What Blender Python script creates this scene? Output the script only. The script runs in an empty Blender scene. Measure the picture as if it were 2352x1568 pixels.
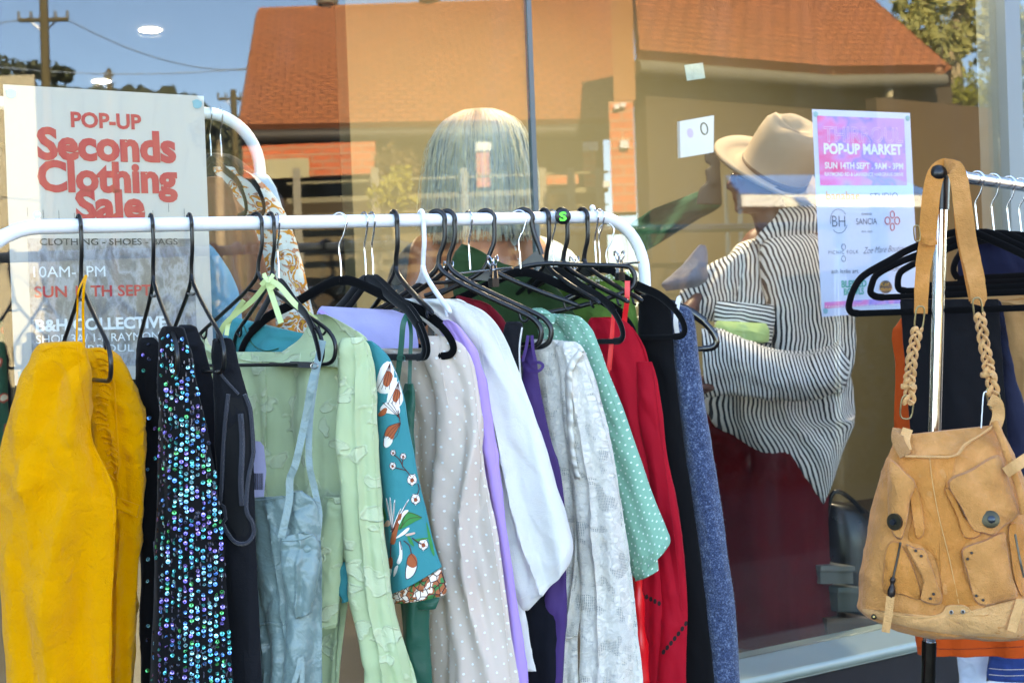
import bpy, bmesh, math, random
from mathutils import Vector, Matrix, noise
from mathutils.bvhtree import BVHTree
random.seed(11)
scene = bpy.context.scene
COL = scene.collection
RAD = math.radians
PI = math.pi
# ---------------------------------------------------------------- camera, world, sun, exposure
FPX, CX, CY = 3266.5, 1176.0, 784.0          # survey scale of the photograph used for the measurements below
CAM = Vector((0, 0, 1.33))
PITCH, ROLL = RAD(0.87), 0.037
_f = Vector((0, math.cos(PITCH), -math.sin(PITCH)))
_r0, _u0 = Vector((1, 0, 0)), Vector((0, math.sin(PITCH), math.cos(PITCH)))
_r = _r0*math.cos(ROLL) - _u0*math.sin(ROLL)
_u = _r0*math.sin(ROLL) + _u0*math.cos(ROLL)
cd = bpy.data.cameras.new('camera'); cam = bpy.data.objects.new('camera', cd); COL.objects.link(cam)
cd.lens = 50; cd.sensor_width = 36; cd.clip_start = .05; cd.clip_end = 3000
cam.matrix_world = Matrix(((_r.x, _u.x, -_f.x, CAM.x), (_r.y, _u.y, -_f.y, CAM.y), (_r.z, _u.z, -_f.z, CAM.z), (0, 0, 0, 1)))
cd.dof.use_dof = True; cd.dof.focus_distance = 2.5; cd.dof.aperture_fstop = 8.5
scene.camera = cam
SUN_AZ, SUN_EL = RAD(-48), RAD(41)           # behind the shop: its front and the rack stand in open shade
w = bpy.data.worlds.new('World'); scene.world = w; w.use_nodes = True
nt = w.node_tree
sky = nt.nodes.new('ShaderNodeTexSky'); sky.sky_type = 'NISHITA'; sky.sun_disc = False
sky.sun_elevation = SUN_EL; sky.sun_rotation = SUN_AZ; sky.air_density = 1.0; sky.dust_density = 0; sky.ozone_density = 6.5; sky.altitude = 3500
bg = nt.nodes['Background']; bg.inputs['Strength'].default_value = .145
nt.links.new(sky.outputs[0], bg.inputs['Color'])
sl = bpy.data.lights.new('sun', 'SUN'); sl.energy = 3.4; sl.angle = RAD(.5); sl.color = (1, .95, .87)
so = bpy.data.objects.new('sun', sl); COL.objects.link(so)
_sd = Vector((math.sin(SUN_AZ)*math.cos(SUN_EL), math.cos(SUN_AZ)*math.cos(SUN_EL), math.sin(SUN_EL)))
so.rotation_euler = _sd.to_track_quat('Z', 'Y').to_euler(); so.location = (0, 0, 30)
vs = scene.view_settings
scene.display_settings.display_device = 'sRGB'
vs.view_transform = 'Standard'; vs.look = 'None'; vs.gamma = 1; vs.exposure = 3.62
vs.use_white_balance = True; vs.white_balance_temperature = 10200; vs.white_balance_tint = 10
scene.cycles.max_bounces = 10; scene.cycles.transparent_max_bounces = 24
scene.cycles.diffuse_bounces = 4; scene.cycles.glossy_bounces = 5
scene.cycles.sample_clamp_indirect = 6
scene.cycles.use_denoising = True
# ---------------------------------------------------------------- measuring
def ray(px, py):
    return _r*((px-CX)/FPX) - _u*((py-CY)/FPX) + _f
def P(px, py, Y):
    d = ray(px, py); return CAM + d*(Y/d.y)
def proj(p):
    q = p - CAM; z = q.dot(_f)
    return CX + FPX*q.dot(_r)/z, CY - FPX*q.dot(_u)/z
WDIR = Vector((.8425, .5388, 0)); WN = Vector((.5388, -.8425, 0)); W0 = Vector((-.835, 2.9, 0)); UP = Vector((0, 0, 1))
def W(a, b, z):                                # along the shopfront, depth into the shop, height
    return W0 + WDIR*a - WN*b + UP*z
def on(px, py, b=0):                           # pixel ray met with the plane at depth b inside the shop
    d = ray(px, py); t = ((W0 - WN*b) - CAM).dot(WN)/d.dot(WN); return CAM + d*t
def along(p): return (p-W0).dot(WDIR)
def mir(p): return p - WN*(2*(p-W0).dot(WN))   # the place across the street whose reflection stands at p
def R(px, py, Y): return mir(P(px, py, Y))
# ---------------------------------------------------------------- mesh builder
def cat(pts, n, closed=False):
    pts = [Vector(p) for p in pts]; m = len(pts); out = []
    segs = m if closed else m-1
    for i in range(n + (0 if closed else 1)):
        t = i*segs/n; k = min(int(t), segs-1); u = t-k
        g = (lambda j: pts[j % m]) if closed else (lambda j: pts[max(0, min(m-1, j))])
        a, b, c, d = g(k-1), g(k), g(k+1), g(k+2)
        out.append(.5*((2*b)+(c-a)*u+(2*a-5*b+4*c-d)*u*u+(3*b-a-3*c+d)*u**3))
    return out
class MB:
    def __init__(s): s.v = []; s.f = []; s.uv = []; s.mi = []; s.cur = 0; s.bv = None
    def face(s, idx, uv=None):
        s.f.append(idx); s.uv.append(uv); s.mi.append(s.cur)
    def add(s, pts):
        b = len(s.v); s.v += [Vector(p) for p in pts]; return b
    def poly(s, pts, uv=None):
        b = s.add(pts); s.face(list(range(b, b+len(pts))), uv); return s
    def box(s, o, ax, ay, az):                 # corner o and three edge vectors
        o = Vector(o); c = [o, o+ax, o+ax+ay, o+ay, o+az, o+ax+az, o+ax+ay+az, o+ay+az]; b = s.add(c)
        lx, ly, lz = Vector(ax).length, Vector(ay).length, Vector(az).length
        for q, (u, v) in (((3, 2, 1, 0), (lx, ly)), ((4, 5, 6, 7), (lx, ly)), ((0, 1, 5, 4), (lx, lz)), ((2, 3, 7, 6), (lx, lz)), ((1, 2, 6, 5), (ly, lz)), ((3, 0, 4, 7), (ly, lz))):
            s.face([b+i for i in q], [(0, 0), (u, 0), (u, v), (0, v)])
        return s
    def wbox(s, a0, a1, b0, b1, z0, z1):       # box in shop axes
        return s.box(W(a0, b0, z0), WDIR*(a1-a0), -WN*(b1-b0), UP*(z1-z0))
    def grid(s, rows, uvs=None, closed=False, flip=False):
        n = len(rows[0]); b = len(s.v)
        for r in rows: s.v += r
        m = n if closed else n-1
        for i in range(len(rows)-1):
            for j in range(m):
                k = (j+1) % n
                q = [b+i*n+j, b+i*n+k, b+(i+1)*n+k, b+(i+1)*n+j]
                uv = None
                if uvs: uv = [uvs[i][j], uvs[i][j+1], uvs[i+1][j+1], uvs[i+1][j]]
                if flip: q.reverse(); uv = uv[::-1] if uv else None
                s.face(q, uv)
        return b
    def tube(s, path, r, n=10, closed=False, caps=True, flat=None):
        path = [Vector(p) for p in path]; m = len(path)
        rr = r if hasattr(r, '__len__') else [r]*m
        T = []
        for i in range(m):
            a = path[(i-1) % m] if closed else path[max(i-1, 0)]
            b = path[(i+1) % m] if closed else path[min(i+1, m-1)]
            T.append((b-a).normalized())
        N = T[0].orthogonal().normalized()
        if flat is not None: N = (Vector(flat) - T[0]*Vector(flat).dot(T[0])).normalized()
        rows = []; uvs = []; L = 0
        for i in range(m):
            if flat is not None: N = (Vector(flat) - T[i]*Vector(flat).dot(T[i])).normalized()
            else: N = (N - T[i]*N.dot(T[i])).normalized()
            B = T[i].cross(N); q = rr[i]; ra, rb = (q if hasattr(q, '__len__') else (q, q))
            if i: L += (path[i]-path[i-1]).length
            rows.append([path[i] + N*(ra*math.cos(2*PI*j/n)) + B*(rb*math.sin(2*PI*j/n)) for j in range(n)])
            uvs.append([(L, (ra+rb)*PI*j/n) for j in range(n+1)])
        if closed: rows.append([p.copy() for p in rows[0]]); uvs.append([(L+.01, (r if not hasattr(r, '__len__') else .01)*2*PI*j/n) for j in range(n+1)])
        b = s.grid(rows, uvs, True)
        if caps and not closed:
            s.face([b+j for j in range(n)][::-1]); e = b+(m-1)*n; s.face([e+j for j in range(n)])
        return s
    def ball(s, c, r, n=10, sx=None):
        c = Vector(c); ax = sx or (Vector((1, 0, 0)), Vector((0, 1, 0)), UP)
        rows = [[c + (ax[0]*math.cos(2*PI*j/n) + ax[1]*math.sin(2*PI*j/n))*(r*math.sin(PI*i/n)) + ax[2]*(r*math.cos(PI*i/n)) for j in range(n)] for i in range(1, n)]
        b = s.grid(rows, None, True)
        t = s.add([c + ax[2]*r, c - ax[2]*r])
        for j in range(n):
            s.face([b+(j+1) % n, b+j, t]); e = b+(n-2)*n; s.face([e+j, e+(j+1) % n, t+1])
        return s
    def ribbon(s, path, hw, th, n=None, face=None):    # strip of half width hw (number or list) and thickness th; hw lies across the view
        if n: path = cat(path, n)
        m = len(path); rows = []; uvs = []; L = 0
        for i, p in enumerate(path):
            T = (path[min(i+1, m-1)]-path[max(i-1, 0)]).normalized()
            V = face[i] if isinstance(face, list) else (Vector(face) if face is not None else (p-CAM).normalized())
            S = T.cross(V).normalized(); Nn = S.cross(T).normalized()
            h = hw[min(len(hw)-1, int(i*len(hw)/m))] if hasattr(hw, '__len__') else hw
            if i: L += (p-path[i-1]).length
            rows.append([p-S*h-Nn*th/2, p-Nn*th*.7, p+S*h-Nn*th/2, p+S*h+Nn*th/2, p+Nn*th*.4, p-S*h+Nn*th/2])
            uvs.append([(0, L), (h, L), (2*h, L), (2*h+th, L), (3*h, L), (4*h, L), (4*h+th, L)])
        b = s.grid(rows, uvs, True); s.face([b+j for j in range(6)][::-1]); e = b+(m-1)*6; s.face([e+j for j in range(6)])
        return s
    def plate(s, poly, nrm, th):               # flat outline with thickness
        k = len(poly); nrm = Vector(nrm).normalized()*th
        b = s.add(list(poly) + [Vector(p)+nrm for p in poly])
        s.face([b+i for i in range(k)][::-1]); s.face([b+k+i for i in range(k)])
        for i in range(k): j = (i+1) % k; s.face([b+i, b+j, b+k+j, b+k+i])
        return s
    def build(s, name, mats, parent=None, smooth=True, angle=50, solid=0):
        me = bpy.data.meshes.new(name); off = Vector(parent.location) if parent is not None else Vector((0, 0, 0))
        par = parent
        while par is not None and par.parent is not None: par = par.parent; off = off + Vector(par.location)
        me.from_pydata([p-off for p in s.v], [], s.f)
        if any(u for u in s.uv):
            lay = me.uv_layers.new(name='UVMap'); k = 0
            for pf, u in zip(s.f, s.uv):
                for i in range(len(pf)): lay.data[k+i].uv = u[i] if u else (0, 0)
                k += len(pf)
        mats = mats if isinstance(mats, (list, tuple)) else [mats]
        for m in mats: me.materials.append(m)
        me.polygons.foreach_set('material_index', [min(i, len(mats)-1) for i in s.mi])
        me.polygons.foreach_set('use_smooth', [smooth]*len(s.f))
        if smooth and angle: me.set_sharp_from_angle(angle=RAD(angle))
        me.update()
        o = bpy.data.objects.new(name, me); COL.objects.link(o)
        if parent is not None: o.parent = parent
        if solid:
            md = o.modifiers.new('solidify', 'SOLIDIFY'); md.thickness = solid; md.offset = -1
        return o
def thing(name, label, category, loc=(0, 0, 0), group=None, kind=None):
    o = bpy.data.objects.new(name, None); COL.objects.link(o); o.location = loc; o.empty_display_size = .05
    return tag(o, label, category, group, kind)
def tag(o, label=None, category=None, group=None, kind=None):
    if label: o['label'] = label
    if category: o['category'] = category
    if group: o['group'] = group
    if kind: o['kind'] = kind
    return o
def struct(mb, name, mats, smooth=False):
    return tag(mb.build(name, mats, None, smooth), kind='structure')
# ---------------------------------------------------------------- materials
def lin(c):
    return tuple(((x/255)/12.92 if x/255 <= .04045 else ((x/255+.055)/1.055)**2.4) for x in c) + (1,)
def base(name):
    m = bpy.data.materials.new(name); m.use_nodes = True; t = m.node_tree
    return m, t, t.nodes['Principled BSDF'], t.nodes['Material Output']
def N(t, kind, **kw):
    n = t.nodes.new(kind)
    for k, v in kw.items():
        if hasattr(n, k): setattr(n, k, v)
        else: n.inputs[k.replace('_', ' ')].default_value = v
    return n
def L(t, a, b): t.links.new(a, b)
def math_(t, op, a, b=None, c=None):
    n = N(t, 'ShaderNodeMath', operation=op)
    for i, x in enumerate((a, b, c)):
        if x is None: continue
        if isinstance(x, (int, float)): n.inputs[i].default_value = x
        else: L(t, x, n.inputs[i])
    return n.outputs[0]
def coord(t, uv, scale=None):
    tc = N(t, 'ShaderNodeTexCoord'); o = tc.outputs['UV' if uv else 'Object']
    if scale:
        mp = N(t, 'ShaderNodeMapping'); mp.inputs['Scale'].default_value = scale; L(t, o, mp.inputs[0]); o = mp.outputs[0]
    return o
def mixc(t, fac, a, b, blend='MIX'):
    n = N(t, 'ShaderNodeMix', data_type='RGBA', blend_type=blend)
    for s_, x in ((n.inputs[0], fac), (n.inputs[6], a), (n.inputs[7], b)):
        if isinstance(x, (int, float, tuple)): s_.default_value = x
        else: L(t, x, s_)
    return n.outputs[2]
def noi(t, vec, scale, detail=3, rough=.5, dist=0):
    n = N(t, 'ShaderNodeTexNoise'); n.inputs['Scale'].default_value = scale; n.inputs['Detail'].default_value = detail
    n.inputs['Roughness'].default_value = rough; n.inputs['Distortion'].default_value = dist; L(t, vec, n.inputs['Vector']); return n.outputs[0]
def ramp(t, fac, stops, interp='LINEAR'):
    n = N(t, 'ShaderNodeValToRGB'); e = n.color_ramp.elements; n.color_ramp.interpolation = interp
    while len(e) < len(stops): e.new(.5)
    for el, (p, c) in zip(e, stops): el.position = p; el.color = c
    L(t, fac, n.inputs[0]); return n.outputs[0]
def fin(t, b, col, rough=.8, bump=None, bstr=.3, bdist=.002, sheen=0, metal=0, spec=None, transl=0, out=None, coat=0):
    if isinstance(col, tuple): b.inputs['Base Color'].default_value = col
    else: L(t, col, b.inputs['Base Color'])
    if isinstance(rough, (int, float)): b.inputs['Roughness'].default_value = rough
    else: L(t, rough, b.inputs['Roughness'])
    b.inputs['Metallic'].default_value = metal
    if spec is not None: b.inputs['Specular IOR Level'].default_value = spec
    if sheen: b.inputs['Sheen Weight'].default_value = sheen; b.inputs['Sheen Roughness'].default_value = .4
    if coat: b.inputs['Coat Weight'].default_value = coat; b.inputs['Coat Roughness'].default_value = .12
    if bump is not None:
        bn = N(t, 'ShaderNodeBump'); bn.inputs['Strength'].default_value = bstr; bn.inputs['Distance'].default_value = bdist
        L(t, bump, bn.inputs['Height']); L(t, bn.outputs[0], b.inputs['Normal'])
    if transl:
        tr = N(t, 'ShaderNodeBsdfTranslucent'); mx = N(t, 'ShaderNodeMixShader'); mx.inputs[0].default_value = transl
        if isinstance(col, tuple): tr.inputs[0].default_value = col
        else: L(t, col, tr.inputs[0])
        L(t, b.outputs[0], mx.inputs[1]); L(t, tr.outputs[0], mx.inputs[2]); L(t, mx.outputs[0], t.nodes['Material Output'].inputs[0])
def cloth(name, rgb, rough=.85, var=.12, crumple=45, bstr=.35, bdist=.004, sheen=.15, transl=0, spec=.25, weave=True):
    m, t, b, o = base(name); c = coord(t, False)
    n1 = noi(t, c, 9, 4, .6); n2 = noi(t, c, crumple, 4, .55, .4)
    dark = tuple(x*(1-var) for x in lin(rgb)[:3]) + (1,); lite = tuple(min(1, x*(1+var)) for x in lin(rgb)[:3]) + (1,)
    col = mixc(t, n1, dark, lite)
    h = n2
    if weave:
        n3 = noi(t, c, 420, 3, .7); h = math_(t, 'ADD', n2, math_(t, 'MULTIPLY', n3, .3))
        col = mixc(t, math_(t, 'MULTIPLY', n3, .45), col, dark)
    fin(t, b, col, rough, h, bstr, bdist, sheen, 0, spec, transl)
    return m
def plain(name, rgb, rough=.5, metal=0, var=.08, sc=30, bstr=.1, spec=None, coat=0):
    m, t, b, o = base(name); c = coord(t, False); n1 = noi(t, c, sc, 4, .6)
    a = lin(rgb); col = mixc(t, n1, tuple(x*(1-var) for x in a[:3])+(1,), tuple(min(1, x*(1+var)) for x in a[:3])+(1,))
    rg = math_(t, 'ADD', math_(t, 'MULTIPLY', n1, .16), rough-.08)
    fin(t, b, col, rg, n1, bstr, .002, 0, metal, spec, 0, None, coat)
    return m
def glow(name, rgb, k):
    m, t, b, o = base(name); b.inputs['Base Color'].default_value = lin(rgb); b.inputs['Emission Color'].default_value = lin(rgb); b.inputs['Emission Strength'].default_value = k; return m
BLACK = plain('black_plastic', (14, 14, 15), .32, 0, .2, 60, .12, .5)
VELV = cloth('black_velvet', (7, 7, 8), .95, .3, 300, .3, .001, .25, 0, .1)
CHROME = plain('chrome', (205, 205, 208), .12, 1, .04, 40, .03)
STEEL = plain('dull_steel', (165, 165, 165), .25, 1, .08, 60, .05)
WHITE_PAINT = plain('white_powder_coat', (232, 234, 238), .3, 0, .03, 90, .08, .5)
WHITE_PL = plain('white_plastic', (225, 226, 228), .35, 0, .03, 50, .05)
# ================================================================ setting materials
def m_asphalt():
    m, t, b, o = base('asphalt'); c = coord(t, False); n1 = noi(t, c, 60, 5, .7); n2 = noi(t, c, .6, 3)
    fin(t, b, mixc(t, n2, mixc(t, n1, lin((22, 22, 22)), lin((38, 37, 36))), lin((40, 39, 38))), .9, n1, .4, .01); return m
def m_paving():
    m, t, b, o = base('concrete_paving'); c = coord(t, False); n1 = noi(t, c, 3, 5, .6); n2 = noi(t, c, 120, 3)
    fin(t, b, mixc(t, n1, lin((64, 62, 59)), lin((88, 85, 80))), .85, n2, .25, .003); return m
def m_ground():
    m, t, b, o = base('dry_ground'); c = coord(t, False); n1 = noi(t, c, .4, 5, .6)
    fin(t, b, mixc(t, n1, lin((66, 60, 44)), lin((72, 74, 48))), .95, n1, .3, .05); return m
def m_brick(name, c1, c2, cm, sx, sy, mort=.012, bstr=.5, off=.5):
    m, t, b, o = base(name); c = coord(t, True); bt = N(t, 'ShaderNodeTexBrick'); L(t, c, bt.inputs[0])
    bt.inputs['Scale'].default_value = 1; bt.inputs['Brick Width'].default_value = sx; bt.inputs['Row Height'].default_value = sy
    bt.inputs['Mortar Size'].default_value = mort; bt.offset = off
    bt.inputs['Color1'].default_value = lin(c1); bt.inputs['Color2'].default_value = lin(c2); bt.inputs['Mortar'].default_value = lin(cm)
    n1 = noi(t, c, .9, 4, .6); col = mixc(t, math_(t, 'MULTIPLY', n1, .25), bt.outputs[0], lin(tuple(x*.72 for x in c1)))
    fin(t, b, col, .85, math_(t, 'SUBTRACT', 1, bt.outputs[1]), bstr, .02); return m
def m_tiles():
    m, t, b, o = base('terracotta_roof_tiles'); c = coord(t, True); bt = N(t, 'ShaderNodeTexBrick'); L(t, c, bt.inputs[0])
    bt.inputs['Scale'].default_value = 1; bt.inputs['Brick Width'].default_value = .2; bt.inputs['Row Height'].default_value = .13
    bt.inputs['Mortar Size'].default_value = .018; bt.inputs['Mortar Smooth'].default_value = .4; bt.offset = .5
    bt.inputs['Color1'].default_value = lin((160, 96, 58)); bt.inputs['Color2'].default_value = lin((180, 108, 66)); bt.inputs['Mortar'].default_value = lin((100, 60, 38))
    n1 = noi(t, c, .55, 6, .7); n2 = noi(t, c, 5, 3)
    col = mixc(t, math_(t, 'MULTIPLY', n1, .75), bt.outputs[0], lin((140, 92, 58))); col = mixc(t, math_(t, 'MULTIPLY', n2, .3), col, lin((206, 112, 72)))
    fin(t, b, col, .8, math_(t, 'SUBTRACT', 1, bt.outputs[1]), .8, .03); return m
def m_glass():
    m = bpy.data.materials.new('window_glass'); m.use_nodes = True; t = m.node_tree; t.nodes.remove(t.nodes['Principled BSDF'])
    tr = N(t, 'ShaderNodeBsdfTransparent'); tr.inputs[0].default_value = (.93, .96, .945, 1)
    gl = N(t, 'ShaderNodeBsdfGlossy'); gl.inputs['Roughness'].default_value = 0; gl.inputs['Color'].default_value = (1, 1, 1, 1)
    ge = N(t, 'ShaderNodeNewGeometry'); dt = N(t, 'ShaderNodeVectorMath', operation='DOT_PRODUCT'); L(t, ge.outputs['Incoming'], dt.inputs[0]); L(t, ge.outputs['Normal'], dt.inputs[1])
    c_ = math_(t, 'SUBTRACT', 1, math_(t, 'ABSOLUTE', dt.outputs['Value']))
    f = math_(t, 'MULTIPLY_ADD', math_(t, 'POWER', c_, 5), .9, GLASS_BASE)     # Schlick, a lightly coated pane
    mx = N(t, 'ShaderNodeMixShader'); L(t, f, mx.inputs[0]); L(t, tr.outputs[0], mx.inputs[1]); L(t, gl.outputs[0], mx.inputs[2])
    du = N(t, 'ShaderNodeBsdfDiffuse'); du.inputs[0].default_value = (.75, .74, .7, 1); oc = coord(t, False, (1, 1, .35))
    f1 = noi(t, oc, 7, 5, .7, .6); f2 = noi(t, oc, 160, 2)
    fd = math_(t, 'MULTIPLY_ADD', math_(t, 'POWER', f1, 5), .07, math_(t, 'MULTIPLY', math_(t, 'GREATER_THAN', f2, .78), .05))   # dust, smears and dried spots
    m2 = N(t, 'ShaderNodeMixShader'); L(t, fd, m2.inputs[0]); L(t, mx.outputs[0], m2.inputs[1]); L(t, du.outputs[0], m2.inputs[2])
    L(t, m2.outputs[0], t.nodes['Material Output'].inputs[0]); return m
GLASS_BASE = .045
GLASS = m_glass()
ASPH, PAV, GRND = m_asphalt(), m_paving(), m_ground()
TILES = m_tiles()
BRICK = m_brick('orange_brick', (226, 122, 82), (208, 104, 66), (196, 150, 118), .24, .086)
BROWNW = m_brick('brown_render', (78, 64, 48), (82, 68, 51), (74, 61, 45), 2.4, 1.2, .006, .1)
WTILE = m_brick('white_wall_tiles', (200, 206, 214), (206, 211, 219), (150, 152, 156), .2, .2, .003, .3, 0)
OLIVE = plain('olive_fence_timber', (138, 130, 104), .8, 0, .15, 6, .3)
DARKT = plain('dark_fascia', (52, 46, 40), .6)
CREAM = plain('cream_render', (198, 186, 158), .85, 0, .08, 3, .2)
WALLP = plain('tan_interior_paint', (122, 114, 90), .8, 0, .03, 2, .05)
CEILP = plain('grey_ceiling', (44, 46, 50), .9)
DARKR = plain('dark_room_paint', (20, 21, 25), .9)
FLOORI = plain('shop_floor_boards', (48, 40, 32), .5, 0, .2, 4, .1)
ALU = plain('aluminium', (150, 168, 160), .42, .3, .06, 20, .05)
ALUW = plain('pale_aluminium', (104, 114, 116), .4, .3, .05, 20, .05)
RENDER_ = plain('grey_render', (150, 150, 148), .85, 0, .06, 4, .2)
# ================================================================ ground
mb = MB(); mb.poly([(-400, -400, -.155), (400, -400, -.155), (400, 400, -.155), (-400, 400, -.155)]); struct(mb, 'ground', GRND)
mb = MB(); mb.box(W(-60, -13.6, -.20), WDIR*120, -WN*10.8, UP*.05); struct(mb, 'road', ASPH)
mb = MB(); mb.box(W(-60, -2.8, -.2), WDIR*120, -WN*3.0, UP*.2); struct(mb, 'pavement', PAV)
mb = MB()
for k in range(12): mb.box(W(-30+k*5, -7.2, -.149), WDIR*2.4, -WN*.1, UP*.004)
struct(mb, 'road_marking', plain('road_paint', (215, 214, 208), .7))
# ================================================================ the shop
zs = on(1876, 1477).z                              # height of the sill
def plane_z(px, py, z):
    d = ray(px, py); return CAM + d*((z-CAM.z)/d.z)
b_sill = -((plane_z(1876, 1522, zs)-W0).dot(WN))   # its front edge
aR = along(on(2296, 300)); aL = -2.6; aJ = along(on(1222, 240)); aEnd = aR+2.2
ZT, ZC, ZF, ZR = 2.72, 3.0, .3, 6.9  # ZR: unseen upper wall, raised so its shadow covers the road
shop = thing('shop_building', 'shop building with a wide glass front over a pale aluminium sill and white tiles', 'building', W(1, .1, 0))
mb = MB(); mb.wbox(aL-3, aL, -.02, .18, 0, ZR); mb.wbox(aL, aEnd, -.02, .18, ZT, ZR); mb.wbox(aEnd, aEnd+3, -.02, .18, 0, ZR)
mb.wbox(aL-3, aL-2.9, .18, 10, 0, ZR); mb.wbox(aEnd+2.9, aEnd+3, .18, 10, 0, ZR); mb.wbox(aL-2.9, aEnd+2.9, 9.9, 10, 0, ZR); mb.wbox(aL-2.9, aEnd+2.9, .18, 9.9, ZR-.09, ZR-.003)
mb.build('wall', RENDER_, shop, False)
zb = on(1980, 1512).z+.005
mb = MB(); mb.wbox(aL, aEnd, b_sill+.012, .05, 0, zb-.10); mb.build('tiled_base', WTILE, shop, False)
mb = MB(); mb.wbox(aL, aEnd, b_sill+.004, .05, zb-.097, zs-.034); mb.build('base_rail', plain('dark_rail', (30, 30, 34), .4, 0, .3, 14, .2), shop, False)
mb = MB(); mb.wbox(aL, aEnd, b_sill, .06, zs-.03, zs); 
mb.tube([W(aL, b_sill, zs-.012), W(aEnd, b_sill, zs-.012)], .014, 8); mb.build('sill', ALU, shop)
for f0_, f1_ in ((aR+.004, aR+.075), (aL, aL+.06)):
    mb = MB(); mb.wbox(f0_, f1_, -.03, .08, zs, ZT); mb.build('window_frame', ALUW, shop, False)
for nm, a0, a1 in (('window_pane', aL+.06, aJ-.007), ('window_pane', aJ+.007, aR), ('window_pane', aR+.079, aEnd)):
    mb = MB(); mb.wbox(a0, a1, 0, .008, zs+.002, ZT-.002); mb.build(nm, GLASS, shop, False)
mb = MB(); mb.wbox(aJ-.0065, aJ+.0065, -.003, .011, zs+.001, ZT-.001); mb.build('glass_joint', plain('clear_silicone', (84, 100, 100), .35), shop, False)
# inside
mb = MB(); mb.wbox(aL-2.9, aEnd+2.9, .185, 9.9, ZF-.1, ZF); mb.build('shop_floor', FLOORI, shop, False)
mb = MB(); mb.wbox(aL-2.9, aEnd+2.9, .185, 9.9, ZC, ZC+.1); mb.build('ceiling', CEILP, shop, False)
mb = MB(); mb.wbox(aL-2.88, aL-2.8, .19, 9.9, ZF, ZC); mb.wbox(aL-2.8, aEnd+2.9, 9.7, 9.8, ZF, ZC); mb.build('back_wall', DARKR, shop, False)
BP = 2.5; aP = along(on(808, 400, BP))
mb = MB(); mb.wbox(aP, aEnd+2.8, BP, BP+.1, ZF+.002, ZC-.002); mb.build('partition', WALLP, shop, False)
mb = MB(); mb.wbox(aR+.09, aEnd, .12, .13, zs+.01, ZT-.01); mb.build('pale_sheet', plain('pale_reflection_colour', (96, 108, 112), .9), shop, False)  # sheet added behind the end pane to imitate a pale reflection
def downlight(p, k=14, r=.055):
    t = thing('ceiling_downlight', 'round lit ceiling downlight inside the shop seen left in the glass', 'lamp', p)
    mb = MB(); n = 24
    mb.grid([[p+Vector((math.cos(2*PI*j/n), math.sin(2*PI*j/n), 0))*(r+.0+.012*i)-UP*(.004+.0*i) for j in range(n)] for i in (0, 1)], None, True); mb.build('rim', WHITE_PL, t)
    mb = MB(); mb.poly([p+Vector((math.cos(2*PI*j/n), -math.sin(2*PI*j/n), 0))*r-UP*.006 for j in range(n)]); mb.build('lens', glow('downlight_lens', (255, 250, 240), k), t)
    return t
def cpos(px, py): return plane_z(px, py, ZC)
downlight(cpos(345, 68))['label'] = 'round lit ceiling downlight, the higher of two seen in the blue left of the glass'
downlight(cpos(233, 186))['label'] = 'round lit ceiling downlight, the lower of two, just above the large sale poster'
def lamp_light(p, e, size, name='ceiling_lamp_light', col=(1, .95, .87)):
    l = bpy.data.lights.new(name, 'AREA'); l.shape = 'DISK'; l.size = size; l.energy = e; l.color = col
    o = bpy.data.objects.new(name, l); COL.objects.link(o); o.location = p-UP*.03; return o
lamp_light(cpos(345, 68), 8, .15); lamp_light(cpos(233, 186), 8, .15)
for a_, b_, e_ in ((1.0, .95, .3), (2.15, 1.0, 5), (3.2, .9, 5)):
    dl = downlight(W(a_, b_, ZC)); dl['label'] = 'round ceiling downlight over the people inside the shop'; dl['group'] = 'downlights over the sales floor'
    lamp_light(W(a_, b_, ZC), e_, .15)
# ================================================================ across the street (seen as reflection)
def roof_face(mb, quad, n=1):                       # planar quad with uv in metres: eave left, eave right, ridge right, ridge left
    a, b, c, d = [Vector(q) for q in quad]; e = (b-a).normalized(); nn = (b-a).cross(d-a).normalized(); s = nn.cross(e)
    mb.poly(quad, [((q-a).dot(e), (q-a).dot(s)) for q in (a, b, c, d)])
def wallquad(mb, p0, p1, z0, z1, th=None):
    p0 = Vector((p0.x, p0.y, 0)); p1 = Vector((p1.x, p1.y, 0)); d = (p1-p0); nrm = Vector((-d.y, d.x, 0)).normalized()
    if th: mb.box(p0+UP*z0, d, nrm*th, UP*(z1-z0))
    else: mb.poly([p0+UP*z0, p1+UP*z0, p1+UP*z1, p0+UP*z1], [(0, z0), (d.length, z0), (d.length, z1), (0, z1)])
def flat(p): return Vector((p.x, p.y, 0))
bl = R(980, 700, 18.6)
hall = thing('brick_hall', 'long brick hall with a steep terracotta tiled roof mirrored in the shop window', 'building', flat(bl))
eL, eR, rR, rL = R(555, 306, 18), R(1412, 291, 18.5), R(1412, 10, 22), R(597, 38, 22)
back = (flat(rL)-flat(eL))*2
mb = MB(); roof_face(mb, (eL, eR, rR, rL)); roof_face(mb, (eR+back, eL+back, rL, rR)); 
hroof = mb.build('roof', TILES, hall, False, solid=.12)
mb = MB(); mb.tube([eL-UP*.06, eR-UP*.06], .11, 8); mb.build('gutter', DARKT, hall)
mb = MB(); mb.tube([rL+UP*.04, rR+UP*.04], .1, 8); mb.tube([eL+UP*.03, rL+UP*.03], .06, 6); mb.build('ridge_capping', plain('pale_terracotta', (170, 112, 76), .8), hall)
mb = MB(); inn = (flat(rL)-flat(eL))*.16
w0, w1 = flat(eL)+inn, flat(eR)+inn
mb.box(w0+(w1-w0)*.01, (w1-w0)*.98, back*.84, UP*(eL.z-.05)); mb.build('wall', plain('hall_wall_render', (70, 58, 40), .9, 0, .12, 2), hall, False)
mb = MB()
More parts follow.
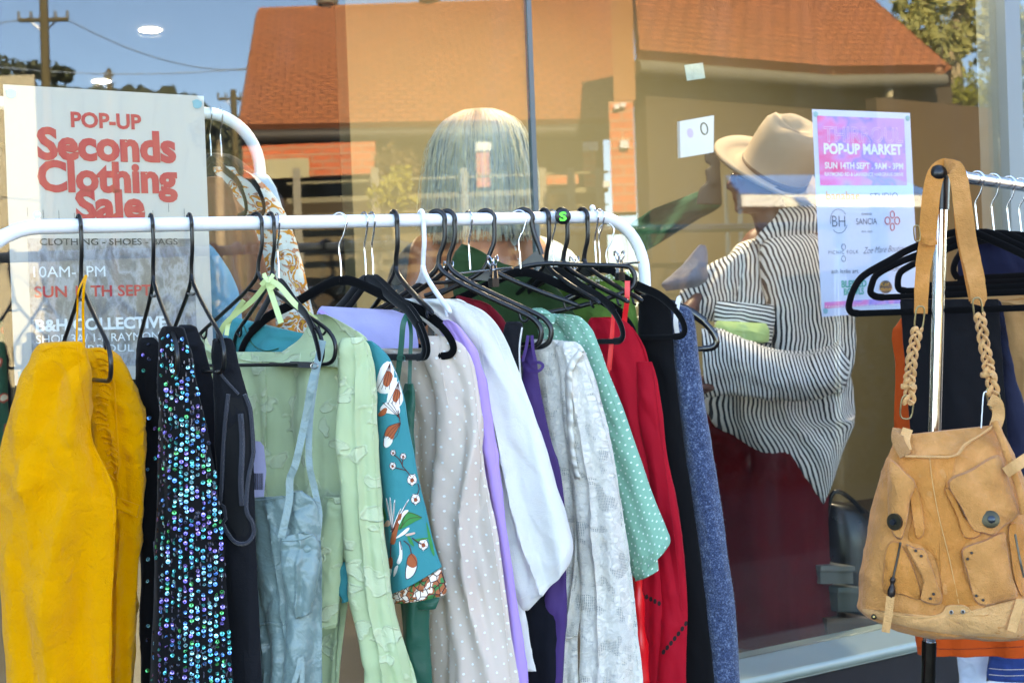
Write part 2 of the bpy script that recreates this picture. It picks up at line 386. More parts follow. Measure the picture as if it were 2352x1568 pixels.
def rbox(mb, px0, px1, py0, py1, Y, dep):
    a, b = R(px0, py1, Y), R(px1, py1, Y); zz = R((px0+px1)/2, py0, Y).z; c = R(px0, py1, Y+dep)
    d = (flat(b)-flat(a)); e = (flat(c)-flat(a)); mb.box(Vector((a.x, a.y, a.z)), d, e, UP*(zz-a.z)); return mb
rbox(mb, 560, 866, 330, 410, 17.2, .25); mb.build('low_brick_wall', BRICK, hall, False)
mb = MB(); rbox(mb, 590, 712, 364, 411, 17.12, .06); mb.build('garage_door', plain('cream_door', (190, 180, 142), .7), hall, False)
def downpipe_mark(px0, py0, py1, w=9):
    mb = MB()
    for f0, f1, ww in ((0, 1, 1),):
        pts = []
        for py in (py0, py1):
            t = (py-38)/(306-38); Y = 22-4*t
            pts.append(R(px0, py, Y-.03))
        mb.tube(pts, [w/3266*20, w*.55/3266*20], 6)
    mb.build('flashing', plain('lichen_flashing', (206, 150, 104), .9), hall)
downpipe_mark(754, 40, 165); downpipe_mark(988, 32, 190, 8); downpipe_mark(1213, 20, 60, 8)
def ridge_vent(px, py, Y, s=1):
    p = R(px, py, Y); mb = MB(); prof = [(.16, -.1), (.16, .25), (.3, .32), (.34, .55), (.24, .8), (.02, .86)]
    mb.grid([[p+Vector((math.cos(2*PI*j/16)*r*s, math.sin(2*PI*j/16)*r*s, z*s)) for j in range(16)] for r, z in prof], None, True)
    v = mb.build('ridge_vent', plain('vent_metal', (150, 142, 120), .5, .4), hall)
for px in (754, 988, 1213): ridge_vent(px, 36-(px-754)*.03, 22, .55)
for px, lab in ((1112, 'behind the grey hair'), (1357, 'right of the glass joint')):
    t = thing('verandah_post', 'orange brick verandah post with white cap mirrored %s' % lab, 'post', flat(R(px, 400, 17.6)))
    mb = MB(); rbox(mb, px-15, px+15, 346, 430, 17.6, .18); mb.build('shaft', BRICK, t, False)
    mb = MB(); rbox(mb, px-18, px+18, 326, 346, 17.58, .22); mb.build('cap', plain('white_cap', (225, 225, 218), .6), t, False)
# taller wing on the right, with its brick pier
wing = thing('hall_wing', 'taller hall wing with hipped tile roof and dark tan wall, mirrored behind the hat', 'building', flat(R(1850, 400, 15)))
a0, a1, a2, hip = R(1462, 141, 13.6), R(1905, 176, 14.9), R(2168, 172, 15.6), R(1830, -130, 19.2)
a3 = R(1440, -150, 17.6)
mb = MB(); roof_face(mb, (a0, a1, hip, a3)); roof_face(mb, (a1, a2, hip, hip)) if False else mb.poly([a1, a2, hip], [(0, 0), (2.2, 0), (1, 4)])
far = R(2150, 100, 24); mb.poly([a2, Vector((far.x, far.y, a2.z)), hip], [(0, 0), (5, 0), (2, 4)])
mb.build('roof', TILES, wing, False, solid=.12)
mb = MB(); mb.tube([a1+UP*.03, hip+UP*.03], .07, 6); mb.tube([R(2160, 168, 15.5), R(1955, 0, 17.4)], .05, 6); mb.build('hip_capping', plain('pale_capping', (196, 140, 100), .8), wing)
mb = MB(); mb.tube([a0-UP*.06, a1-UP*.06, a2-UP*.06], .08, 8); mb.build('gutter', plain('grey_gutter', (110, 106, 92), .6), wing)
mb = MB()
wl = [R(1455, 200, 14.0), R(1905, 200, 15.4), R(2160, 200, 16.0)]
for p, q in zip(wl, wl[1:]): wallquad(mb, p, q, -.2, a0.z-.02, .2)
mb.build('wall', BROWNW, wing, False)
mb = MB(); mb.tube([R(2042, 150, 15.3), R(2044, 225, 15.3)], .04, 8); mb.build('downpipe', plain('cream_pipe', (190, 176, 140), .6), wing)
mb = MB(); rbox(mb, 1408, 1464, 232, 488, 13.4, .5); tag(mb.build('brick_pier', BRICK, None, False), 'tall orange brick pier mirrored in the window between the two tiled roofs', 'pier')
mb = MB(); rbox(mb, 1412, 1462, -60, 231, 13.42, .45); tag(mb.build('chimney_stack', plain('tan_chimney_render', (176, 122, 82), .9, 0, .15, 2), None, False), 'tan rendered stack rising on the mirrored brick pier between the roofs', 'chimney')
mb = MB()
for px, py, s in ((1418, 244, 6), (1432, 240, 6), (1436, 330, 10), (1395, 422, 8)): rbox(mb, px-s, px+s, py-s*.8, py+s, 13.36, .04)
tag(mb.build('wall_fittings', WHITE_PL, None, False), 'small white fittings fixed to the mirrored orange brick pier', 'fittings')
mb = MB(); f0, f1 = R(1990, 228, 13.0), R(2300, 236, 14.2); wallquad(mb, f0, f1, -.2, f0.z, .12)
tag(mb.build('boundary_wall', plain('dark_tan_wall', (92, 72, 52), .9, 0, .06, 3), None, False), 'dark tan boundary wall mirrored right of the pink poster', 'wall')
# fence with planting in front of the hall
fence = thing('timber_fence', 'weathered olive timber fence of wide rails mirrored below the hall eaves', 'fence', flat(R(1100, 500, 15.5)))
mb = MB()
for y0, y1 in ((395, 418), (432, 462), (470, 492)): rbox(mb, 660, 1400, y0+10, y1+6, 15.6, .06)
mb.build('rail', OLIVE, fence, False)
for px in (690, 870, 1075, 1255, 1320, 1385):
    mb = MB(); rbox(mb, px-9, px+9, 385, 620, 15.52, .1); mb.build('post', plain('grey_post', (150, 144, 128), .8), fence, False)
mb = MB(); rbox(mb, 650, 1400, 505, 640, 16.2, .1); tag(mb.build('garden_wall', plain('dim_garden_wall', (112, 100, 76), .9, 0, .2, 1.2), None, False), 'low dull stone garden wall mirrored behind the white rail', 'wall')
mb = MB(); rbox(mb, 1250, 1330, 400, 425, 15.9, .2); tag(mb.build('planter', BRICK, None, False), 'orange brick planter mirrored beside the glass joint', 'planter')
def leaf_m(name, c1, c2, tr=.25):
    m, t, b, o = base(name); c = coord(t, False); n1 = noi(t, c, 1.3, 4, .7); n2 = noi(t, c, 14, 2)
    fin(t, b, mixc(t, math_(t, 'MULTIPLY', math_(t, 'ADD', n1, n2), .5), lin(c1), lin(c2)), .6, transl=tr); return m
def foliage(name, label, cat_, base_p, blobs, n, leaf, mat, trunk=None, trunk_mat=None):
    t = thing(name, label, cat_, base_p); rnd = random.Random(len(label)*7+n)
    mb = MB()
    for c, r in blobs:
        for k in range(n):
            d = Vector((rnd.gauss(0, 1), rnd.gauss(0, 1), rnd.gauss(0, .8)))
            d = d.normalized()*r*(rnd.random()**.45); p = c+d
            if noise.noise(p*1.7/r) < -.12: continue
            s = leaf*rnd.uniform(.6, 1.5); u = Vector((rnd.gauss(0, 1), rnd.gauss(0, 1), rnd.gauss(0, 1))).normalized(); v = u.orthogonal().normalized()
            mb.poly([p-u*s, p+v*s*.45, p+u*s, p-v*s*.45])
    mb.build('foliage', mat, t, False)
    if trunk:
        mb = MB()
        for path, r0, r1 in trunk:
            pp = cat(path, 10); mb.tube(pp, [r0+(r1-r0)*i/10 for i in range(11)], 8)
        mb.build('trunk', trunk_mat, t)
    return t
BARK = plain('pale_bark', (168, 150, 120), .9, 0, .25, 5, .4)
tb = flat(R(2190, 300, 27)); T = lambda px, py, Y=27: R(px, py, Y)
foliage('gum_tree', 'tall gum tree with pale trunk and open crown mirrored at the upper right', 'tree', tb,
        [(T(2240, 60), 1.1), (T(2150, 20), .8), (T(2120, 80, 26.5), .55), (T(2300, 20), .9), (T(2320, 110), .6), (T(2230, -40), 1.0), (T(2290, 70), .7), (T(2180, 100, 26), .45), (T(2110, 30), .6)], 420, .09,
        leaf_m('gum_leaves', (128, 130, 76), (196, 188, 116)), [([tb, T(2188, 250), T(2182, 120), T(2215, 20), T(2240, -60)], .3, .1), ([T(2183, 140), T(2140, 60), T(2120, 0)], .12, .04), ([T(2190, 110), T(2270, 70), T(2320, 60)], .1, .03)], BARK)
foliage('round_bush', 'rounded yellow-green bush mirrored above the boundary wall', 'bush', flat(R(2250, 300, 22)), [(R(2235, 225, 22), .45), (R(2290, 215, 22), .5), (R(2340, 230, 22), .5), (R(2195, 245, 22), .3)], 900, .05, leaf_m('bush_leaves', (112, 118, 34), (150, 150, 60)))
G = lambda px, py: R(px, py, 15.0)
foliage('potted_shrub', 'yellow and green leafy shrub mirrored left of the grey hair', 'shrub', flat(G(905, 600)), [(G(905, 430), .18), (G(925, 405), .12), (G(880, 455), .16), (G(930, 460), .14)], 150, .045, leaf_m('shrub_leaves', (120, 128, 40), (190, 176, 70)), [([flat(G(905, 600)), G(905, 500), G(905, 430)], .02, .008)], BARK)
foliage('brown_shrub', 'dry brown shrub mirrored above the yellow shrub', 'shrub', flat(R(900, 600, 16)), [(R(900, 370, 16), .2), (R(930, 380, 16), .2), (R(885, 400, 16), .16)], 200, .04, leaf_m('dry_leaves', (92, 66, 34), (128, 104, 56)), [([flat(R(905, 600, 16)), R(905, 500, 16), R(905, 390, 16)], .02, .01)], BARK)
foliage('blocker_hedge', 'low clipped dark hedge mirrored in front of the tan wall beside the maroon skirt', 'hedge', flat(R(1900, 900, 12.4)), [(R(1500+i*62, 760+(i % 3)*6, 12.4), .34) for i in range(15)]+[(R(1500+i*62, 850, 12.3), .4) for i in range(15)]+[(R(1500+i*62, 930, 12.2), .42) for i in range(15)]+[(R(1500+i*62, 1010, 12.1), .4) for i in range(15)], 420, .06, leaf_m('blocker_hedge_leaves', (16, 20, 10), (34, 40, 20), 0), [([flat(R(1900, 900, 12.4)), R(1902, 850, 12.4), R(1900, 760, 12.4)], .04, .02)], BARK)  # hedge added to block the sunlit wall's reflection over the skirt
# left side: poles, far trees, cream building
WOODP = plain('pole_timber', (104, 92, 60), .9, 0, .2, 8, .3)
def pole(px, top, Y, arm_y, hw, label, r):
    b0 = R(px+14, 600, Y); t = thing('utility_pole', label, 'pole', flat(b0))
    mb = MB(); tp = R(px, top, Y); mb.tube([flat(b0), Vector((tp.x, tp.y, tp.z*.5))*.5+flat(b0)*.0+Vector((flat(b0).x, flat(b0).y, tp.z*.5))*.5, tp], [r, r*.95, r*.8], 10); mb.build('mast', WOODP, t)
    l, rr_ = R(px-hw, arm_y, Y), R(px+hw, arm_y-hw*.04, Y)
    mb = MB(); mb.tube([l, rr_], r*.42, 6); mb.build('crossarm', WOODP, t)
    for q in (l, rr_, l.lerp(rr_, .25), l.lerp(rr_, .75)):
        mb = MB(); mb.tube([q, q+UP*r*1.6], [r*.35, r*.25], 8); mb.build('insulator', plain('insulator_grey', (120, 122, 120), .4), t)
    mb = MB(); m = l.lerp(rr_, .5); mb.tube([l.lerp(rr_, .2), m-UP*r*2.4], r*.15, 6); mb.tube([l.lerp(rr_, .8), m-UP*r*2.4], r*.15, 6); mb.build('brace', STEEL, t)
    return l, rr_
pa = pole(100, -16, 20, 47, 56, 'nearest timber power pole with crossarm mirrored at the upper left', .075)
pb = pole(250, 158, 36, 176, 9, 'thin far power pole mirrored beside the lower downlight', .07)
pc = pole(536, 206, 40, 228, 34, 'far power pole with crossarm mirrored left of the tiled roof', .11)
for (p, q), lab in (((pa[0], R(-700, 20, 24)), 'wire running left off the crossarm'), ((pa[1], R(600, 158, 24)), 'wire running right past the poles'), ((R(-300, 108, 22), R(620, 152, 22)), 'lower wire crossing the blue sky')):
    mb = MB(); mb.tube([p.lerp(q, i/16)-UP*.25*(1-(2*i/16-1)**2) for i in range(17)], .009, 5)
    tag(mb.build('power_line', plain('wire', (150, 165, 180), .5)), 'thin overhead power %s' % lab, 'wire')
bb = MB(); rbox(bb, -300, 110, 178, 900, 24, 4); tag(bb.build('cream_building', CREAM, None, False), 'plain flat-topped cream building mirrored behind the sale poster', 'building')
foliage('dark_tree', 'dark bushy tree mirrored behind the nearest power pole', 'tree', flat(R(50, 600, 32)), [(R(20, 172, 32), .45), (R(70, 168, 32), .35), (R(120, 166, 32), .3), (R(-60, 170, 32), .5), (R(150, 172, 32), .18)], 260, .09, leaf_m('dark_leaves', (44, 52, 30), (78, 84, 46)), [([flat(R(50, 600, 32)), R(50, 300, 32), R(50, 180, 32)], .15, .06)], BARK)
foliage('far_hedge', 'far dark green trees mirrored under the white rack arch', 'hedge', flat(R(480, 600, 45)), [(R(470+i*26, 300+((i*37) % 9), 45), .6) for i in range(6)], 260, .12, leaf_m('hedge_leaves', (60, 66, 40), (96, 98, 60)), [([flat(R(500, 600, 45)), R(505, 400, 45), R(510, 310, 45)], .2, .08)], BARK)
mb = MB(); rnd = random.Random(6); rows = []
for k in range(7):
    row = []
    for i in range(160):
        px = -900+i*10.4; e = (204+96/(1+math.exp(-(px-468)/11)))+(5 if px < 462 else 12)*noise.noise(Vector((i*.06, 0, 1)))+5*noise.noise(Vector((i*.35, 0, 5)))  # left part of the hill raised to keep reflected sky off the poster
        q = R(px, 830-(830-e)*min(1, k/5.0), 62+k*3); row.append(q+Vector((rnd.uniform(-.3, .3), rnd.uniform(-.3, .3), rnd.uniform(-.35, .35) if k else 0)))
    rows.append(row)
mb.grid(rows); struct(mb, 'hill', leaf_m('wooded_hill', (44, 50, 32), (84, 86, 58), 0), True)
# market gazebo, blue roof with a white valance
gz = thing('market_gazebo', 'blue roofed market gazebo with white edge mirrored over the hat wearer', 'gazebo', flat(R(1880, 600, 12.2)))
BLUEC = plain('blue_canvas', (64, 124, 196), .6, 0, .06, 3); WHC = plain('white_canvas', (238, 240, 240), .6)
q = [R(1700, 446, 11.8), R(2150, 448, 12.2), R(2030, 405, 13.1), R(1668, 408, 12.8)]
mb = MB(); mb.plate(q, UP, .02); mb.build('roof_canvas', BLUEC, gz, False)
mb = MB(); d = q[1]-q[0]; mb.plate([q[0]-UP*.1, q[1]-UP*.1, q[1]-UP*.003, q[0]-UP*.003], d.cross(UP), .015); mb.build('valance', WHC, gz, False)
for p in q:
    mb = MB(); mb.tube([flat(p), p], .018, 8); mb.build('leg', STEEL, gz)
mb = MB(); s0 = q[0].lerp(q[1], .3); d2 = d.normalized(); mb.plate([s0-UP*.098, s0+d2*.12-UP*.098, s0+d2*.04-UP*.02, s0-d2*.06-UP*.02], d.cross(UP)*-1, .012); mb.build('blue_stripe', BLUEC, gz, False)
# ================================================================ white garment rack
RA, RB = P(94, 521, 2.35), P(1337, 499, 2.99)
RDIR = (RB-RA).normalized(); RH = Vector((RDIR.x, RDIR.y, 0)).normalized(); RNRM = Vector((RH.y, -RH.x, 0))
def railp(px):
    d = ray(px, 510); t = (RA-CAM).dot(RNRM)/d.dot(RNRM); q = CAM + d*t
    s = (q-RA).dot(RH); return RA + RDIR*(s/RDIR.dot(RH))
RT = .0125
rack = thing('clothes_rack', 'white tube clothes rack with rounded corners packed with garments in front of the window', 'clothes rack', flat(railp(700)))
def rack_frame(pa, pb, rad, zbase, r=RT):
    d = (pb-pa).normalized(); path = []
    for i in range(11):
        a = PI/2*i/10; path.append(pa - d*(rad*math.sin(PI/2-a)*1.0) - UP*(rad*(1-math.cos(PI/2-a))))
    path[0:0] = [Vector((path[0].x, path[0].y, zbase)), Vector((path[0].x, path[0].y, (zbase+path[0].z)/2))]
    e = [pb + d*(rad*math.sin(PI/2*i/10)) - UP*(rad*(1-math.cos(PI/2*i/10))) for i in range(11)]
    path += [pa.lerp(pb, .33), pa.lerp(pb, .66)] + e
    path += [Vector((e[-1].x, e[-1].y, (zbase+e[-1].z)/2)), Vector((e[-1].x, e[-1].y, zbase))]
    mb = MB(); mb.tube(path, r, 16); return mb, path
p0, p1 = railp(92), railp(1372)
mb, rpath = rack_frame(p0, p1, .125, .09); mb.build('rail_and_uprights', WHITE_PAINT, rack)
for q in (rpath[0], rpath[-1]):
    mb = MB(); mb.tube([q-RNRM*.25-UP*.01, q+RNRM*.25-UP*.01], .0125, 12); mb.build('foot_bar', WHITE_PAINT, rack)
    for s in (-1, 1):
        c = q+RNRM*.24*s; mb = MB(); mb.ball(Vector((c.x, c.y, .035)), .034, 12); mb.build('castor', BLACK, rack)
mb = MB(); mb.tube([Vector((rpath[0].x, rpath[0].y, .22)), Vector((rpath[-1].x, rpath[-1].y, .22))], .011, 12); mb.build('lower_bar', WHITE_PAINT, rack)
for px in (86, 1362):
    c = railp(px); mb = MB(); mb.tube([c+UP*.01, c+UP*.0165], .004, 10); mb.ball(c+UP*.0195, .0064, 12); mb.build('peg', WHITE_PL, rack)
# ================================================================ hangers
def solve_dir(o, half, pxn, z):
    best = None
    for i in range(-600, 950):
        a = RAD(i/10); d = Vector((math.sin(a), -math.cos(a), 0))
        e = abs(proj(o + d*half + UP*z)[0]-pxn) + (0 if -30 < i/10 < 88 else 4)
        if best is None or e < best[0]: best = (e, d)
    return best[1]
def arc(cx_, cz, r, a0, a1, n): return [(cx_+r*math.cos(a0+(a1-a0)*i/n), cz+r*math.sin(a0+(a1-a0)*i/n)) for i in range(n+1)]
HOOK = arc(0, 0, .0175, RAD(200), RAD(-20), 12)
def hanger(kind, px, near, label, colour=None, group='hangers along the white rail', drop=0, o=None, name='coat_hanger', cat_='hanger', scale=1):
    o = (railp(px) if o is None else o) - UP*drop
    half = .21*scale; d = solve_dir(o, half, near, -.22)
    q = Vector((-d.y, d.x, 0))
    T = lambda s, z, t=0: o + d*s*scale + UP*z*scale + q*t
    th = thing(name, label, cat_, o, group)
    m = colour or (BLACK if kind in ('tube', 'bar', 'fat', 'open') else VELV)
    if kind in ('tube', 'fat'):
        r = .0037 if kind == 'tube' else .0051
        hk = [T(s, z) for s, z in HOOK] + [T(.0165, -.03), T(.012, -.05), T(.003, -.07), T(0, -.09)]
        mb = MB(); mb.tube(cat(hk, 34), [r*.75]*6+[r*.95]*29, 10, flat=q); mb.build('hook', m, th)
        for sg in (-1, 1):
            mb = MB(); pts = [(0, -.088), (.012, -.104), (.05, -.128), (.12, -.163), (.172, -.188), (.196, -.203), (.208, -.222), (.204, -.244), (.19, -.254), (.17, -.256)]
            mb.tube(cat([T(sg*s, z) for s, z in pts], 34), r, 10, flat=q); mb.tube(cat([T(sg*.165, -.185), T(sg*.168, -.2), T(sg*.176, -.205), T(sg*.184, -.199)], 8), r*.6, 8)
            mb.build('arm', m, th)
        mb = MB(); mb.tube([T(-.172, -.256), T(.172, -.256)], r*.9, 10, flat=q); mb.build('bar', m, th)
        mb = MB(); mb.tube([T(-.034, -.119), T(-.012, -.123), T(.012, -.123), T(.034, -.119)], r*.7, 8, flat=q); mb.build('brace', m, th)
    elif kind == 'open':
        r = .005
        hk = [T(s, z) for s, z in HOOK] + [T(.0165, -.03), T(.014, -.05), T(.005, -.07), T(0, -.09)]
        mb = MB(); mb.tube(cat(hk, 34), [r*.75]*6+[r*.95]*29, 10, flat=q); mb.build('hook', m, th)
        for sg in (-1, 1):
            mb = MB(); mb.tube(cat([T(sg*s, z) for s, z in ((0, -.088), (.012, -.104), (.05, -.125), (.11, -.152), (.16, -.172), (.182, -.182))], 26), [r]*24+[r*.9, r*.75, r*.4], 10, flat=q); mb.tube(cat([T(sg*.15, -.17), T(sg*.153, -.184), T(sg*.16, -.188)], 6), r*.5, 8); mb.build('arm', m, th)
        mb = MB(); mb.plate([T(-.04, -.119, -.0015), T(0, -.1, -.0015), T(.04, -.119, -.0015), T(0, -.124, -.0015)], q, .003); mb.build('web', m, th)
    elif kind in ('velvet', 'glossy'):
        hk = arc(0, 0, .0165, RAD(195), RAD(-35), 12) + [(.008, -.026), (-.001, -.042), (-.002, -.06), (0, -.075), (0, -.112)]
        mb = MB(); mb.tube(cat([T(s, z) for s, z in hk], 44), .0017, 8); mb.build('hook', CHROME, th)
        if kind == 'glossy': m = colour or plain('gloss_black', (10, 10, 11), .15, 0, .1, 40, .1, .6)
        mb = MB(); pts = [(-.2, -.2), (-.16, -.172), (-.1, -.148), (-.05, -.124), (-.02, -.112), (0, -.11), (.02, -.112), (.05, -.124), (.1, -.148), (.16, -.172), (.2, -.2)]
        pp = cat([T(s, z) for s, z in pts], 50); mb.tube(pp, [(.0032, .009)]*51, 12, flat=q)
        for sg in (-1, 1):
            e = [(.192, -.194), (.21, -.214), (.221, -.232), (.223, -.246), (.214, -.255), (.195, -.257)]
            mb.tube(cat([T(sg*s, z) for s, z in e], 20), [(.0032, .007)]*21, 12, flat=q)
        mb.build('shoulder_bar', m, th)
        mb = MB(); mb.tube([T(-.197, -.257), T(.197, -.257)], [(.0032, .0055)]*2, 10, flat=q); mb.build('bar', m, th)
        mb = MB(); mb.tube([T(0, -.105), T(0, -.113)], .0045, 10); mb.build('collar', m, th)
    elif kind == 'bar':
        hk = arc(0, 0, .018, RAD(200), RAD(-25), 12) + [(.02, -.03), (.03, -.06), (.034, -.075)]
        mb = MB(); mb.tube(cat([T(s, z) for s, z in hk], 34), .0055, 10, flat=q); mb.build('hook', m, th)
        mb = MB(); mb.plate([T(.03, -.062, -.003), T(.042, -.095, -.003), T(-.02, -.1, -.003), T(-.035, -.112, -.003)], q, .006); mb.build('web', m, th)
        mb = MB(); mb.tube(cat([T(s, z) for s, z in ((-.21, -.15), (-.15, -.135), (-.03, -.104), (.04, -.094), (.12, -.1), (.2, -.105), (.215, -.112), (.222, -.13), (.215, -.15), (.18, -.165), (.1, -.185), (0, -.2))], 50), .0052, 10, flat=q); mb.build('bar', m, th)
    elif kind == 'clip':
        hk = arc(0, 0, .0165, RAD(195), RAD(-35), 12) + [(.008, -.026), (-.001, -.042), (-.002, -.06), (0, -.1)]
        mb = MB(); mb.tube(cat([T(s, z) for s, z in hk], 40), .0019, 8); mb.build('hook', CHROME, th)
        mb = MB(); mb.tube([T(-.18, -.105), T(.18, -.105)], .0022, 8); mb.build('bar', CHROME, th)
        for s in (-.1, .1):
            c = thing('clip', None, None, (0, 0, 0)); bpy.data.objects.remove(c)
            mb = MB()
            for t in (-.006, .006):
                mb.tube(cat([T(s-.009, -.088, t), T(s, -.078, t*1.6), T(s+.009, -.088, t), T(s, -.098, t*.6)], 16, True), .0016, 6, True)
                mb.plate([T(s-.006, -.098, t*.6), T(s+.006, -.098, t*.6), T(s+.007, -.128, t), T(s-.007, -.128, t)], q, .0015)
            cl = mb.build('clip', CHROME, th)
            mb = MB(); mb.box(T(s-.009, -.138, -.007), d*.018, q*.014, UP*.016); mb.build('clip_pad', BLACK, cl, False)
    return th
HW = WHITE_PL
hanger('tube', 181, 255, 'slim black plastic hanger holding the yellow jacket, leftmost on the white rail')
hanger('tube', 347, 408, 'slim black plastic hanger holding the sequinned dress')
hanger('tube', 435, 515, 'slim black plastic hanger holding the black denim vest')
hanger('tube', 588, 772, 'black plastic hanger holding the pale mint blouse')
hanger('tube', 621, 742, 'black plastic hanger close behind the one with the mint blouse')
hanger('velvet', 636, 726, 'black velvet hanger with chrome hook holding the teal floral dress', name='velvet_hanger', group='velvet hangers with chrome hooks')
hanger('velvet', 779, 1025, 'large black velvet hanger with the dark green slip strap on its arm', name='velvet_hanger', group='velvet hangers with chrome hooks')
hanger('velvet', 836, 965, 'black velvet hanger with chrome hook, middle of three beside the white hanger', name='velvet_hanger', group='velvet hangers with chrome hooks')
hanger('velvet', 853, 975, 'black velvet hanger with chrome hook, just left of the thick black hook', name='velvet_hanger', group='velvet hangers with chrome hooks')
hanger('open', 905, 1010, 'thick black plastic hanger left of the white plastic hanger')
hanger('open', 968, 1046, 'white plastic hanger, the only white one on the rail', HW)
hanger('fat', 1003, 1245, 'black plastic hanger just right of the white hanger, long arm over the white blouse')
hanger('fat', 1026, 1268, 'second black plastic hanger right of the white hanger, denim loop on its end')
hanger('clip', 1076, 1200, 'chrome clip hanger with clips standing above the green skirt at the back', name='clip_hanger')
hanger('open', 1116, 1380, 'black plastic hanger with long arm ending beside the red dress')
hanger('velvet', 1192, 1502, 'wide black velvet hanger holding the dark red dress', name='velvet_hanger', group='velvet hangers with chrome hooks')
hanger('bar', 1203, 1505, 'black plastic hanger with a flat top bar reaching right across the green skirt')
hanger('open', 1250, 1400, 'black plastic hanger left of the size marker')
hanger('velvet', 1268, 1420, 'black velvet hanger with chrome hook left of the size marker', name='velvet_hanger', group='velvet hangers with chrome hooks')
sh = hanger('open', 1290, 1470, 'black plastic hanger carrying the round size marker')
hanger('open', 1338, 1500, 'black plastic hanger just right of the size marker')
hanger('clip', 1366, 1490, 'chrome clip hanger gripping the green skirt at the right end of the rail', name='clip_hanger')
hanger('velvet', 1375, 1560, 'black velvet hanger with chrome hook at the right end of the rail', name='velvet_hanger', group='velvet hangers with chrome hooks')
hanger('glossy', 1392, 1632, 'glossy black hanger with white strap holding the blue knit cardigan', o=railp(1392)-UP*.03)
# round size marker
def text_mesh(s, bold=0, shear=0, extr=.0004, spacing=1):
    c = bpy.data.curves.new('t', 'FONT'); c.body = s; c.extrude = 0; c.offset = bold; c.shear = shear; c.resolution_u = 3; c.space_character = spacing
    o = bpy.data.objects.new('t', c); COL.objects.link(o); dg = bpy.context.evaluated_depsgraph_get(); dg.update()
    me = bpy.data.meshes.new_from_object(o.evaluated_get(dg)); bpy.data.objects.remove(o); bpy.data.curves.remove(c)
    v = [x.co.copy() for x in me.vertices]; f = [list(p.vertices) for p in me.polygons]; bpy.data.meshes.remove(me)
    return v, f
def lettering(s, org, ex, ey, nrm, width, height, mat, name, parent, bold=0, shear=0, th=.0006, spacing=1, cap=None, mb=None):
    v, f = text_mesh(s, bold, shear, spacing=spacing)
    x0, x1 = min(p.x for p in v), max(p.x for p in v); ch = cap or .69
    own = mb is None; mb = mb or MB()
    b = mb.add([org + ex*((p.x-x0)/(x1-x0)*width) + ey*(p.y/ch*height) + nrm*th for p in v])
    for q in f: mb.face([b+i for i in q])
    return mb.build(name, mat, parent, False) if own else mb
GREEN_L = glow('green_lettering', (20, 205, 60), .12)  # letter brightened by a faint glow of its own, not a lamp
c = P(1293, 497, 2.915); nrm = (CAM-c).normalized(); ex = nrm.cross(UP).normalized()*-1; ey = nrm.cross(ex).normalized()
ey = ey if ey.z > 0 else -ey
mk = thing('size_marker', 'round black size marker with a bright green letter on the white rail', 'size marker', c)
mb = MB(); mb.tube([c-nrm*.012, c-nrm*.001, c], [.0165, .0165, .0155], 28); mb.build('disc', BLACK, mk)
lettering('S', c-ex*.0072-ey*.0085, ex, ey, nrm, .0148, .017, GREEN_L, 'lettering', mk, bold=.035)
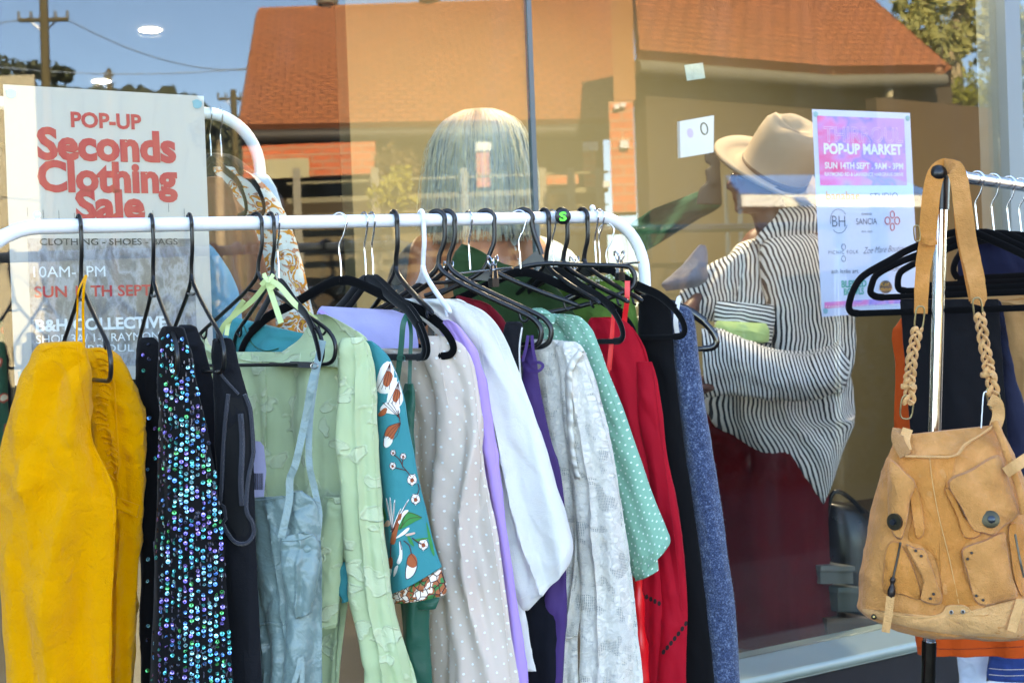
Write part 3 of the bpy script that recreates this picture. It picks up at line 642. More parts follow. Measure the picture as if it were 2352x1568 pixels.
# ================================================================ cloth lofts
class Loft:
    """closed fabric tube lofted through rows (yl, xl, yr, xr, d); silhouette measured in the photograph, own depth and thickness"""
    def __init__(s, rows, Yl, Yr, n=90, seg=72, folds=(), amp=1, seed=0, wrinkle=.004, wsc=14, cap=True, ex=1.3, edge=.3, thin=.62, rag=1.0, creases=9, camp=.0045):
        rows = [r if len(r) >= 5 else (r[0], r[1], r[0], r[2], r[3]) for r in rows]
        q = [Vector((r[0], r[1], 0)) for r in rows]; q2 = [Vector((r[2], r[3], 0)) for r in rows]
        dd = [Vector((r[4], r[5] if len(r) > 5 else 0, r[6] if len(r) > 6 else 0)) for r in rows]
        A_, B_, D_ = cat(q, n), cat(q2, n), cat(dd, n)
        for i in range(n+1):                       # cloth edges wander a little
            for pt, sg in ((A_[i], 5.1), (B_[i], 9.7)):
                pt.x += rag*(2.6*noise.noise(Vector((pt.y*.016, seed*1.3, sg))) + 1.1*noise.noise(Vector((pt.y*.06, seed*.7, sg))))
            D_[i].x *= thin
        rnd = random.Random(seed); s.rows = []; s.uv = []; V = 0; prev = None
        fl = [(k, a, rnd.uniform(0, 6.28), dr) for k, a, dr in folds]; off = Vector((seed*3.1, seed*1.7, seed*.9))
        Yl = Yl if callable(Yl) else (lambda v, y=Yl: y); Yr = Yr if callable(Yr) else (lambda v, y=Yr: y)
        cr = [(rnd.uniform(-.9, .9), rnd.uniform(.04, .98), rnd.gauss(0, .5), rnd.uniform(.05, .16), rnd.uniform(.012, .03), rnd.choice((-1, 1, 1))*rnd.uniform(.5, 1)) for _ in range(creases)]
        for i in range(n+1):
            v = i/n; pl = P(A_[i].y, A_[i].x, Yl(v)+D_[i].y); pr = P(B_[i].y, B_[i].x, Yr(v)+D_[i].z); c = (pl+pr)/2; A = (pr-pl)/2
            h = A.normalized() if A.length > 1e-6 else Vector((1, 0, 0)); Bn = CAM - c; Bn.z = 0; Bn = (Bn - h*Bn.dot(h)).normalized()
            d = D_[i].x; w = A.length
            if prev is not None: V += (c-prev).length
            prev = c; row = []; us = []
            for j in range(seg):
                ph = 2*PI*j/seg; cx_, sx = math.cos(ph), math.sin(ph)
                ey = math.copysign(abs(sx)**ex, sx)
                p = c + A*cx_ + Bn*(d*ey)
                nn = (Bn*sx*w + h*cx_*d); nn = nn.normalized() if nn.length > 1e-6 else h
                x = cx_*w; o = 0
                wp = noise.noise(Vector((x*6, V*3, seed*2.3)))*.9
                for k, a, p0, dr in fl:
                    q0 = k*x + p0 + dr*v*3 + wp*1.5; f = math.sin(q0 + .75*math.sin(q0)); f = f if a > 0 else 1-2*abs(f)
                    o += 1.25*abs(a)*f*(.3+.7*min(1, v*1.8))
                g = noise.noise((p+off)*wsc)*.6 + noise.noise((p+off)*wsc*2.3)*.4
                g2 = noise.noise(Vector(((p.x+p.z*.35)*wsc*1.6, p.y*wsc, (p.z-p.x*.3)*wsc*.45)) + off)
                g3 = noise.noise(Vector((p.x*wsc*2.2+p.z*wsc*1.3, p.y*wsc*1.5, p.z*wsc*1.1-p.x*wsc*.9)) + off*2)
                o += wrinkle*(g*.6 + ((1-2*abs(g2))**3)*.7 + ((1-2*abs(g3))**3)*.5)
                for cx0, cv0, sl, ln, wd, sg in cr:
                    dv = (v-cv0)/ln
                    if abs(dv) < 1:
                        sx_ = (x - (cx0*w + sl*(v-cv0)*.6))
                        o += sg*camp*math.exp(-abs(sx_)/(wd*.45 if sx_ > 0 else wd))*(1-dv*dv)**1.5
                env = edge + (1-edge)*abs(sx)
                row.append(p + nn*(o*amp*env)); us.append((x if sx >= 0 else 2*w+.02-x, V))
            us.append(us[0] if True else 0)
            s.rows.append(row); s.uv.append(us)
        s.cap = cap; s.seg = seg
        s.mb = MB(); s.into(s.mb)
    def into(s, mb):
        b = mb.grid(s.rows, s.uv, True)
        if s.cap: mb.face([b+j for j in range(s.seg)][::-1])
        return mb
    def build(s, name, mat, parent, solid=.0012): return s.mb.build(name, mat, parent, True, 80, solid)
    def tree(s):
        if not hasattr(s, '_t'): s._t = BVHTree.FromPolygons(s.mb.v, s.mb.f)
        return s._t
    def hit(s, px, py, lift=.001):
        d = ray(px, py).normalized(); r = s.tree().ray_cast(CAM, d)
        if r[0] is None:
            r = s.tree().find_nearest(P(px, py, (s.rows[len(s.rows)//2][0]).y)); 
            return r[0] - d*lift, -d
        n_ = r[1]; n_ = n_ if n_.dot(d) < 0 else -n_
        return r[0] - d*lift*1.0, n_
def patch(mb, loft, poly, lift=.0012, edge=None, seg=0, bulge=0):
    """piece of cloth or print laid on a loft: outline in survey pixels"""
    pts = [Vector((x, y, 0)) for x, y in poly]
    if seg: pts = cat(pts, seg, True)
    c = sum(pts, Vector())/len(pts); k = len(pts)
    rings = [(1, edge if edge is not None else lift), (.94, lift), (.6, lift+bulge*.7), (.25, lift+bulge)]
    rows = [[loft.hit(c.x+(p.x-c.x)*f, c.y+(p.y-c.y)*f, l)[0] for p in pts] for f, l in rings]
    b = mb.grid(rows, None, True); e = mb.add([loft.hit(c.x, c.y, lift+bulge)[0]]); s = b+3*k
    for j in range(k): mb.face([s+j, s+(j+1) % k, e])
    return mb
def line(mb, loft, pts, r=.0006, lift=.001, n=16):
    q = cat([Vector((x, y, 0)) for x, y in pts], n); mb.tube([loft.hit(p.x, p.y, lift)[0] for p in q], r, 5); return mb
def garment(name, label, cat_, loc_px, Y, group='clothes hanging on the white rack'):
    p = P(loc_px[0], loc_px[1], Y); return thing(name, label, cat_, p, group)
def strap(mb, pts, hw, th=.0012, n=24):
    mb.ribbon([P(x, y, Y) for x, y, Y in pts], hw, th, n); return mb
# ================================================================ fabrics
YEL = cloth('yellow_linen', (240, 158, 2), .9, .14, 48, .7, .014, .1, .1)
BLKC = cloth('black_cotton', (9, 9, 11), .9, .2, 50, .3, .003, .1, 0, .2)
BDEN = cloth('black_denim', (20, 21, 25), .9, .3, 200, .5, .002, .1, 0, .2)
NAVY = cloth('navy_cloth', (11, 13, 22), .9, .2, 60, .3, .003, .1, 0, .2)
SATIN = cloth('grey_teal_satin', (108, 130, 126), .36, .1, 20, .6, .016, .1, 0, .5, False)
DGREEN = cloth('dark_green_satin', (0, 84, 66), .45, .1, 40, .3, .004, .1, 0, .4, False)
TEAL = cloth('teal_cotton', (3, 134, 138), .75, .12, 60, .35, .003, .1, .05)
LILAC = cloth('lilac_cloth', (194, 160, 232), .7, .06, 40, .3, .003, .1, .15)
WHITEC = cloth('white_cotton', (238, 234, 226), .85, .03, 26, .5, .011, .1, .2)
PURP = cloth('purple_cloth', (66, 42, 98), .7, .15, 40, .3, .003, .1)
RED = cloth('crimson_crepe', (178, 4, 30), .75, .14, 30, .3, .005, .05, .04, .2)
BRED = plain('bright_red_ribbon', (236, 20, 30), .35, 0, .05, 60, .1)
GREENS = cloth('olive_green_cotton', (98, 140, 62), .8, .14, 40, .5, .004, .1)
DRED = cloth('dark_red_cloth', (124, 10, 28), .8, .15, 40, .3)
def m_dots(name, rgb, dot, per, rad, rough=.7, transl=.2, rnd=.15, crumple=36):
    m, t, b, o = base(name); c = coord(t, True); vo = N(t, 'ShaderNodeTexVoronoi'); vo.inputs['Scale'].default_value = 1/per; vo.inputs['Randomness'].default_value = rnd; vo.voronoi_dimensions = '2D'
    mp = N(t, 'ShaderNodeMapping'); mp.inputs['Rotation'].default_value = (0, 0, .78); L(t, c, mp.inputs[0]); L(t, mp.outputs[0], vo.inputs['Vector'])
    f = math_(t, 'LESS_THAN', vo.outputs['Distance'], rad/per); oc = coord(t, False); n1 = noi(t, oc, 8, 4); n2 = noi(t, oc, crumple, 4, .55, .3)
    a = lin(rgb); col = mixc(t, n1, tuple(x*.93 for x in a[:3])+(1,), a); col = mixc(t, f, col, lin(dot))
    fin(t, b, col, rough, math_(t, 'ADD', n2, math_(t, 'MULTIPLY', f, .25)), .4, .004, .1, 0, .3, transl); return m
CREAMD = m_dots('cream_dotted_chiffon', (234, 213, 197), (254, 252, 248), .021, .0022, .75, .25)
MINTD = m_dots('mint_polka_dot', (126, 184, 158), (226, 240, 232), .0125, .0018, .75, .1)
def m_jacquard():
    m, t, b, o = base('mint_jacquard'); c = coord(t, True); oc = coord(t, False)
    vo = N(t, 'ShaderNodeTexVoronoi'); vo.feature = 'SMOOTH_F1'; vo.inputs['Scale'].default_value = 17; vo.inputs['Smoothness'].default_value = .3; vo.voronoi_dimensions = '2D'
    nz = N(t, 'ShaderNodeTexNoise'); nz.inputs['Scale'].default_value = 24; L(t, c, nz.inputs['Vector'])
    vm = N(t, 'ShaderNodeVectorMath', operation='MULTIPLY_ADD'); L(t, nz.outputs['Color'], vm.inputs[0]); vm.inputs[1].default_value = (.09, .09, 0); L(t, c, vm.inputs[2]); L(t, vm.outputs[0], vo.inputs['Vector'])
    f = ramp(t, vo.outputs['Distance'], ((.2, (1, 1, 1, 1)), (.27, (0, 0, 0, 1)))); rim = ramp(t, vo.outputs['Distance'], ((.17, (0, 0, 0, 1)), (.235, (1, 1, 1, 1)), (.3, (0, 0, 0, 1))))
    n2 = noi(t, oc, 40, 4, .55, .3); n3 = noi(t, c, 260, 3, .7)
    a = lin((200, 212, 168)); col = mixc(t, noi(t, oc, 7, 4), lin((180, 197, 148)), a); col = mixc(t, f, col, lin((205, 215, 174))); col = mixc(t, math_(t, 'MULTIPLY', rim, math_(t, 'MULTIPLY', n3, .9)), col, lin((226, 232, 194)))
    h = math_(t, 'ADD', math_(t, 'MULTIPLY', rim, math_(t, 'MULTIPLY_ADD', n3, 1.2, .2)), math_(t, 'MULTIPLY', n2, .8)); h = math_(t, 'ADD', h, math_(t, 'MULTIPLY', math_(t, 'MULTIPLY', f, n3), .6))
    fin(t, b, col, .7, h, .75, .003, .1, 0, .3, .2); return m
MINT = m_jacquard()
def m_lace():
    m, t, b, o = base('white_lace'); c = coord(t, True); oc = coord(t, False)
    n0 = noi(t, c, 26, 2, .5, .8); zone = ramp(t, n0, ((.56, (0, 0, 0, 1)), (.6, (1, 1, 1, 1))))
    vo = N(t, 'ShaderNodeTexVoronoi'); vo.inputs['Scale'].default_value = 330; vo.inputs['Randomness'].default_value = .08; vo.voronoi_dimensions = '2D'; L(t, c, vo.inputs['Vector'])
    hole = math_(t, 'MULTIPLY', math_(t, 'LESS_THAN', vo.outputs['Distance'], .34), zone)
    n1 = noi(t, c, 70, 4, .6, 1.5); n2 = noi(t, oc, 38, 4)
    emb = ramp(t, n1, ((.44, (0, 0, 0, 1)), (.5, (1, 1, 1, 1)), (.56, (0, 0, 0, 1))))
    col = mixc(t, emb, lin((234, 226, 212)), lin((248, 242, 230))); col = mixc(t, math_(t, 'MULTIPLY', hole, .75), col, lin((120, 122, 116)))
    fin(t, b, col, .85, math_(t, 'ADD', math_(t, 'MULTIPLY', emb, .8), math_(t, 'SUBTRACT', n2, hole)), .7, .003, .1, 0, .25, .15); return m
LACE = m_lace()
def m_knit():
    m, t, b, o = base('blue_fleece_knit'); oc = coord(t, False); n1 = noi(t, oc, 260, 3, .8); n2 = noi(t, oc, 90, 4, .7)
    f = math_(t, 'MULTIPLY_ADD', n1, .7, math_(t, 'MULTIPLY', n2, .3))
    col = ramp(t, f, ((.38, lin((20, 34, 62))), (.52, lin((46, 70, 108))), (.66, lin((140, 162, 188)))))
    fin(t, b, col, .95, f, 1, .006, .5); return m
KNIT = m_knit()
# ================================================================ yellow jacket
Z = lambda *a: a
g = garment('jacket', 'bright yellow linen jacket with gathered placket, leftmost on the white rack', 'jacket', (170, 790), 2.24)
ls = Loft([(784, 125, 178, .012), (792, 92, 192, .03), (830, 72, 200, .04), (880, 44, 205, .045), (1000, 8, 214, .05), (1101, 0, 262, .055), (1180, -4, 272, .055), (1341, 0, 264, .055), (1568, 22, 256, .05), (1760, 40, 250, .045)], 2.24, 2.22, folds=((38, .008, .8), (70, .004, -1.4), (24, -.009, .4)), seed=1, wrinkle=.009, wsc=8, creases=22, camp=.008)
ls.build('sleeve', YEL, g)
mb = MB(); line(mb, ls, [(176, 792), (186, 870), (204, 960), (248, 1100), (262, 1220), (254, 1400), (248, 1560)], .0009, .0008, 60); line(mb, ls, [(96, 806), (130, 796), (176, 800)], .0009, .0008, 20); mb.build('sleeve_seam', YEL, g)
lb = Loft([(800, 196, 214, .01), (806, 188, 250, .025), (850, 188, 292, .035), (930, 196, 322, .04), (1000, 200, 331, .04), (1150, 210, 328, .042), (1300, 210, 318, .042), (1568, 210, 300, .04), (1800, 200, 300, .04)], 2.37, 2.34, folds=((55, .007, 1), (110, -.004, -1)), seed=2, wrinkle=.009, wsc=12, creases=14, camp=.006)
lb.build('body', YEL, g)
mb = MB(); rnd = random.Random(4)
for k in range(26):                                 # gathered placket of small ruffles
    y = 808+k*15; x = 232+10*math.sin(k*.5)+k*.9
    pts = [(x-13+rnd.uniform(-3, 3), y+rnd.uniform(-5, 5)), (x, y-3+rnd.uniform(-4, 4)), (x+15, y+7+rnd.uniform(-4, 4))]
    line(mb, lb, pts, .0032, -.0005, 8)
mb.build('gathered_placket', YEL, g)
mb = MB(); line(mb, lb, [(252, 806), (262, 880), (266, 960), (272, 1060), (268, 1100)], .0022, .001, 20); mb.build('placket_edge', YEL, g)
mb = MB(); patch(mb, lb, [(268, 1140), (322, 1160), (316, 1188), (264, 1168)], .004, .0005); mb.build('pocket_tab', YEL, g)
mb = MB(); strap(mb, [(197, 632, 2.36), (180, 668, 2.32), (178, 700, 2.34), (176, 800, 2.33), (178, 862, 2.33)], .0016); strap(mb, [(198, 632, 2.36), (192, 668, 2.33), (191, 740, 2.34), (196, 870, 2.33)], .0022); mb.build('hanging_loop', YEL, g)
# ================================================================ sequinned dress
g = garment('dress', 'black dress covered in iridescent blue-green sequins, right of the yellow jacket', 'dress', (400, 760), 2.3)
l1 = Loft([(748, 385, 405, .01), (760, 378, 422, .02), (830, 372, 440, .03), (900, 372, 455, .035), (1000, 370, 480, .04), (1150, 366, 506, .045), (1300, 358, 520, .045), (1568, 340, 536, .045), (1800, 330, 545, .045)], 2.33, 2.3, folds=((45, .006, .6), (90, .0025, -1)), seed=3, wrinkle=.003)
l1.build('body', BLKC, g)
l2 = Loft([(775, 330, 352, .008), (800, 320, 366, .02), (900, 317, 372, .03), (1000, 326, 374, .035), (1200, 330, 372, .04), (1568, 335, 372, .04), (1800, 330, 372, .04)], 2.42, 2.4, folds=((60, .004, 1),), seed=4)
l2.build('back_panel', BLKC, g)
SEQ = [plain('sequin_'+n_, c_, .22, .75, .05, 40, .02) for n_, c_ in (('aqua', (150, 232, 240)), ('teal', (40, 190, 190)), ('green', (60, 200, 120)), ('sky', (90, 170, 240)), ('violet', (150, 130, 220)), ('dark', (40, 42, 52)))]
def sequins(lf, box, colw, rowh, name, dens, seed, parent, rpx=4.9):
    mb = MB(); rnd = random.Random(seed); x0, x1, y0, y1 = box; x = x0; k = 0
    while x < x1:
        y = y0 + (k % 2)*rowh*.5
        while y < y1:
            px = x + rnd.uniform(-1.6, 1.6) + (y-y0)*.02*((x-x0)/(x1-x0)-.5)*3.4; py = y + rnd.uniform(-2.5, 2.5); y += rowh
            dn = dens(px, py)
            if rnd.random() > dn: continue
            d = ray(px, py).normalized(); r = lf.tree().ray_cast(CAM, d)
            if r[0] is None: continue
            nn = r[1] if r[1].dot(d) < 0 else -r[1]
            if nn.dot(-d) < .25: continue
            tl = .34
            nn = (nn + Vector((rnd.gauss(0, tl), rnd.gauss(0, tl), rnd.gauss(.12, tl)))).normalized()
            if nn.dot(-d) < .2: continue
            t1 = nn.cross(UP).normalized(); t2 = nn.cross(t1); rr = rpx*rnd.uniform(.88, 1.1)/FPX*r[0].y; c = r[0]+(-d)*.0022
            q = rnd.random(); pat = noise.noise(Vector((px*.012, py*.012, 3.3)))
            mb.cur = (0 if q < .3 else 1 if q < .5 else 2 if q < .62 else 3 if q < .8 else 4 if q < .95 else 5) if pat > -.12 else (4 if q < .35 else 3 if q < .5 else 5 if q < .8 else 1)
            n_ = 9
            b = mb.add([c+(t1*math.cos(2*PI*i/n_)+t2*math.sin(2*PI*i/n_))*rr for i in range(n_)] + [c+(t1*math.cos(2*PI*i/n_)+t2*math.sin(2*PI*i/n_))*rr*.3-nn*rr*.22 for i in range(n_)])
            for i in range(n_): j = (i+1) % n_; mb.face([b+i, b+j, b+n_+j, b+n_+i])
        x += colw; k += 1
    if mb.v: o = mb.build(name, SEQ, parent, True, 0); tag(o, kind='stuff')
sequins(l1, (362, 545, 772, 1590), 11.5, 12.2, 'sequins', lambda x, y: .84 if y > 960 else .62 if y > 850 else .45, 5, g)
sequins(l2, (318, 372, 790, 1580), 12, 17, 'back_sequins', lambda x, y: .3 if y < 880 or y > 1470 else .12, 6, g)
mb = MB(); rnd = random.Random(9)                   # bugle beads between the sequins
for k in range(420):
    px, py = rnd.uniform(364, 535), rnd.uniform(770, 1575); d = ray(px, py).normalized(); r = l1.tree().ray_cast(CAM, d)
    if r[0] is None: continue
    a = r[0]-d*.0012; mb.tube([a, a-UP*rnd.uniform(.004, .007)+Vector((rnd.uniform(-.001, .001), 0, 0))], .0011, 5)
tag(mb.build('bugle_beads', plain('smoky_beads', (86, 84, 96), .2, .5), g), kind='stuff')
mb = MB(); patch(mb, l2, [(352, 1243), (366, 1242), (373, 1337), (358, 1340)], .003); mb.build('price_tag', plain('grey_tag', (108, 108, 124), .6), g)
# ================================================================ black denim vest
g = garment('vest', 'black denim vest with velvet edged armhole, right of the sequinned dress', 'vest', (500, 800), 2.34)
l1 = Loft([(746, 415, 438, .008), (756, 412, 452, .015), (800, 424, 468, .02), (880, 440, 492, .025), (1000, 460, 520, .03), (1150, 490, 540, .03), (1568, 520, 560, .03)], 2.46, 2.44, folds=((60, .004, 1),), seed=7)
l1.build('back', BDEN, g)
l2 = Loft([(776, 492, 520, .006), (786, 488, 534, .012), (840, 488, 548, .016), (900, 494, 566, .02), (960, 497, 578, .022), (1050, 500, 584, .024), (1200, 516, 588, .024), (1300, 516, 590, .024), (1568, 520, 600, .028), (1800, 520, 600, .028)], 2.37, 2.35, folds=((70, .004, .8), (40, -.003, -.5)), seed=8, wrinkle=.004)
l2.build('front', BDEN, g)
VEDGE = cloth('speckled_velvet_edge', (52, 54, 62), .7, .5, 500, .8, .002, .4)
mb = MB(); loop = [(524, 905), (516, 980), (510, 1080), (508, 1160), (516, 1210), (540, 1244), (566, 1246), (582, 1226), (580, 1200), (566, 1170), (570, 1100), (582, 1040), (584, 990), (575, 940), (562, 905)]
line(mb, l2, loop, .0038, .002, 90); mb.build('armhole_binding', VEDGE, g)
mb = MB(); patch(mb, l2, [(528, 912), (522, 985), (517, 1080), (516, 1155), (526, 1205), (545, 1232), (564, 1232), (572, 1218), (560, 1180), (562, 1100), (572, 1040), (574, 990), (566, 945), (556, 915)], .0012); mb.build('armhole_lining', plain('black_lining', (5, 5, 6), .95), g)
mb = MB(); line(mb, l2, [(552, 950), (556, 1020), (553, 1100), (556, 1160)], .005, .003, 24); line(mb, l2, [(500, 850), (520, 875), (548, 905)], .0025, .001); mb.build('seam_roll', VEDGE, g)
mb = MB(); patch(mb, l2, [(562, 1568), (592, 1558), (596, 1500), (560, 1490)], .002); mb.build('pocket', BDEN, g)
# ================================================================ mint blouse
g = garment('blouse', 'pale mint jacquard blouse with leaf texture, neck opened over the teal dress', 'blouse', (700, 790), 2.48)
YL, YR = 2.73, 2.5
l1 = Loft([(808, 470, 800, .004), (832, 458, 838, .02), (880, 452, 846, .03), (1000, 470, 842, .036), (1150, 500, 830, .04), (1300, 520, 812, .042), (1568, 520, 780, .044), (1800, 510, 780, .044)], YL, YR, n=110, seg=120, folds=((36, .010, .5), (62, .006, -.8), (90, -.005, .3)), seed=10, wrinkle=.006, wsc=9)
l1.build('body', MINT, g)
YK = Loft([(752, 476, 800, 470, .004), (770, 462, 815, 500, .010), (800, 456, 828, 540, .012), (822, 455, 838, 606, .012)], 2.735, 2.66, n=24, seg=40, seed=11, wrinkle=.002)
YK.build('left_shoulder', MINT, g)
yk2 = Loft([(722, 722, 722, 746, .005), (745, 708, 742, 790, .012), (775, 690, 772, 838, .016), (806, 650, 800, 850, .018), (828, 610, 850, 856, .018)], 2.57, 2.49, n=30, seg=48, seed=12, wrinkle=.003)
yk2.build('right_shoulder', MINT, g)
l2 = Loft([(775, 790, 832, .012), (800, 776, 850, .024), (860, 776, 862, .03), (1000, 778, 868, .034), (1100, 790, 872, .034), (1200, 800, 880, .034), (1300, 812, 890, .034), (1400, 824, 905, .034), (1500, 834, 940, .036), (1568, 840, 962, .036), (1800, 850, 1000, .036)], 2.46, 2.43, n=100, folds=((60, .009, .6), (110, -.005, 1)), seed=13, wrinkle=.004, creases=14, camp=.006)
l2.build('sleeve', MINT, g)
mb = MB(); line(mb, l2, [(836, 782), (852, 860), (858, 1000), (868, 1160), (888, 1360), (926, 1560)], .0009, .0007, 60); line(mb, l1, [(500, 1196), (600, 1208), (700, 1204), (760, 1196)], .001, .0008, 40); mb.build('sleeve_seam', MINT, g)
l3 = Loft([(1140, 742, 790, .012), (1200, 728, 800, .02), (1300, 726, 786, .022), (1400, 728, 778, .022), (1440, 728, 772, .02)], 2.47, 2.45, n=50, folds=((80, .004, 1),), seed=14)
l3.build('sleeve_cuff', MINT, g)
mb = MB(); line(mb, l1, [(533, 812), (560, 826), (606, 830), (650, 822), (690, 806)], .0022, .002, 30); line(mb, l1, [(608, 832), (611, 900), (610, 1000), (606, 1120)], .0012, .0012, 20); mb.build('neck_binding', MINT, g)
RIB = plain('lime_ribbon', (190, 206, 140), .5)
mb = MB(); strap(mb, [(646, 742, 2.5), (614, 648, 2.53), (606, 640, 2.53)], .005); strap(mb, [(726, 735, 2.5), (680, 700, 2.48), (640, 655, 2.5), (612, 642, 2.52)], .005); strap(mb, [(505, 770, 2.62), (520, 740, 2.6), (580, 690, 2.56), (612, 650, 2.53)], .0045); strap(mb, [(520, 770, 2.6), (528, 735, 2.6), (560, 690, 2.56)], .004); mb.build('hanging_ribbon', RIB, g)
mb = MB(); strap(mb, [(600, 655, 2.52), (616, 640, 2.515), (632, 652, 2.52), (618, 664, 2.515)], .004); strap(mb, [(606, 628, 2.515), (616, 645, 2.51), (628, 630, 2.515)], .0035); mb.build('ribbon_knot', RIB, g)
# ================================================================ slip dress on the mint hanger
g = garment('slip_dress', 'grey-teal satin slip dress hanging by a strap in front of the mint blouse', 'dress', (740, 790), 2.4)
l1 = Loft([(1140, 568, 660, .008), (1160, 566, 678, .02), (1230, 576, 684, .026), (1330, 580, 690, .028), (1420, 580, 700, .03), (1500, 574, 730, .034), (1568, 572, 736, .036), (1800, 560, 750, .04)], 2.44, 2.37, folds=((60, .005, .7), (100, -.004, -1), (30, .006, .3)), seed=15, wrinkle=.005, creases=14, camp=.006)
l1.build('skirt', SATIN, g)
l2 = Loft([(1128, 668, 690, .008), (1160, 664, 726, .016), (1230, 660, 738, .022), (1300, 662, 742, .026), (1420, 664, 744, .03), (1568, 660, 742, .034), (1800, 650, 745, .034)], 2.385, 2.36, folds=((70, .005, .6), (42, -.005, .5)), seed=16, wrinkle=.005, creases=12, camp=.006)
l2.build('bodice', SATIN, g)
l3 = Loft([(1232, 648, 1222, 700, .004), (1252, 645, 1240, 728, .014), (1300, 650, 1290, 730, .022), (1360, 660, 1350, 722, .022), (1420, 676, 1410, 708, .014)], 2.355, 2.345, n=40, folds=((60, .004, 1.2), (110, -.003, 1)), seed=17, wrinkle=.006)
l3.build('cup', SATIN, g)
mb = MB(); strap(mb, [(741, 782, 2.4), (730, 830, 2.385), (716, 880, 2.37), (702, 960, 2.37), (680, 1060, 2.36), (666, 1100, 2.36), (664, 1150, 2.355), (646, 1235, 2.345)], .0062, .0014, 40); strap(mb, [(741, 782, 2.41), (726, 860, 2.4), (712, 960, 2.385), (710, 1060, 2.37), (722, 1120, 2.37), (733, 1180, 2.365), (728, 1240, 2.36)], .0055, .0014, 40); mb.build('strap', SATIN, g)
mb = MB(); c = P(722, 840, 2.372); mb.tube([c+Vector((math.cos(a)*.006, 0, math.sin(a)*.0045)) for a in [2*PI*i/16 for i in range(16)]], .0011, 6, True); mb.build('strap_slider', STEEL, g)
mb = MB(); line(mb, l1, [(574, 1150), (610, 1148), (650, 1140)], .0022, .001, 16); line(mb, l3, [(648, 1240), (690, 1238), (724, 1222)], .0018, .0008, 16); line(mb, l1, [(582, 1438), (620, 1430), (660, 1436)], .002, .002, 16); mb.build('seam_binding', SATIN, g)
mb = MB(); strap(mb, [(690, 1506, 2.34), (684, 1540, 2.335), (668, 1590, 2.33)], .004); strap(mb, [(692, 1506, 2.34), (694, 1560, 2.335), (684, 1610, 2.33)], .004); mb.build('tie', SATIN, g)
t = thing('price_tag', 'pale lilac price tag with a bar code hanging beside the black vest', 'tag', P(590, 1080, 2.41))
mb = MB(); pg = [(586, 1012), (598, 1014), (606, 1024), (612, 1080), (606, 1140), (568, 1143), (574, 1080), (578, 1024)]; q = [P(x, y, 2.41) for x, y in pg]; mb.plate(q[::-1], Vector((0, -1, 0)), .0008); mb.build('card', plain('lilac_card', (150, 150, 180), .6), t, False)
mb = MB(); rnd = random.Random(3); x = 580
while x < 604:
    w_ = rnd.choice((.5, .9, 1.4)); mb.plate([P(x, 1086, 2.4085), P(x+w_, 1086, 2.4085), P(x+w_, 1124, 2.4085), P(x, 1124, 2.4085)][::-1], Vector((0, -1, 0)), .0003); x += w_+rnd.choice((.8, 1.4))
mb.build('bar_code', BLACK, t, False)
# ================================================================ teal floral dress
g = garment('floral_dress', 'teal dress printed with rust and white lilies, sleeve in front of the green slip', 'dress', (870, 830), 2.5)
lt = Loft([(782, 836, 850, .008), (800, 838, 872, .016), (830, 848, 896, .024), (900, 862, 922, .03), (1000, 868, 942, .034), (1100, 874, 962, .036), (1200, 882, 985, .036), (1290, 890, 1303, 1010, .036), (1350, 1372+0, 0, 0, 0)][:-1] and
          [(782, 836, 782, 850, .008), (800, 838, 800, 872, .016), (830, 848, 830, 896, .024), (900, 862, 900, 922, .03), (1000, 868, 1000, 942, .034), (1100, 874, 1100, 962, .036), (1200, 882, 1190, 984, .036), (1290, 891, 1262, 1002, .036), (1362, 896, 1300, 1016, .036)], 2.49, 2.46, n=110, folds=((40, .004, .6), (80, .0015, -.6)), seed=18, wrinkle=.0015, creases=0)
lt.build('sleeve', TEAL, g)
lcf = Loft([(1352, 898, 1305, 1012, .03), (1366, 896, 1318, 1018, .034), (1380, 900, 1350, 1026, .034), (1384, 902, 1364, 1022, .032)], 2.495, 2.465, n=20, seed=19, wrinkle=.001)
def m_cuff():
    m, t, b, o = base('floral_cuff_print'); c = coord(t, True); vo = N(t, 'ShaderNodeTexVoronoi'); vo.inputs['Scale'].default_value = 95; vo.voronoi_dimensions = '2D'; L(t, c, vo.inputs['Vector']); vo.feature = 'DISTANCE_TO_EDGE'
    e = math_(t, 'LESS_THAN', vo.outputs[0], .07); n1 = noi(t, c, 38, 2)
    col = ramp(t, n1, ((.36, lin((20, 120, 60))), (.42, lin((170, 90, 50))), (.5, lin((232, 214, 196))), (.62, lin((190, 120, 80)))), 'CONSTANT')
    fin(t, b, mixc(t, e, col, lin((66, 24, 18))), .75, n1, .2); return m
lcf.build('cuff', m_cuff(), g)
FL = {k: plain('print_'+k, c_, .8, 0, .12, 60, .1) for k, c_ in (('white', (236, 226, 216)), ('rust', (176, 84, 44)), ('green', (24, 130, 62)), ('brown', (84, 30, 22)), ('pink', (214, 170, 150)))}
pr = {k: MB() for k in FL}
kx = lambda x: 865.6+x*.3238; ky = lambda y: 922+y*.3238      # survey crop of the sleeve
def pp(k, pts, lift=.0011, seg=18): patch(pr[k], lt, [(kx(x), ky(y)) for x, y in pts], lift, .0004, seg)
def pl(k, pts, r=.0005, lift=.0016): line(pr[k], lt, [(kx(x), ky(y)) for x, y in pts], r, lift, 14)
def lily(pts, split):
    pp('white', pts); 
pp('white', [(20, 60), (70, 0), (140, 5), (165, 60), (150, 90), (90, 85)]); pp('rust', [(8, 90), (50, 45), (75, 50), (60, 90), (25, 105)], .0014)
for a in (0, 1, 2): pl('brown', [(40+a*30, 5), (90+a*20, 50), (165, 120)])
pl('brown', [(150, 60), (165, 145)], .0008)
pp('white', [(50, 270), (75, 240), (115, 260), (95, 310), (55, 325)]); pp('rust', [(55, 240), (85, 175), (170, 150), (135, 215), (112, 270), (80, 250)], .0014)
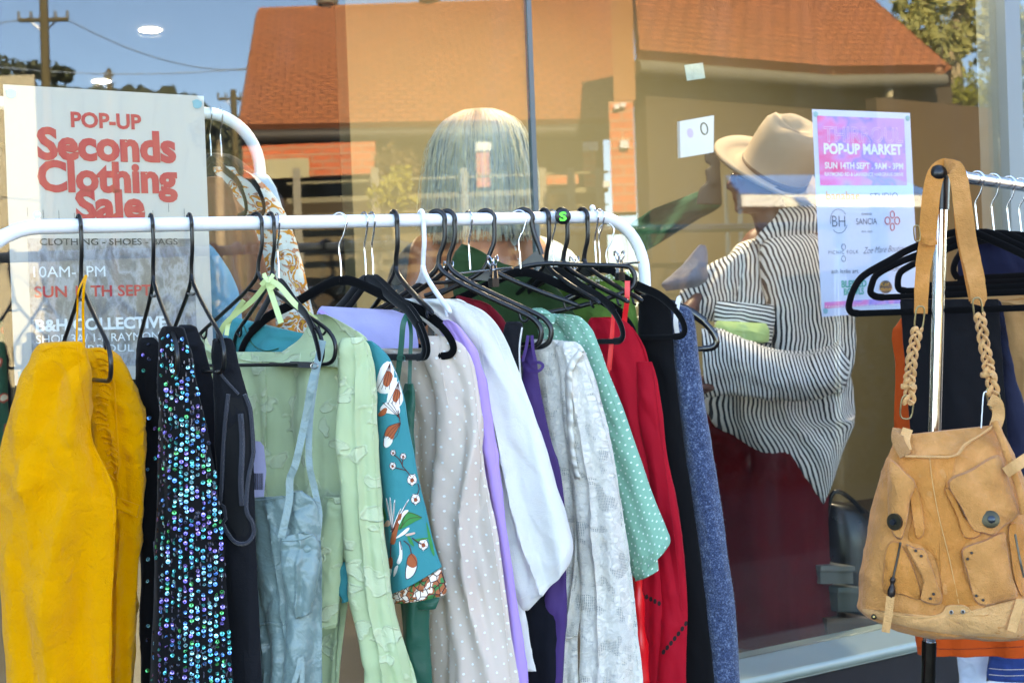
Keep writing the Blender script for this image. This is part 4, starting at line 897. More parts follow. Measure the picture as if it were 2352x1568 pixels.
for a in range(4): pl('brown', [(168, 152), (110+a*12, 190+a*14), (62+a*16, 258+a*6)], .0004)
pl('brown', [(44, 262), (80, 180), (170, 148)], .0005); pl('brown', [(50, 270), (48, 310), (60, 325)], .0005)
for cx_, cy_, r_ in ((115, 362, 18), (187, 388, 20), (112, 455, 22), (250, 552, 34), (275, 690, 32), (330, 1012, 34)):
    pp('white', [(cx_+r_*math.cos(a)*(1+.2*math.sin(a*5)), cy_+r_*1.15*math.sin(a)*(1+.2*math.sin(a*5))) for a in [2*PI*i/12 for i in range(12)]], .0011, 24)
    pl('brown', [(cx_+r_*1.02*math.cos(a), cy_+r_*1.15*math.sin(a)) for a in [2*PI*i/10 for i in range(11)]], .00045)
    pp('rust', [(cx_+r_*.45*math.cos(a), cy_+r_*.5*math.sin(a)+r_*.15) for a in [2*PI*i/8 for i in range(8)]], .0015, 12)
    for k in range(4): a = k*1.57+.5; pl('brown', [(cx_, cy_), (cx_+r_*.8*math.cos(a), cy_+r_*.9*math.sin(a))], .0004)
for pts in ([(120, 375), (160, 410), (185, 460)], [(187, 400), (180, 440), (185, 465)], [(130, 468), (180, 480), (210, 490), (240, 530)], [(185, 460), (210, 490)], [(290, 580), (300, 620), (285, 660)]): pl('brown', pts, .0008)
pp('green', [(150, 905), (200, 800), (230, 780), (320, 820), (270, 850), (200, 890)]); pl('brown', [(160, 900), (230, 830), (315, 820)], .0004); pl('brown', [(170, 900), (215, 790), (318, 818)], .0004)
pp('rust', [(95, 985), (130, 850), (165, 790), (180, 800), (150, 900), (130, 1000), (105, 1010)], .0015); pp('white', [(150, 840), (190, 775), (225, 772), (185, 820), (160, 870)], .0015)
pp('pink', [(50, 880), (75, 840), (100, 860), (80, 885)], .0015)
for x0, y0 in ((70, 705), (95, 700), (125, 715), (215, 712), (165, 770)): pp('white', [(x0-5, y0), (x0+5, y0), (112, 900), (104, 905)], .0013, 10); pl('brown', [(x0, y0), (108, 930)], .0005)
pp('white', [(130, 970), (215, 895), (230, 905), (190, 945)], .0016); pp('pink', [(205, 940), (265, 925), (268, 938), (215, 952)], .0016); pp('green', [(215, 955), (240, 965), (265, 1025), (235, 1005)], .0013); pp('green', [(270, 975), (355, 962), (360, 972), (280, 990)], .0013)
pl('brown', [(250, 965), (290, 995), (315, 1010)], .0009); pl('brown', [(190, 985), (230, 1020), (245, 1080)], .0008); pl('brown', [(100, 1000), (98, 1060), (95, 1110)], .0007); pl('brown', [(165, 985), (175, 1050)], .0007)
pp('rust', [(215, 1110), (245, 1075), (280, 1105), (285, 1160), (255, 1180), (218, 1160)], .0014); pp('white', [(215, 1160), (250, 1175), (284, 1158), (262, 1225), (222, 1255), (204, 1240)], .0012); pl('brown', [(245, 1078), (214, 1120), (203, 1240), (222, 1256), (264, 1222), (286, 1150), (245, 1078)], .0005)
pp('white', [(158, 990), (178, 1030), (180, 1110), (160, 1150), (140, 1140), (160, 1080)], .0013); pp('rust', [(84, 1110), (108, 1105), (112, 1160), (90, 1200), (80, 1160)], .0013); pp('white', [(85, 1185), (105, 1190), (95, 1240), (84, 1235)], .0014); pp('white', [(125, 1180), (150, 1160), (140, 1210), (118, 1240)], .0013); pp('green', [(35, 745), (58, 780), (68, 830), (45, 840)], .0012)
pp('green', [(350, 850), (385, 960), (410, 1090), (385, 1060), (362, 950)], .0012)
for (x, y, s) in ((884, 860, 1.2), (905, 900, 1)):
    patch(pr['white'], lt, [(x-16*s, y+30*s), (x-8*s, y-14*s), (x+14*s, y-26*s), (x+24*s, y+4*s), (x+12*s, y+34*s)], .0011, .0004, 16)
    patch(pr['rust'], lt, [(x-4*s, y+16*s), (x+4*s, y-8*s), (x+16*s, y+2*s), (x+6*s, y+24*s)], .0015, .0004, 12)
    for k in range(4): line(pr['brown'], lt, [(x-14*s+k*9, y+28*s), (x-2*s+k*5, y+4*s), (x+10*s, y-22*s)], .0005, .0017)
for k in pr: pr[k].build('lily_print', FL[k], g, True, 30)
lc = Loft([(728, 540, 770, 722, .004), (742, 530, 770, 726, .02), (780, 525, 790, 720, .03), (822, 540, 812, 700, .036), (860, 560, 850, 690, .034)], 2.79, 2.68, n=30, seg=48, folds=((40, .005, .5),), seed=20, wrinkle=.004, cap=False)
lc.build('collar', TEAL, g)
mb = MB(); line(mb, lc, [(560, 748), (580, 790), (610, 806), (640, 800)], .0014, .001, 20); mb.build('neck_seam', DGREEN, g)
lb2 = Loft([(1290, 782, 815, .006), (1310, 780, 810, .012), (1350, 782, 802, .012), (1380, 790, 800, .008)], 2.46, 2.45, n=14, seg=24, seed=21); lb2.build('body', TEAL, g)
lb3 = Loft([(1372, 930, 1010, .006), (1385, 935, 1006, .015), (1398, 945, 1000, .012)], 2.56, 2.54, n=10, seg=24, seed=22); lb3.build('hem', DGREEN, g)
# ================================================================ dark green slip
g = garment('green_slip', 'dark green satin slip hanging by its strap from the large velvet hanger', 'dress', (935, 720), 2.56)
l1 = Loft([(880, 930, 948, .004), (920, 920, 952, .008), (1000, 900, 950, .012), (1150, 900, 962, .02), (1300, 910, 985, .024), (1450, 925, 985, .026), (1568, 935, 992, .026), (1800, 935, 1000, .026)], 2.575, 2.555, folds=((70, .004, .8),), seed=23, wrinkle=.004)
l1.build('body', DGREEN, g)
mb = MB(); strap(mb, [(936, 722, 2.555), (926, 745, 2.545), (921, 800, 2.55), (910, 900, 2.56), (905, 1000, 2.56)], .005, .0012, 30); strap(mb, [(936, 722, 2.565), (944, 760, 2.58), (942, 830, 2.575), (940, 900, 2.565)], .0035, .0012, 24); mb.build('strap', DGREEN, g)
mb = MB(); c = P(921, 822, 2.545); mb.tube([c+Vector((math.cos(a)*.007, 0, math.sin(a)*.005)) for a in [2*PI*i/16 for i in range(16)]], .0011, 6, True); mb.build('strap_slider', DGREEN, g)
# ================================================================ cream dotted blouse
g = garment('dotted_blouse', 'sheer cream blouse with tiny white dots, right of the teal sleeve', 'blouse', (1000, 800), 2.62)
l1 = Loft([(800, 830, 985, .004), (824, 850, 1050, .016), (870, 880, 1060, .02), (950, 940, 1062, .024), (1100, 955, 1060, .028), (1240, 975, 1060, .03), (1400, 975, 1060, .03), (1568, 970, 1060, .03), (1800, 960, 1060, .03)], 2.69, 2.62, folds=((44, .006, .5), (80, -.004, -.6)), seed=24, wrinkle=.003)
l1.build('body', CREAMD, g)
l2 = Loft([(772, 985, 1030, .01), (790, 975, 1062, .022), (830, 980, 1084, .028), (900, 1005, 1098, .03), (1000, 1012, 1108, .032), (1100, 1000, 1122, .034), (1200, 992, 1138, .036), (1300, 1012, 1152, .036), (1450, 1030, 1176, .038), (1568, 1032, 1196, .038), (1800, 1030, 1220, .04)], 2.62, 2.59, n=110, folds=((46, .009, .4), (88, .005, -.7), (30, -.009, .3)), seed=25, wrinkle=.003, creases=8, camp=.005)
l2.build('sleeve', CREAMD, g)
mb = MB(); line(mb, l2, [(1062, 778), (1082, 840), (1092, 910), (1100, 1000), (1114, 1120), (1136, 1260), (1160, 1430), (1172, 1560)], .0009, .0007, 70); line(mb, l2, [(1010, 790), (1016, 860), (1030, 930)], .0008, .0007, 24); mb.build('sleeve_seam', CREAMD, g)
# ================================================================ lilac top
g = garment('lilac_top', 'lilac top with periwinkle inside neck, showing between the cream and white blouses', 'top', (1060, 780), 2.65)
l1 = Loft([(735, 1005, 1030, .006), (750, 1005, 1052, .012), (800, 1040, 1085, .016), (870, 1070, 1106, .018), (1000, 1085, 1128, .02), (1100, 1098, 1140, .02), (1300, 1120, 1170, .02), (1450, 1140, 1192, .02), (1568, 1150, 1206, .02), (1800, 1150, 1215, .02)], 2.665, 2.63, folds=((80, .005, .6), (150, -.0025, 1)), seed=27, wrinkle=.004); l1.build('side', LILAC, g)
PERI = cloth('periwinkle_cloth', (178, 176, 226), .75, .06, 40, .3)
l2 = Loft([(702, 740, 712, 900, .004), (720, 728, 730, 940, .014), (770, 745, 780, 960, .018), (830, 790, 840, 960, .018), (862, 830, 868, 950, .012)], 2.78, 2.72, n=26, seg=40, seed=28, folds=((30, .004, .5),)); l2.build('neck_lining', PERI, g)
mb = MB(); line(mb, l2, [(736, 716), (770, 745), (800, 790), (850, 835)], .006, .002, 20); mb.build('neck_trim', LILAC, g)
# ================================================================ white cotton blouse
g = garment('white_blouse', 'plain white cotton blouse with loose three-quarter sleeve, right of the lilac edge', 'blouse', (1100, 730), 2.68)
l1 = Loft([(686, 930, 686, 1050, .006), (694, 920, 700, 1082, .018), (720, 960, 728, 1126, .024), (770, 1010, 770, 1158, .03), (830, 1060, 826, 1184, .034), (930, 1092, 915, 1214, .038), (1050, 1110, 1030, 1248, .04), (1150, 1130, 1120, 1276, .042), (1250, 1152, 1210, 1300, .042), (1330, 1172, 1250, 1311, .042), (1388, 1196, 1292, 1306, .04), (1398, 1214, 1310, 1296, .036)], 2.69, 2.64, n=120, seg=96, folds=((34, .010, .5), (60, -.006, -.6), (90, .003, .8)), seed=30, wrinkle=.006, wsc=9, creases=16, camp=.006)
l1.build('sleeve', WHITEC, g)
mb = MB(); line(mb, l1, [(1194, 1376), (1240, 1346), (1292, 1286), (1302, 1262)], .0007, .0006, 40); line(mb, l1, [(1128, 752), (1150, 800), (1172, 860)], .0009, .0008, 24); line(mb, l1, [(1090, 736), (1110, 830), (1130, 960), (1160, 1120), (1184, 1290)], .0008, .0006, 60); mb.build('sleeve_seam', WHITEC, g)
l2 = Loft([(1350, 1150, 1188, .01), (1400, 1150, 1205, .018), (1500, 1158, 1222, .018), (1534, 1168, 1540, 1232, .012)], 2.7, 2.68, n=30, folds=((70, .004, 1),), seed=31); l2.build('body', WHITEC, g)
# ================================================================ dark denim, navy, purple
g = garment('denim_skirt', 'charcoal denim with frayed white edge hooked on hanger end, above the purple dress', 'skirt', (1175, 760), 2.71)
l1 = Loft([(738, 1165, 1190, .004), (750, 1158, 1200, .012), (800, 1156, 1196, .014), (850, 1170, 1198, .014), (900, 1180, 1200, .012)], 2.71, 2.7, n=26, seg=40, seed=32); l1.build('waistband', BDEN, g)
mb = MB(); line(mb, l1, [(1199, 752), (1193, 800), (1195, 860), (1199, 895)], .0018, .001, 40); mb.build('frayed_edge', WHITEC, g)
l2 = Loft([(1300, 1175, 1280, .02), (1400, 1190, 1285, .03), (1568, 1205, 1285, .03), (1800, 1205, 1290, .03)], 2.74, 2.72, n=40, folds=((60, .005, 1),), seed=33); l2.build('skirt', NAVY, g)
g = garment('purple_dress', 'deep purple dress with narrow tied loop, between the white and lace blouses', 'dress', (1215, 800), 2.73)
l1 = Loft([(800, 1208, 1226, .004), (830, 1200, 1234, .01), (880, 1196, 1240, .016), (1000, 1210, 1264, .02), (1100, 1230, 1290, .022), (1250, 1250, 1300, .024), (1400, 1248, 1300, .024), (1568, 1240, 1290, .024)], 2.73, 2.71, folds=((80, .004, .6),), seed=34, wrinkle=.003); l1.build('body', PURP, g)
mb = MB(); strap(mb, [(1222, 835, 2.7), (1238, 832, 2.69), (1247, 840, 2.69), (1236, 852, 2.69), (1216, 852, 2.7)], .0028); mb.build('tie_loop', PURP, g)
mb = MB(); strap(mb, [(1213, 770, 2.7), (1208, 800, 2.7), (1200, 830, 2.7)], .003); strap(mb, [(1222, 770, 2.7), (1224, 800, 2.7), (1230, 830, 2.7)], .003); mb.build('strap', PURP, g)
# ================================================================ lace blouse
g = garment('lace_blouse', 'white embroidered lace blouse with ruffled shoulder and long sleeve', 'blouse', (1300, 790), 2.77)
l1 = Loft([(778, 1228, 1260, .006), (790, 1226, 1310, .016), (850, 1232, 1330, .02), (950, 1252, 1336, .024), (1130, 1288, 1344, .026), (1250, 1302, 1346, .026), (1350, 1284, 1342, .028), (1440, 1262, 1332, .028), (1475, 1258, 1328, .028), (1568, 1262, 1328, .026), (1800, 1262, 1330, .026)], 2.79, 2.765, n=110, folds=((50, .008, .6), (100, -.005, .8)), seed=35, wrinkle=.004); l1.build('body', LACE, g)
l2 = Loft([(784, 1290, 1322, .01), (800, 1280, 1338, .022), (850, 1290, 1358, .028), (950, 1300, 1388, .032), (1050, 1312, 1412, .034), (1150, 1326, 1430, .034), (1250, 1334, 1446, .034), (1350, 1340, 1458, .034), (1450, 1340, 1468, .034), (1568, 1338, 1478, .034), (1800, 1338, 1490, .034)], 2.765, 2.735, n=120, folds=((44, .008, .5), (84, -.005, .7)), seed=36, wrinkle=.004); l2.build('sleeve', LACE, g)
mb = MB(); line(mb, l2, [(1336, 806), (1374, 930), (1404, 1050), (1432, 1200), (1450, 1360), (1466, 1540)], .0009, .0007, 60); mb.build('sleeve_seam', LACE, g)
mb = MB(); rnd = random.Random(8)
def ruffle(mb, lf, pts, w, n=60, a=.006):
    q = cat([Vector((x, y, 0)) for x, y in pts], n); rows = [[], [], []]
    for i, p in enumerate(q):
        s = math.sin(i*1.15+math.sin(i*.4)); h, _ = lf.hit(p.x, p.y, .001); k, _ = lf.hit(p.x+w*.5, p.y+w*.1+s*2, .004+a*.5*(1+s)); e, _ = lf.hit(p.x+w*.95, p.y+w*.25, .003+a*(1+s))
        rows[0].append(h); rows[1].append(k); rows[2].append(e)
    mb.grid(rows)
ruffle(mb, l2, [(1330, 800), (1300, 850), (1300, 940), (1306, 1040), (1320, 1100)], 16); mb.build('ruffle', LACE, g, True, 0, .001); mb = MB(); ruffle(mb, l1, [(1258, 1410), (1275, 1450), (1300, 1466), (1330, 1460)], -10, 30); mb.build('ruffle', LACE, g, True, 0, .001)
# ================================================================ mint polka dot blouse
g = garment('polka_dot_blouse', 'mint green blouse with white polka dots and small pointed collar', 'blouse', (1300, 720), 2.82)
l1 = Loft([(720, 1270, 722, 1300, .006), (730, 1262, 728, 1330, .014), (756, 1290, 756, 1358, .02), (800, 1310, 792, 1372, .024), (900, 1340, 880, 1404, .028), (1000, 1370, 975, 1440, .03), (1100, 1396, 1075, 1476, .032), (1200, 1420, 1150, 1502, .032), (1300, 1446, 1216, 1530, .032), (1316, 1450, 1244, 1538, .03), (1330, 1460, 1262, 1530, .026)], 2.83, 2.79, n=110, folds=((46, .005, .5), (90, .002, .7)), seed=37, wrinkle=.002); l1.build('sleeve', MINTD, g)
mb = MB(); line(mb, l1, [(1452, 1302), (1500, 1270), (1532, 1240)], .0006, .0006, 24); line(mb, l1, [(1330, 740), (1362, 800), (1398, 890), (1432, 980)], .0008, .0006, 30); mb.build('sleeve_seam', MINTD, g)
lcu = Loft([(1300, 1462, 1276, 1508, .02), (1328, 1460, 1305, 1512, .022), (1330, 1462, 1312, 1508, .02)], 2.84, 2.81, n=12, seg=36, seed=38); lcu.build('cuff', MINTD, g)
lco = Loft([(706, 1226, 706, 1242, .004), (712, 1218, 716, 1262, .01), (728, 1222, 732, 1276, .012), (744, 1240, 744, 1272, .008)], 2.84, 2.815, n=18, seg=30, seed=39, wrinkle=.001); lco.build('collar', MINTD, g)
lbk = Loft([(735, 1235, 1300, .01), (780, 1240, 1330, .02), (900, 1270, 1360, .02), (1100, 1330, 1400, .02), (1300, 1400, 1450, .02)], 2.87, 2.84, n=40, seg=40, seed=40); lbk.build('body', MINTD, g)
# ================================================================ red dress
g = garment('red_dress', 'crimson satin dress with lattice seam on its sleeve and bright red ribbon strap', 'dress', (1420, 750), 2.87)
l1 = Loft([(728, 1360, 1400, .006), (740, 1352, 1440, .014), (790, 1346, 1478, .02), (850, 1372, 1496, .024), (950, 1396, 1508, .028), (1050, 1420, 1520, .03), (1200, 1442, 1542, .032), (1350, 1456, 1556, .032), (1568, 1462, 1560, .032), (1800, 1462, 1570, .032)], 2.9, 2.87, n=110, folds=((46, .009, .4), (80, .004, -.6)), seed=41, wrinkle=.003); l1.build('body', RED, g)
l2 = Loft([(830, 1462, 1498, .008), (870, 1464, 1510, .016), (950, 1466, 1522, .022), (1050, 1484, 1534, .024), (1150, 1496, 1552, .026), (1250, 1506, 1566, .026), (1350, 1516, 1576, .026), (1410, 1518, 1580, .026), (1450, 1516, 1578, .026), (1568, 1508, 1574, .026), (1800, 1500, 1570, .026)], 2.87, 2.85, n=100, folds=((60, .006, .5),), seed=42, wrinkle=.003); l2.build('sleeve', RED, g)
mb = MB(); line(mb, l2, [(1500, 848), (1516, 980), (1534, 1120), (1552, 1260), (1566, 1400)], .0009, .0007, 50); mb.build('sleeve_seam', RED, g)
mb = MB(); rnd = random.Random(2)
for k in range(7):
    x, y = 1524+k*8.6, 1496-k*9.6-k*k*.2
    patch(mb, l2, [(x+3.4*math.cos(a)-3*math.sin(a), y+3*math.cos(a)+5.5*math.sin(a)) for a in [2*PI*i/10 for i in range(10)]], .0008)
for k in range(6):
    x, y = 1466+k*9.6, 1360+k*5
    patch(mb, l1, [(x+4*math.cos(a), y+6*math.sin(a)) for a in [2*PI*i/10 for i in range(10)]], .0008)
mb.build('lattice_seam', plain('lattice_gap', (30, 4, 8), .9), g)
mb = MB(); strap(mb, [(1441, 645, 2.86), (1440, 690, 2.86), (1434, 742, 2.87), (1437, 790, 2.87)], .0052); strap(mb, [(1410, 716, 2.82), (1404, 780, 2.825), (1396, 860, 2.83), (1391, 905, 2.84)], .0038); strap(mb, [(1411, 716, 2.83), (1408, 780, 2.835), (1402, 850, 2.84)], .002); mb.build('ribbon_strap', BRED, g)
l3 = Loft([(1310, 1455, 1468, .006), (1330, 1456, 1474, .012), (1450, 1464, 1480, .014), (1568, 1470, 1492, .014)], 2.85, 2.84, n=24, seg=30, seed=43); l3.build('ribbon_tail', BRED, g)
# ================================================================ black coat and blue cardigan
g = garment('black_coat', 'plain black coat between the red dress and the blue cardigan', 'coat', (1510, 690), 2.95)
l1 = Loft([(676, 1475, 1520, .008), (690, 1470, 1538, .02), (760, 1470, 1546, .026), (850, 1482, 1552, .03), (1000, 1500, 1570, .034), (1150, 1520, 1592, .036), (1300, 1535, 1612, .036), (1450, 1548, 1630, .036), (1568, 1552, 1640, .036), (1800, 1555, 1655, .036)], 2.98, 2.93, n=90, folds=((50, .006, .5),), seed=44, wrinkle=.003); l1.build('sleeve', BLKC, g)
g = garment('cardigan', 'fluffy mottled blue knit cardigan at the right end of the white rack', 'cardigan', (1560, 720), 2.98)
l1 = Loft([(698, 1520, 1556, .01), (708, 1515, 1584, .022), (740, 1520, 1596, .028), (800, 1540, 1602, .032), (900, 1556, 1614, .034), (1000, 1572, 1630, .036), (1150, 1590, 1656, .038), (1300, 1608, 1676, .038), (1400, 1620, 1690, .038), (1568, 1634, 1700, .038), (1800, 1640, 1710, .038)], 2.99, 2.96, n=110, folds=((50, .005, .4),), seed=45, wrinkle=.003, creases=2); l1.build('sleeve', KNIT, g)
mb = MB(); rnd = random.Random(12)
for k in range(5200):
    i, j = rnd.randrange(2, 112-2), rnd.randrange(72)
    i = min(i, len(l1.rows)-2); p = l1.rows[i][j].lerp(l1.rows[i+1][j], rnd.random()); q_ = l1.rows[i][(j+1) % 72]; p = p.lerp(q_, rnd.random())
    c = (l1.rows[i][0]+l1.rows[i][36])/2; nn = (p-c).normalized(); dv = (nn+Vector((rnd.gauss(0, .8), rnd.gauss(0, .8), rnd.gauss(-.2, .8)))).normalized()*rnd.uniform(.003, .007)
    sd = dv.cross(UP).normalized()*.00035; mb.poly([p-sd, p+sd, p+dv])
tag(mb.build('fluff', KNIT, g, False), kind='stuff')
mb = MB(); strap(mb, [(1556, 768, 2.94), (1552, 735, 2.93), (1558, 690, 2.94), (1563, 684, 2.95)], .005); mb.build('white_loop', WHITEC, g)
# ================================================================ green skirt and things at the back
g = garment('green_skirt', 'olive green skirt with patterned waistband gripped by a chrome clip hanger', 'skirt', (1380, 640), 3.02)
l1 = Loft([(640, 1272, 628, 1446, .006), (648, 1268, 634, 1452, .014), (700, 1280, 690, 1458, .02), (760, 1300, 770, 1470, .024), (900, 1330, 900, 1490, .03), (1100, 1380, 1100, 1530, .03)], 3.1, 3.0, n=60, folds=((40, .006, .6),), seed=46); l1.build('skirt', GREENS, g)
PATB = m_dots('patterned_waistband', (170, 190, 110), (238, 240, 214), .008, .0028, .8, 0, .9)
mb = MB(); mb.ribbon([P(1276, 650, 3.07), P(1330, 644, 3.04), P(1390, 638, 3.0), P(1446, 630, 2.97)], .0062, .002, 20); mb.build('waistband', PATB, g)
g = garment('olive_jacket', 'green cotton garment at the back of the white rack behind the long black hangers', 'jacket', (1120, 640), 3.0)
l1 = Loft([(560, 1062, 570, 1092, .006), (600, 1040, 600, 1150, .02), (650, 1036, 640, 1250, .03), (760, 1060, 740, 1330, .03), (900, 1100, 900, 1400, .03)], 3.06, 3.02, n=50, folds=((40, .008, .6),), seed=47, wrinkle=.006); l1.build('body', cloth('mid_green_cotton', (36, 64, 32), .85), g)
g = garment('wine_dress', 'wine red garment glimpsed behind the white blouse shoulder', 'dress', (1090, 690), 2.9)
l1 = Loft([(678, 1052, 690, 1100, .006), (690, 1050, 710, 1136, .014), (740, 1080, 760, 1170, .02), (900, 1120, 900, 1230, .02)], 2.9, 2.88, n=30, seed=48, folds=((60, .006, .6),)); l1.build('body', DRED, g)

# ================================================================ posters on the inside of the glass
class Sheet:
    def __init__(s, tl, tr, bl, b, lift=0):
        s.o, r, d = on(*tl, b), on(*tr, b), on(*bl, b)
        s.ex = (r-s.o).normalized(); s.w = (r-s.o).length; dn = (d-s.o); dn = dn - s.ex*dn.dot(s.ex); s.h = dn.length; s.ey = -dn.normalized(); s.b = b; s.n = WN
    def q(s, x0, y0, x1, y1, k=0):              # rectangle in metres from the top left
        c = s.o + s.n*k; return [c+s.ex*x0-s.ey*y0, c+s.ex*x0-s.ey*y1, c+s.ex*x1-s.ey*y1, c+s.ex*x1-s.ey*y0]
    def xy(s, px, py):
        d = ray(px, py); t = (s.o-CAM).dot(s.n)/d.dot(s.n); v = CAM + d*t - s.o; return v.dot(s.ex), -v.dot(s.ey)
    def text(s, txt, p0, p1, hpx, mat, parent, bold=0, shear=0, k=.0012, spacing=1, name='lettering'):
        x0, y0 = s.xy(*p0); x1, y1 = s.xy(*p1); e = (s.ex*(x1-x0)-s.ey*(y1-y0)); w_ = e.length; e.normalize(); up = e.cross(s.n)*-1
        if up.z < 0: up = -up
        _, yh = s.xy(p0[0], p0[1]-hpx)
        return lettering(txt, s.o+s.ex*x0-s.ey*y0, e, up, s.n, w_, abs(y0-yh), mat, name, parent, bold, shear, k, spacing)
PAPER = plain('poster_paper', (206, 192, 184), .6, 0, .02, 3)
INK_R = plain('red_ink', (206, 38, 52), .6, 0, .03, 3); INK_K = plain('dark_ink', (40, 40, 48), .6); INK_W = plain('white_ink', (232, 232, 236), .6)
TACK = plain('teal_putty', (120, 178, 190), .6)
A = Sheet((7, 194), (468, 221), (34, 885), .012)
ps = thing('sale_poster', 'large white clothing sale poster with fat red lettering fixed inside the glass', 'poster', A.o-A.ey*A.h)
mb = MB(); mb.plate(A.q(0, 0, A.w, A.h), -WN, .0006); mb.build('sheet', PAPER, ps, False)
def m_photo():
    m, t, b, o = base('printed_garment_photo'); c = coord(t, True); mp = N(t, 'ShaderNodeMapping'); mp.inputs['Scale'].default_value = (9, 1.3, 1); mp.inputs['Rotation'].default_value = (0, 0, .12); L(t, c, mp.inputs[0])
    n1 = noi(t, mp.outputs[0], 1.4, 4, .55, .8); n2 = noi(t, mp.outputs[0], 5, 4, .6); n3 = noi(t, c, 160, 2)
    f = math_(t, 'MULTIPLY_ADD', n2, .35, math_(t, 'MULTIPLY', n1, .65))
    col = ramp(t, f, ((.34, lin((84, 74, 72))), (.44, lin((128, 116, 112))), (.5, lin((168, 162, 166))), (.56, lin((118, 102, 98))), (.66, lin((152, 148, 156)))))
    fin(t, b, mixc(t, math_(t, 'MULTIPLY', n3, .25), col, lin((200, 196, 200))), .6); return m
y5 = A.xy(300, 548)[1]; q = A.q(.035, y5, A.w-.035, A.h-.028, .0006)
mb = MB(); mb.poly(q, [(0, 1), (0, 0), (.37, 0), (.37, 1)]); mb.build('printed_picture', m_photo(), ps, False)
mb = MB(); rnd = random.Random(5)
for k in range(11):
    x, y = A.xy(62+k*36, 470+rnd.uniform(-24, 26)-k*1.2); mb.plate(A.q(x, y, x+.0012, y+.018, .0008), WN, .0002)
mb.build('printed_dashes', plain('grey_ink', (120, 118, 122), .6), ps, False)
A.text('POP-UP', (163, 291), (325, 297), 33, INK_R, ps, .035)
A.text('Seconds', (86, 363), (405, 371), 68, INK_R, ps, .045)
A.text('Clothing', (87, 437), (408, 441), 66, INK_R, ps, .045)
A.text('Sale', (175, 505), (334, 503), 66, INK_R, ps, .045)
A.text('CLOTHING - SHOES - BAGS', (91, 563), (408, 562), 15, INK_K, ps, .012)
A.text('10AM-  PM', (77, 637), (242, 635), 25, INK_W, ps)
A.text('SUN 1  TH SEPT', (79, 683), (348, 678), 25, INK_R, ps, .02)
A.text('B&H COLLECTIVE', (82, 761), (383, 751), 26, INK_W, ps, .035)
A.text('SHOP 3A/ 1-3 RAYMOND', (83, 789), (386, 779), 19, INK_W, ps)
A.text('RD, THIRROUL', (84, 812), (307, 806), 17, INK_W, ps)
def tacks(S, par, spots, r=.011):
    for x, y in spots:
        c = S.o+S.ex*x-S.ey*y+S.n*.0009; mb = MB(); mb.plate([c+S.ex*math.cos(2*PI*i/10)*r*(1+.2*math.sin(i*2.1))+S.ey*math.sin(2*PI*i/10)*r*.9 for i in range(10)], S.n, .0008); mb.build('putty_dot', TACK, par, False)
tacks(A, ps, ((.014, .018), (A.w-.016, .018), (.016, A.h-.02), (A.w-.016, A.h-.02)))
B = Sheet((1865, 251), (2090, 260), (1884, 728), .012)
pm = thing('market_poster', 'pink and lilac market poster covered with small maker logos fixed inside the glass', 'poster', B.o-B.ey*B.h)
mb = MB(); mb.plate(B.q(0, 0, B.w, B.h), -WN, .0006); mb.build('sheet', plain('pale_blue_paper', (198, 206, 232), .6, 0, .02, 3), pm, False)
def m_grad():
    m, t, b, o = base('printed_colour_panel'); c = coord(t, True); n1 = noi(t, c, 5.5, 1, .4, .3)
    sp = N(t, 'ShaderNodeSeparateXYZ'); L(t, c, sp.inputs[0])
    f = math_(t, 'ADD', math_(t, 'MULTIPLY', sp.outputs[0], .9), math_(t, 'MULTIPLY', math_(t, 'SUBTRACT', n1, .5), 1.6)); f = math_(t, 'ADD', f, math_(t, 'MULTIPLY', sp.outputs[1], .35)); f = math_(t, 'ADD', f, .12)
    col = ramp(t, f, ((0, lin((246, 60, 140))), (.35, lin((240, 120, 190))), (.6, lin((222, 140, 214))), (.78, lin((150, 134, 222))), (1, lin((206, 150, 220)))))
    fin(t, b, col, .6); return m
x0, y0 = B.xy(1876, 266); x1, y1 = B.xy(2083, 426); PW, PH = x1-x0, y1-y0
mb = MB(); mb.poly(B.q(x0, y0, x1, y1, .0006), [(0, 1), (0, 0), (1, 0), (1, 1)]); mb.build('printed_panel', m_grad(), pm, False)
INK_P = plain('pale_pink_ink', (240, 196, 236), .6)
def outline_text(S, txt, p0, p1, hpx, mat, par, r):
    c = bpy.data.curves.new('t', 'FONT'); c.body = txt; c.offset = .02; c.fill_mode = 'NONE'; c.bevel_depth = 0; c.resolution_u = 3
    o = bpy.data.objects.new('t', c); COL.objects.link(o); dg = bpy.context.evaluated_depsgraph_get(); dg.update()
    me = bpy.data.meshes.new_from_object(o.evaluated_get(dg)); vv = [x.co.copy() for x in me.vertices]; ee = [tuple(e.vertices) for e in me.edges]
    bpy.data.objects.remove(o); bpy.data.curves.remove(c); bpy.data.meshes.remove(me)
    if not vv: return
    a0, a1 = min(p.x for p in vv), max(p.x for p in vv); X0, Y0 = S.xy(*p0); X1, Y1 = S.xy(*p1); hh = abs(S.xy(p0[0], p0[1]-hpx)[1]-Y0)
    f = lambda p: S.o + S.n*.0012 + S.ex*(X0+(p.x-a0)/(a1-a0)*(X1-X0)) - S.ey*(Y0+(Y1-Y0)*(p.x-a0)/(a1-a0)-p.y/.69*hh)
    mb = MB()
    for i, j in ee: mb.tube([f(vv[i]), f(vv[j])], r, 4)
    mb.build('lettering', mat, par, False)
outline_text(B, 'THIRROUL', (1892, 326), (2073, 328), 35, INK_P, pm, .0011)
B.text('POP-UP MARKET', (1892, 353), (2072, 355), 23, INK_W, pm, .04)
B.text('SUN 14TH SEPT . 9AM - 3PM', (1894, 387), (2074, 389), 14, INK_W, pm, .03)
B.text('RAYMOND RD & LAWRENCE HARGRAVE DRIVE', (1894, 404), (2074, 405), 8, INK_W, pm, .02)
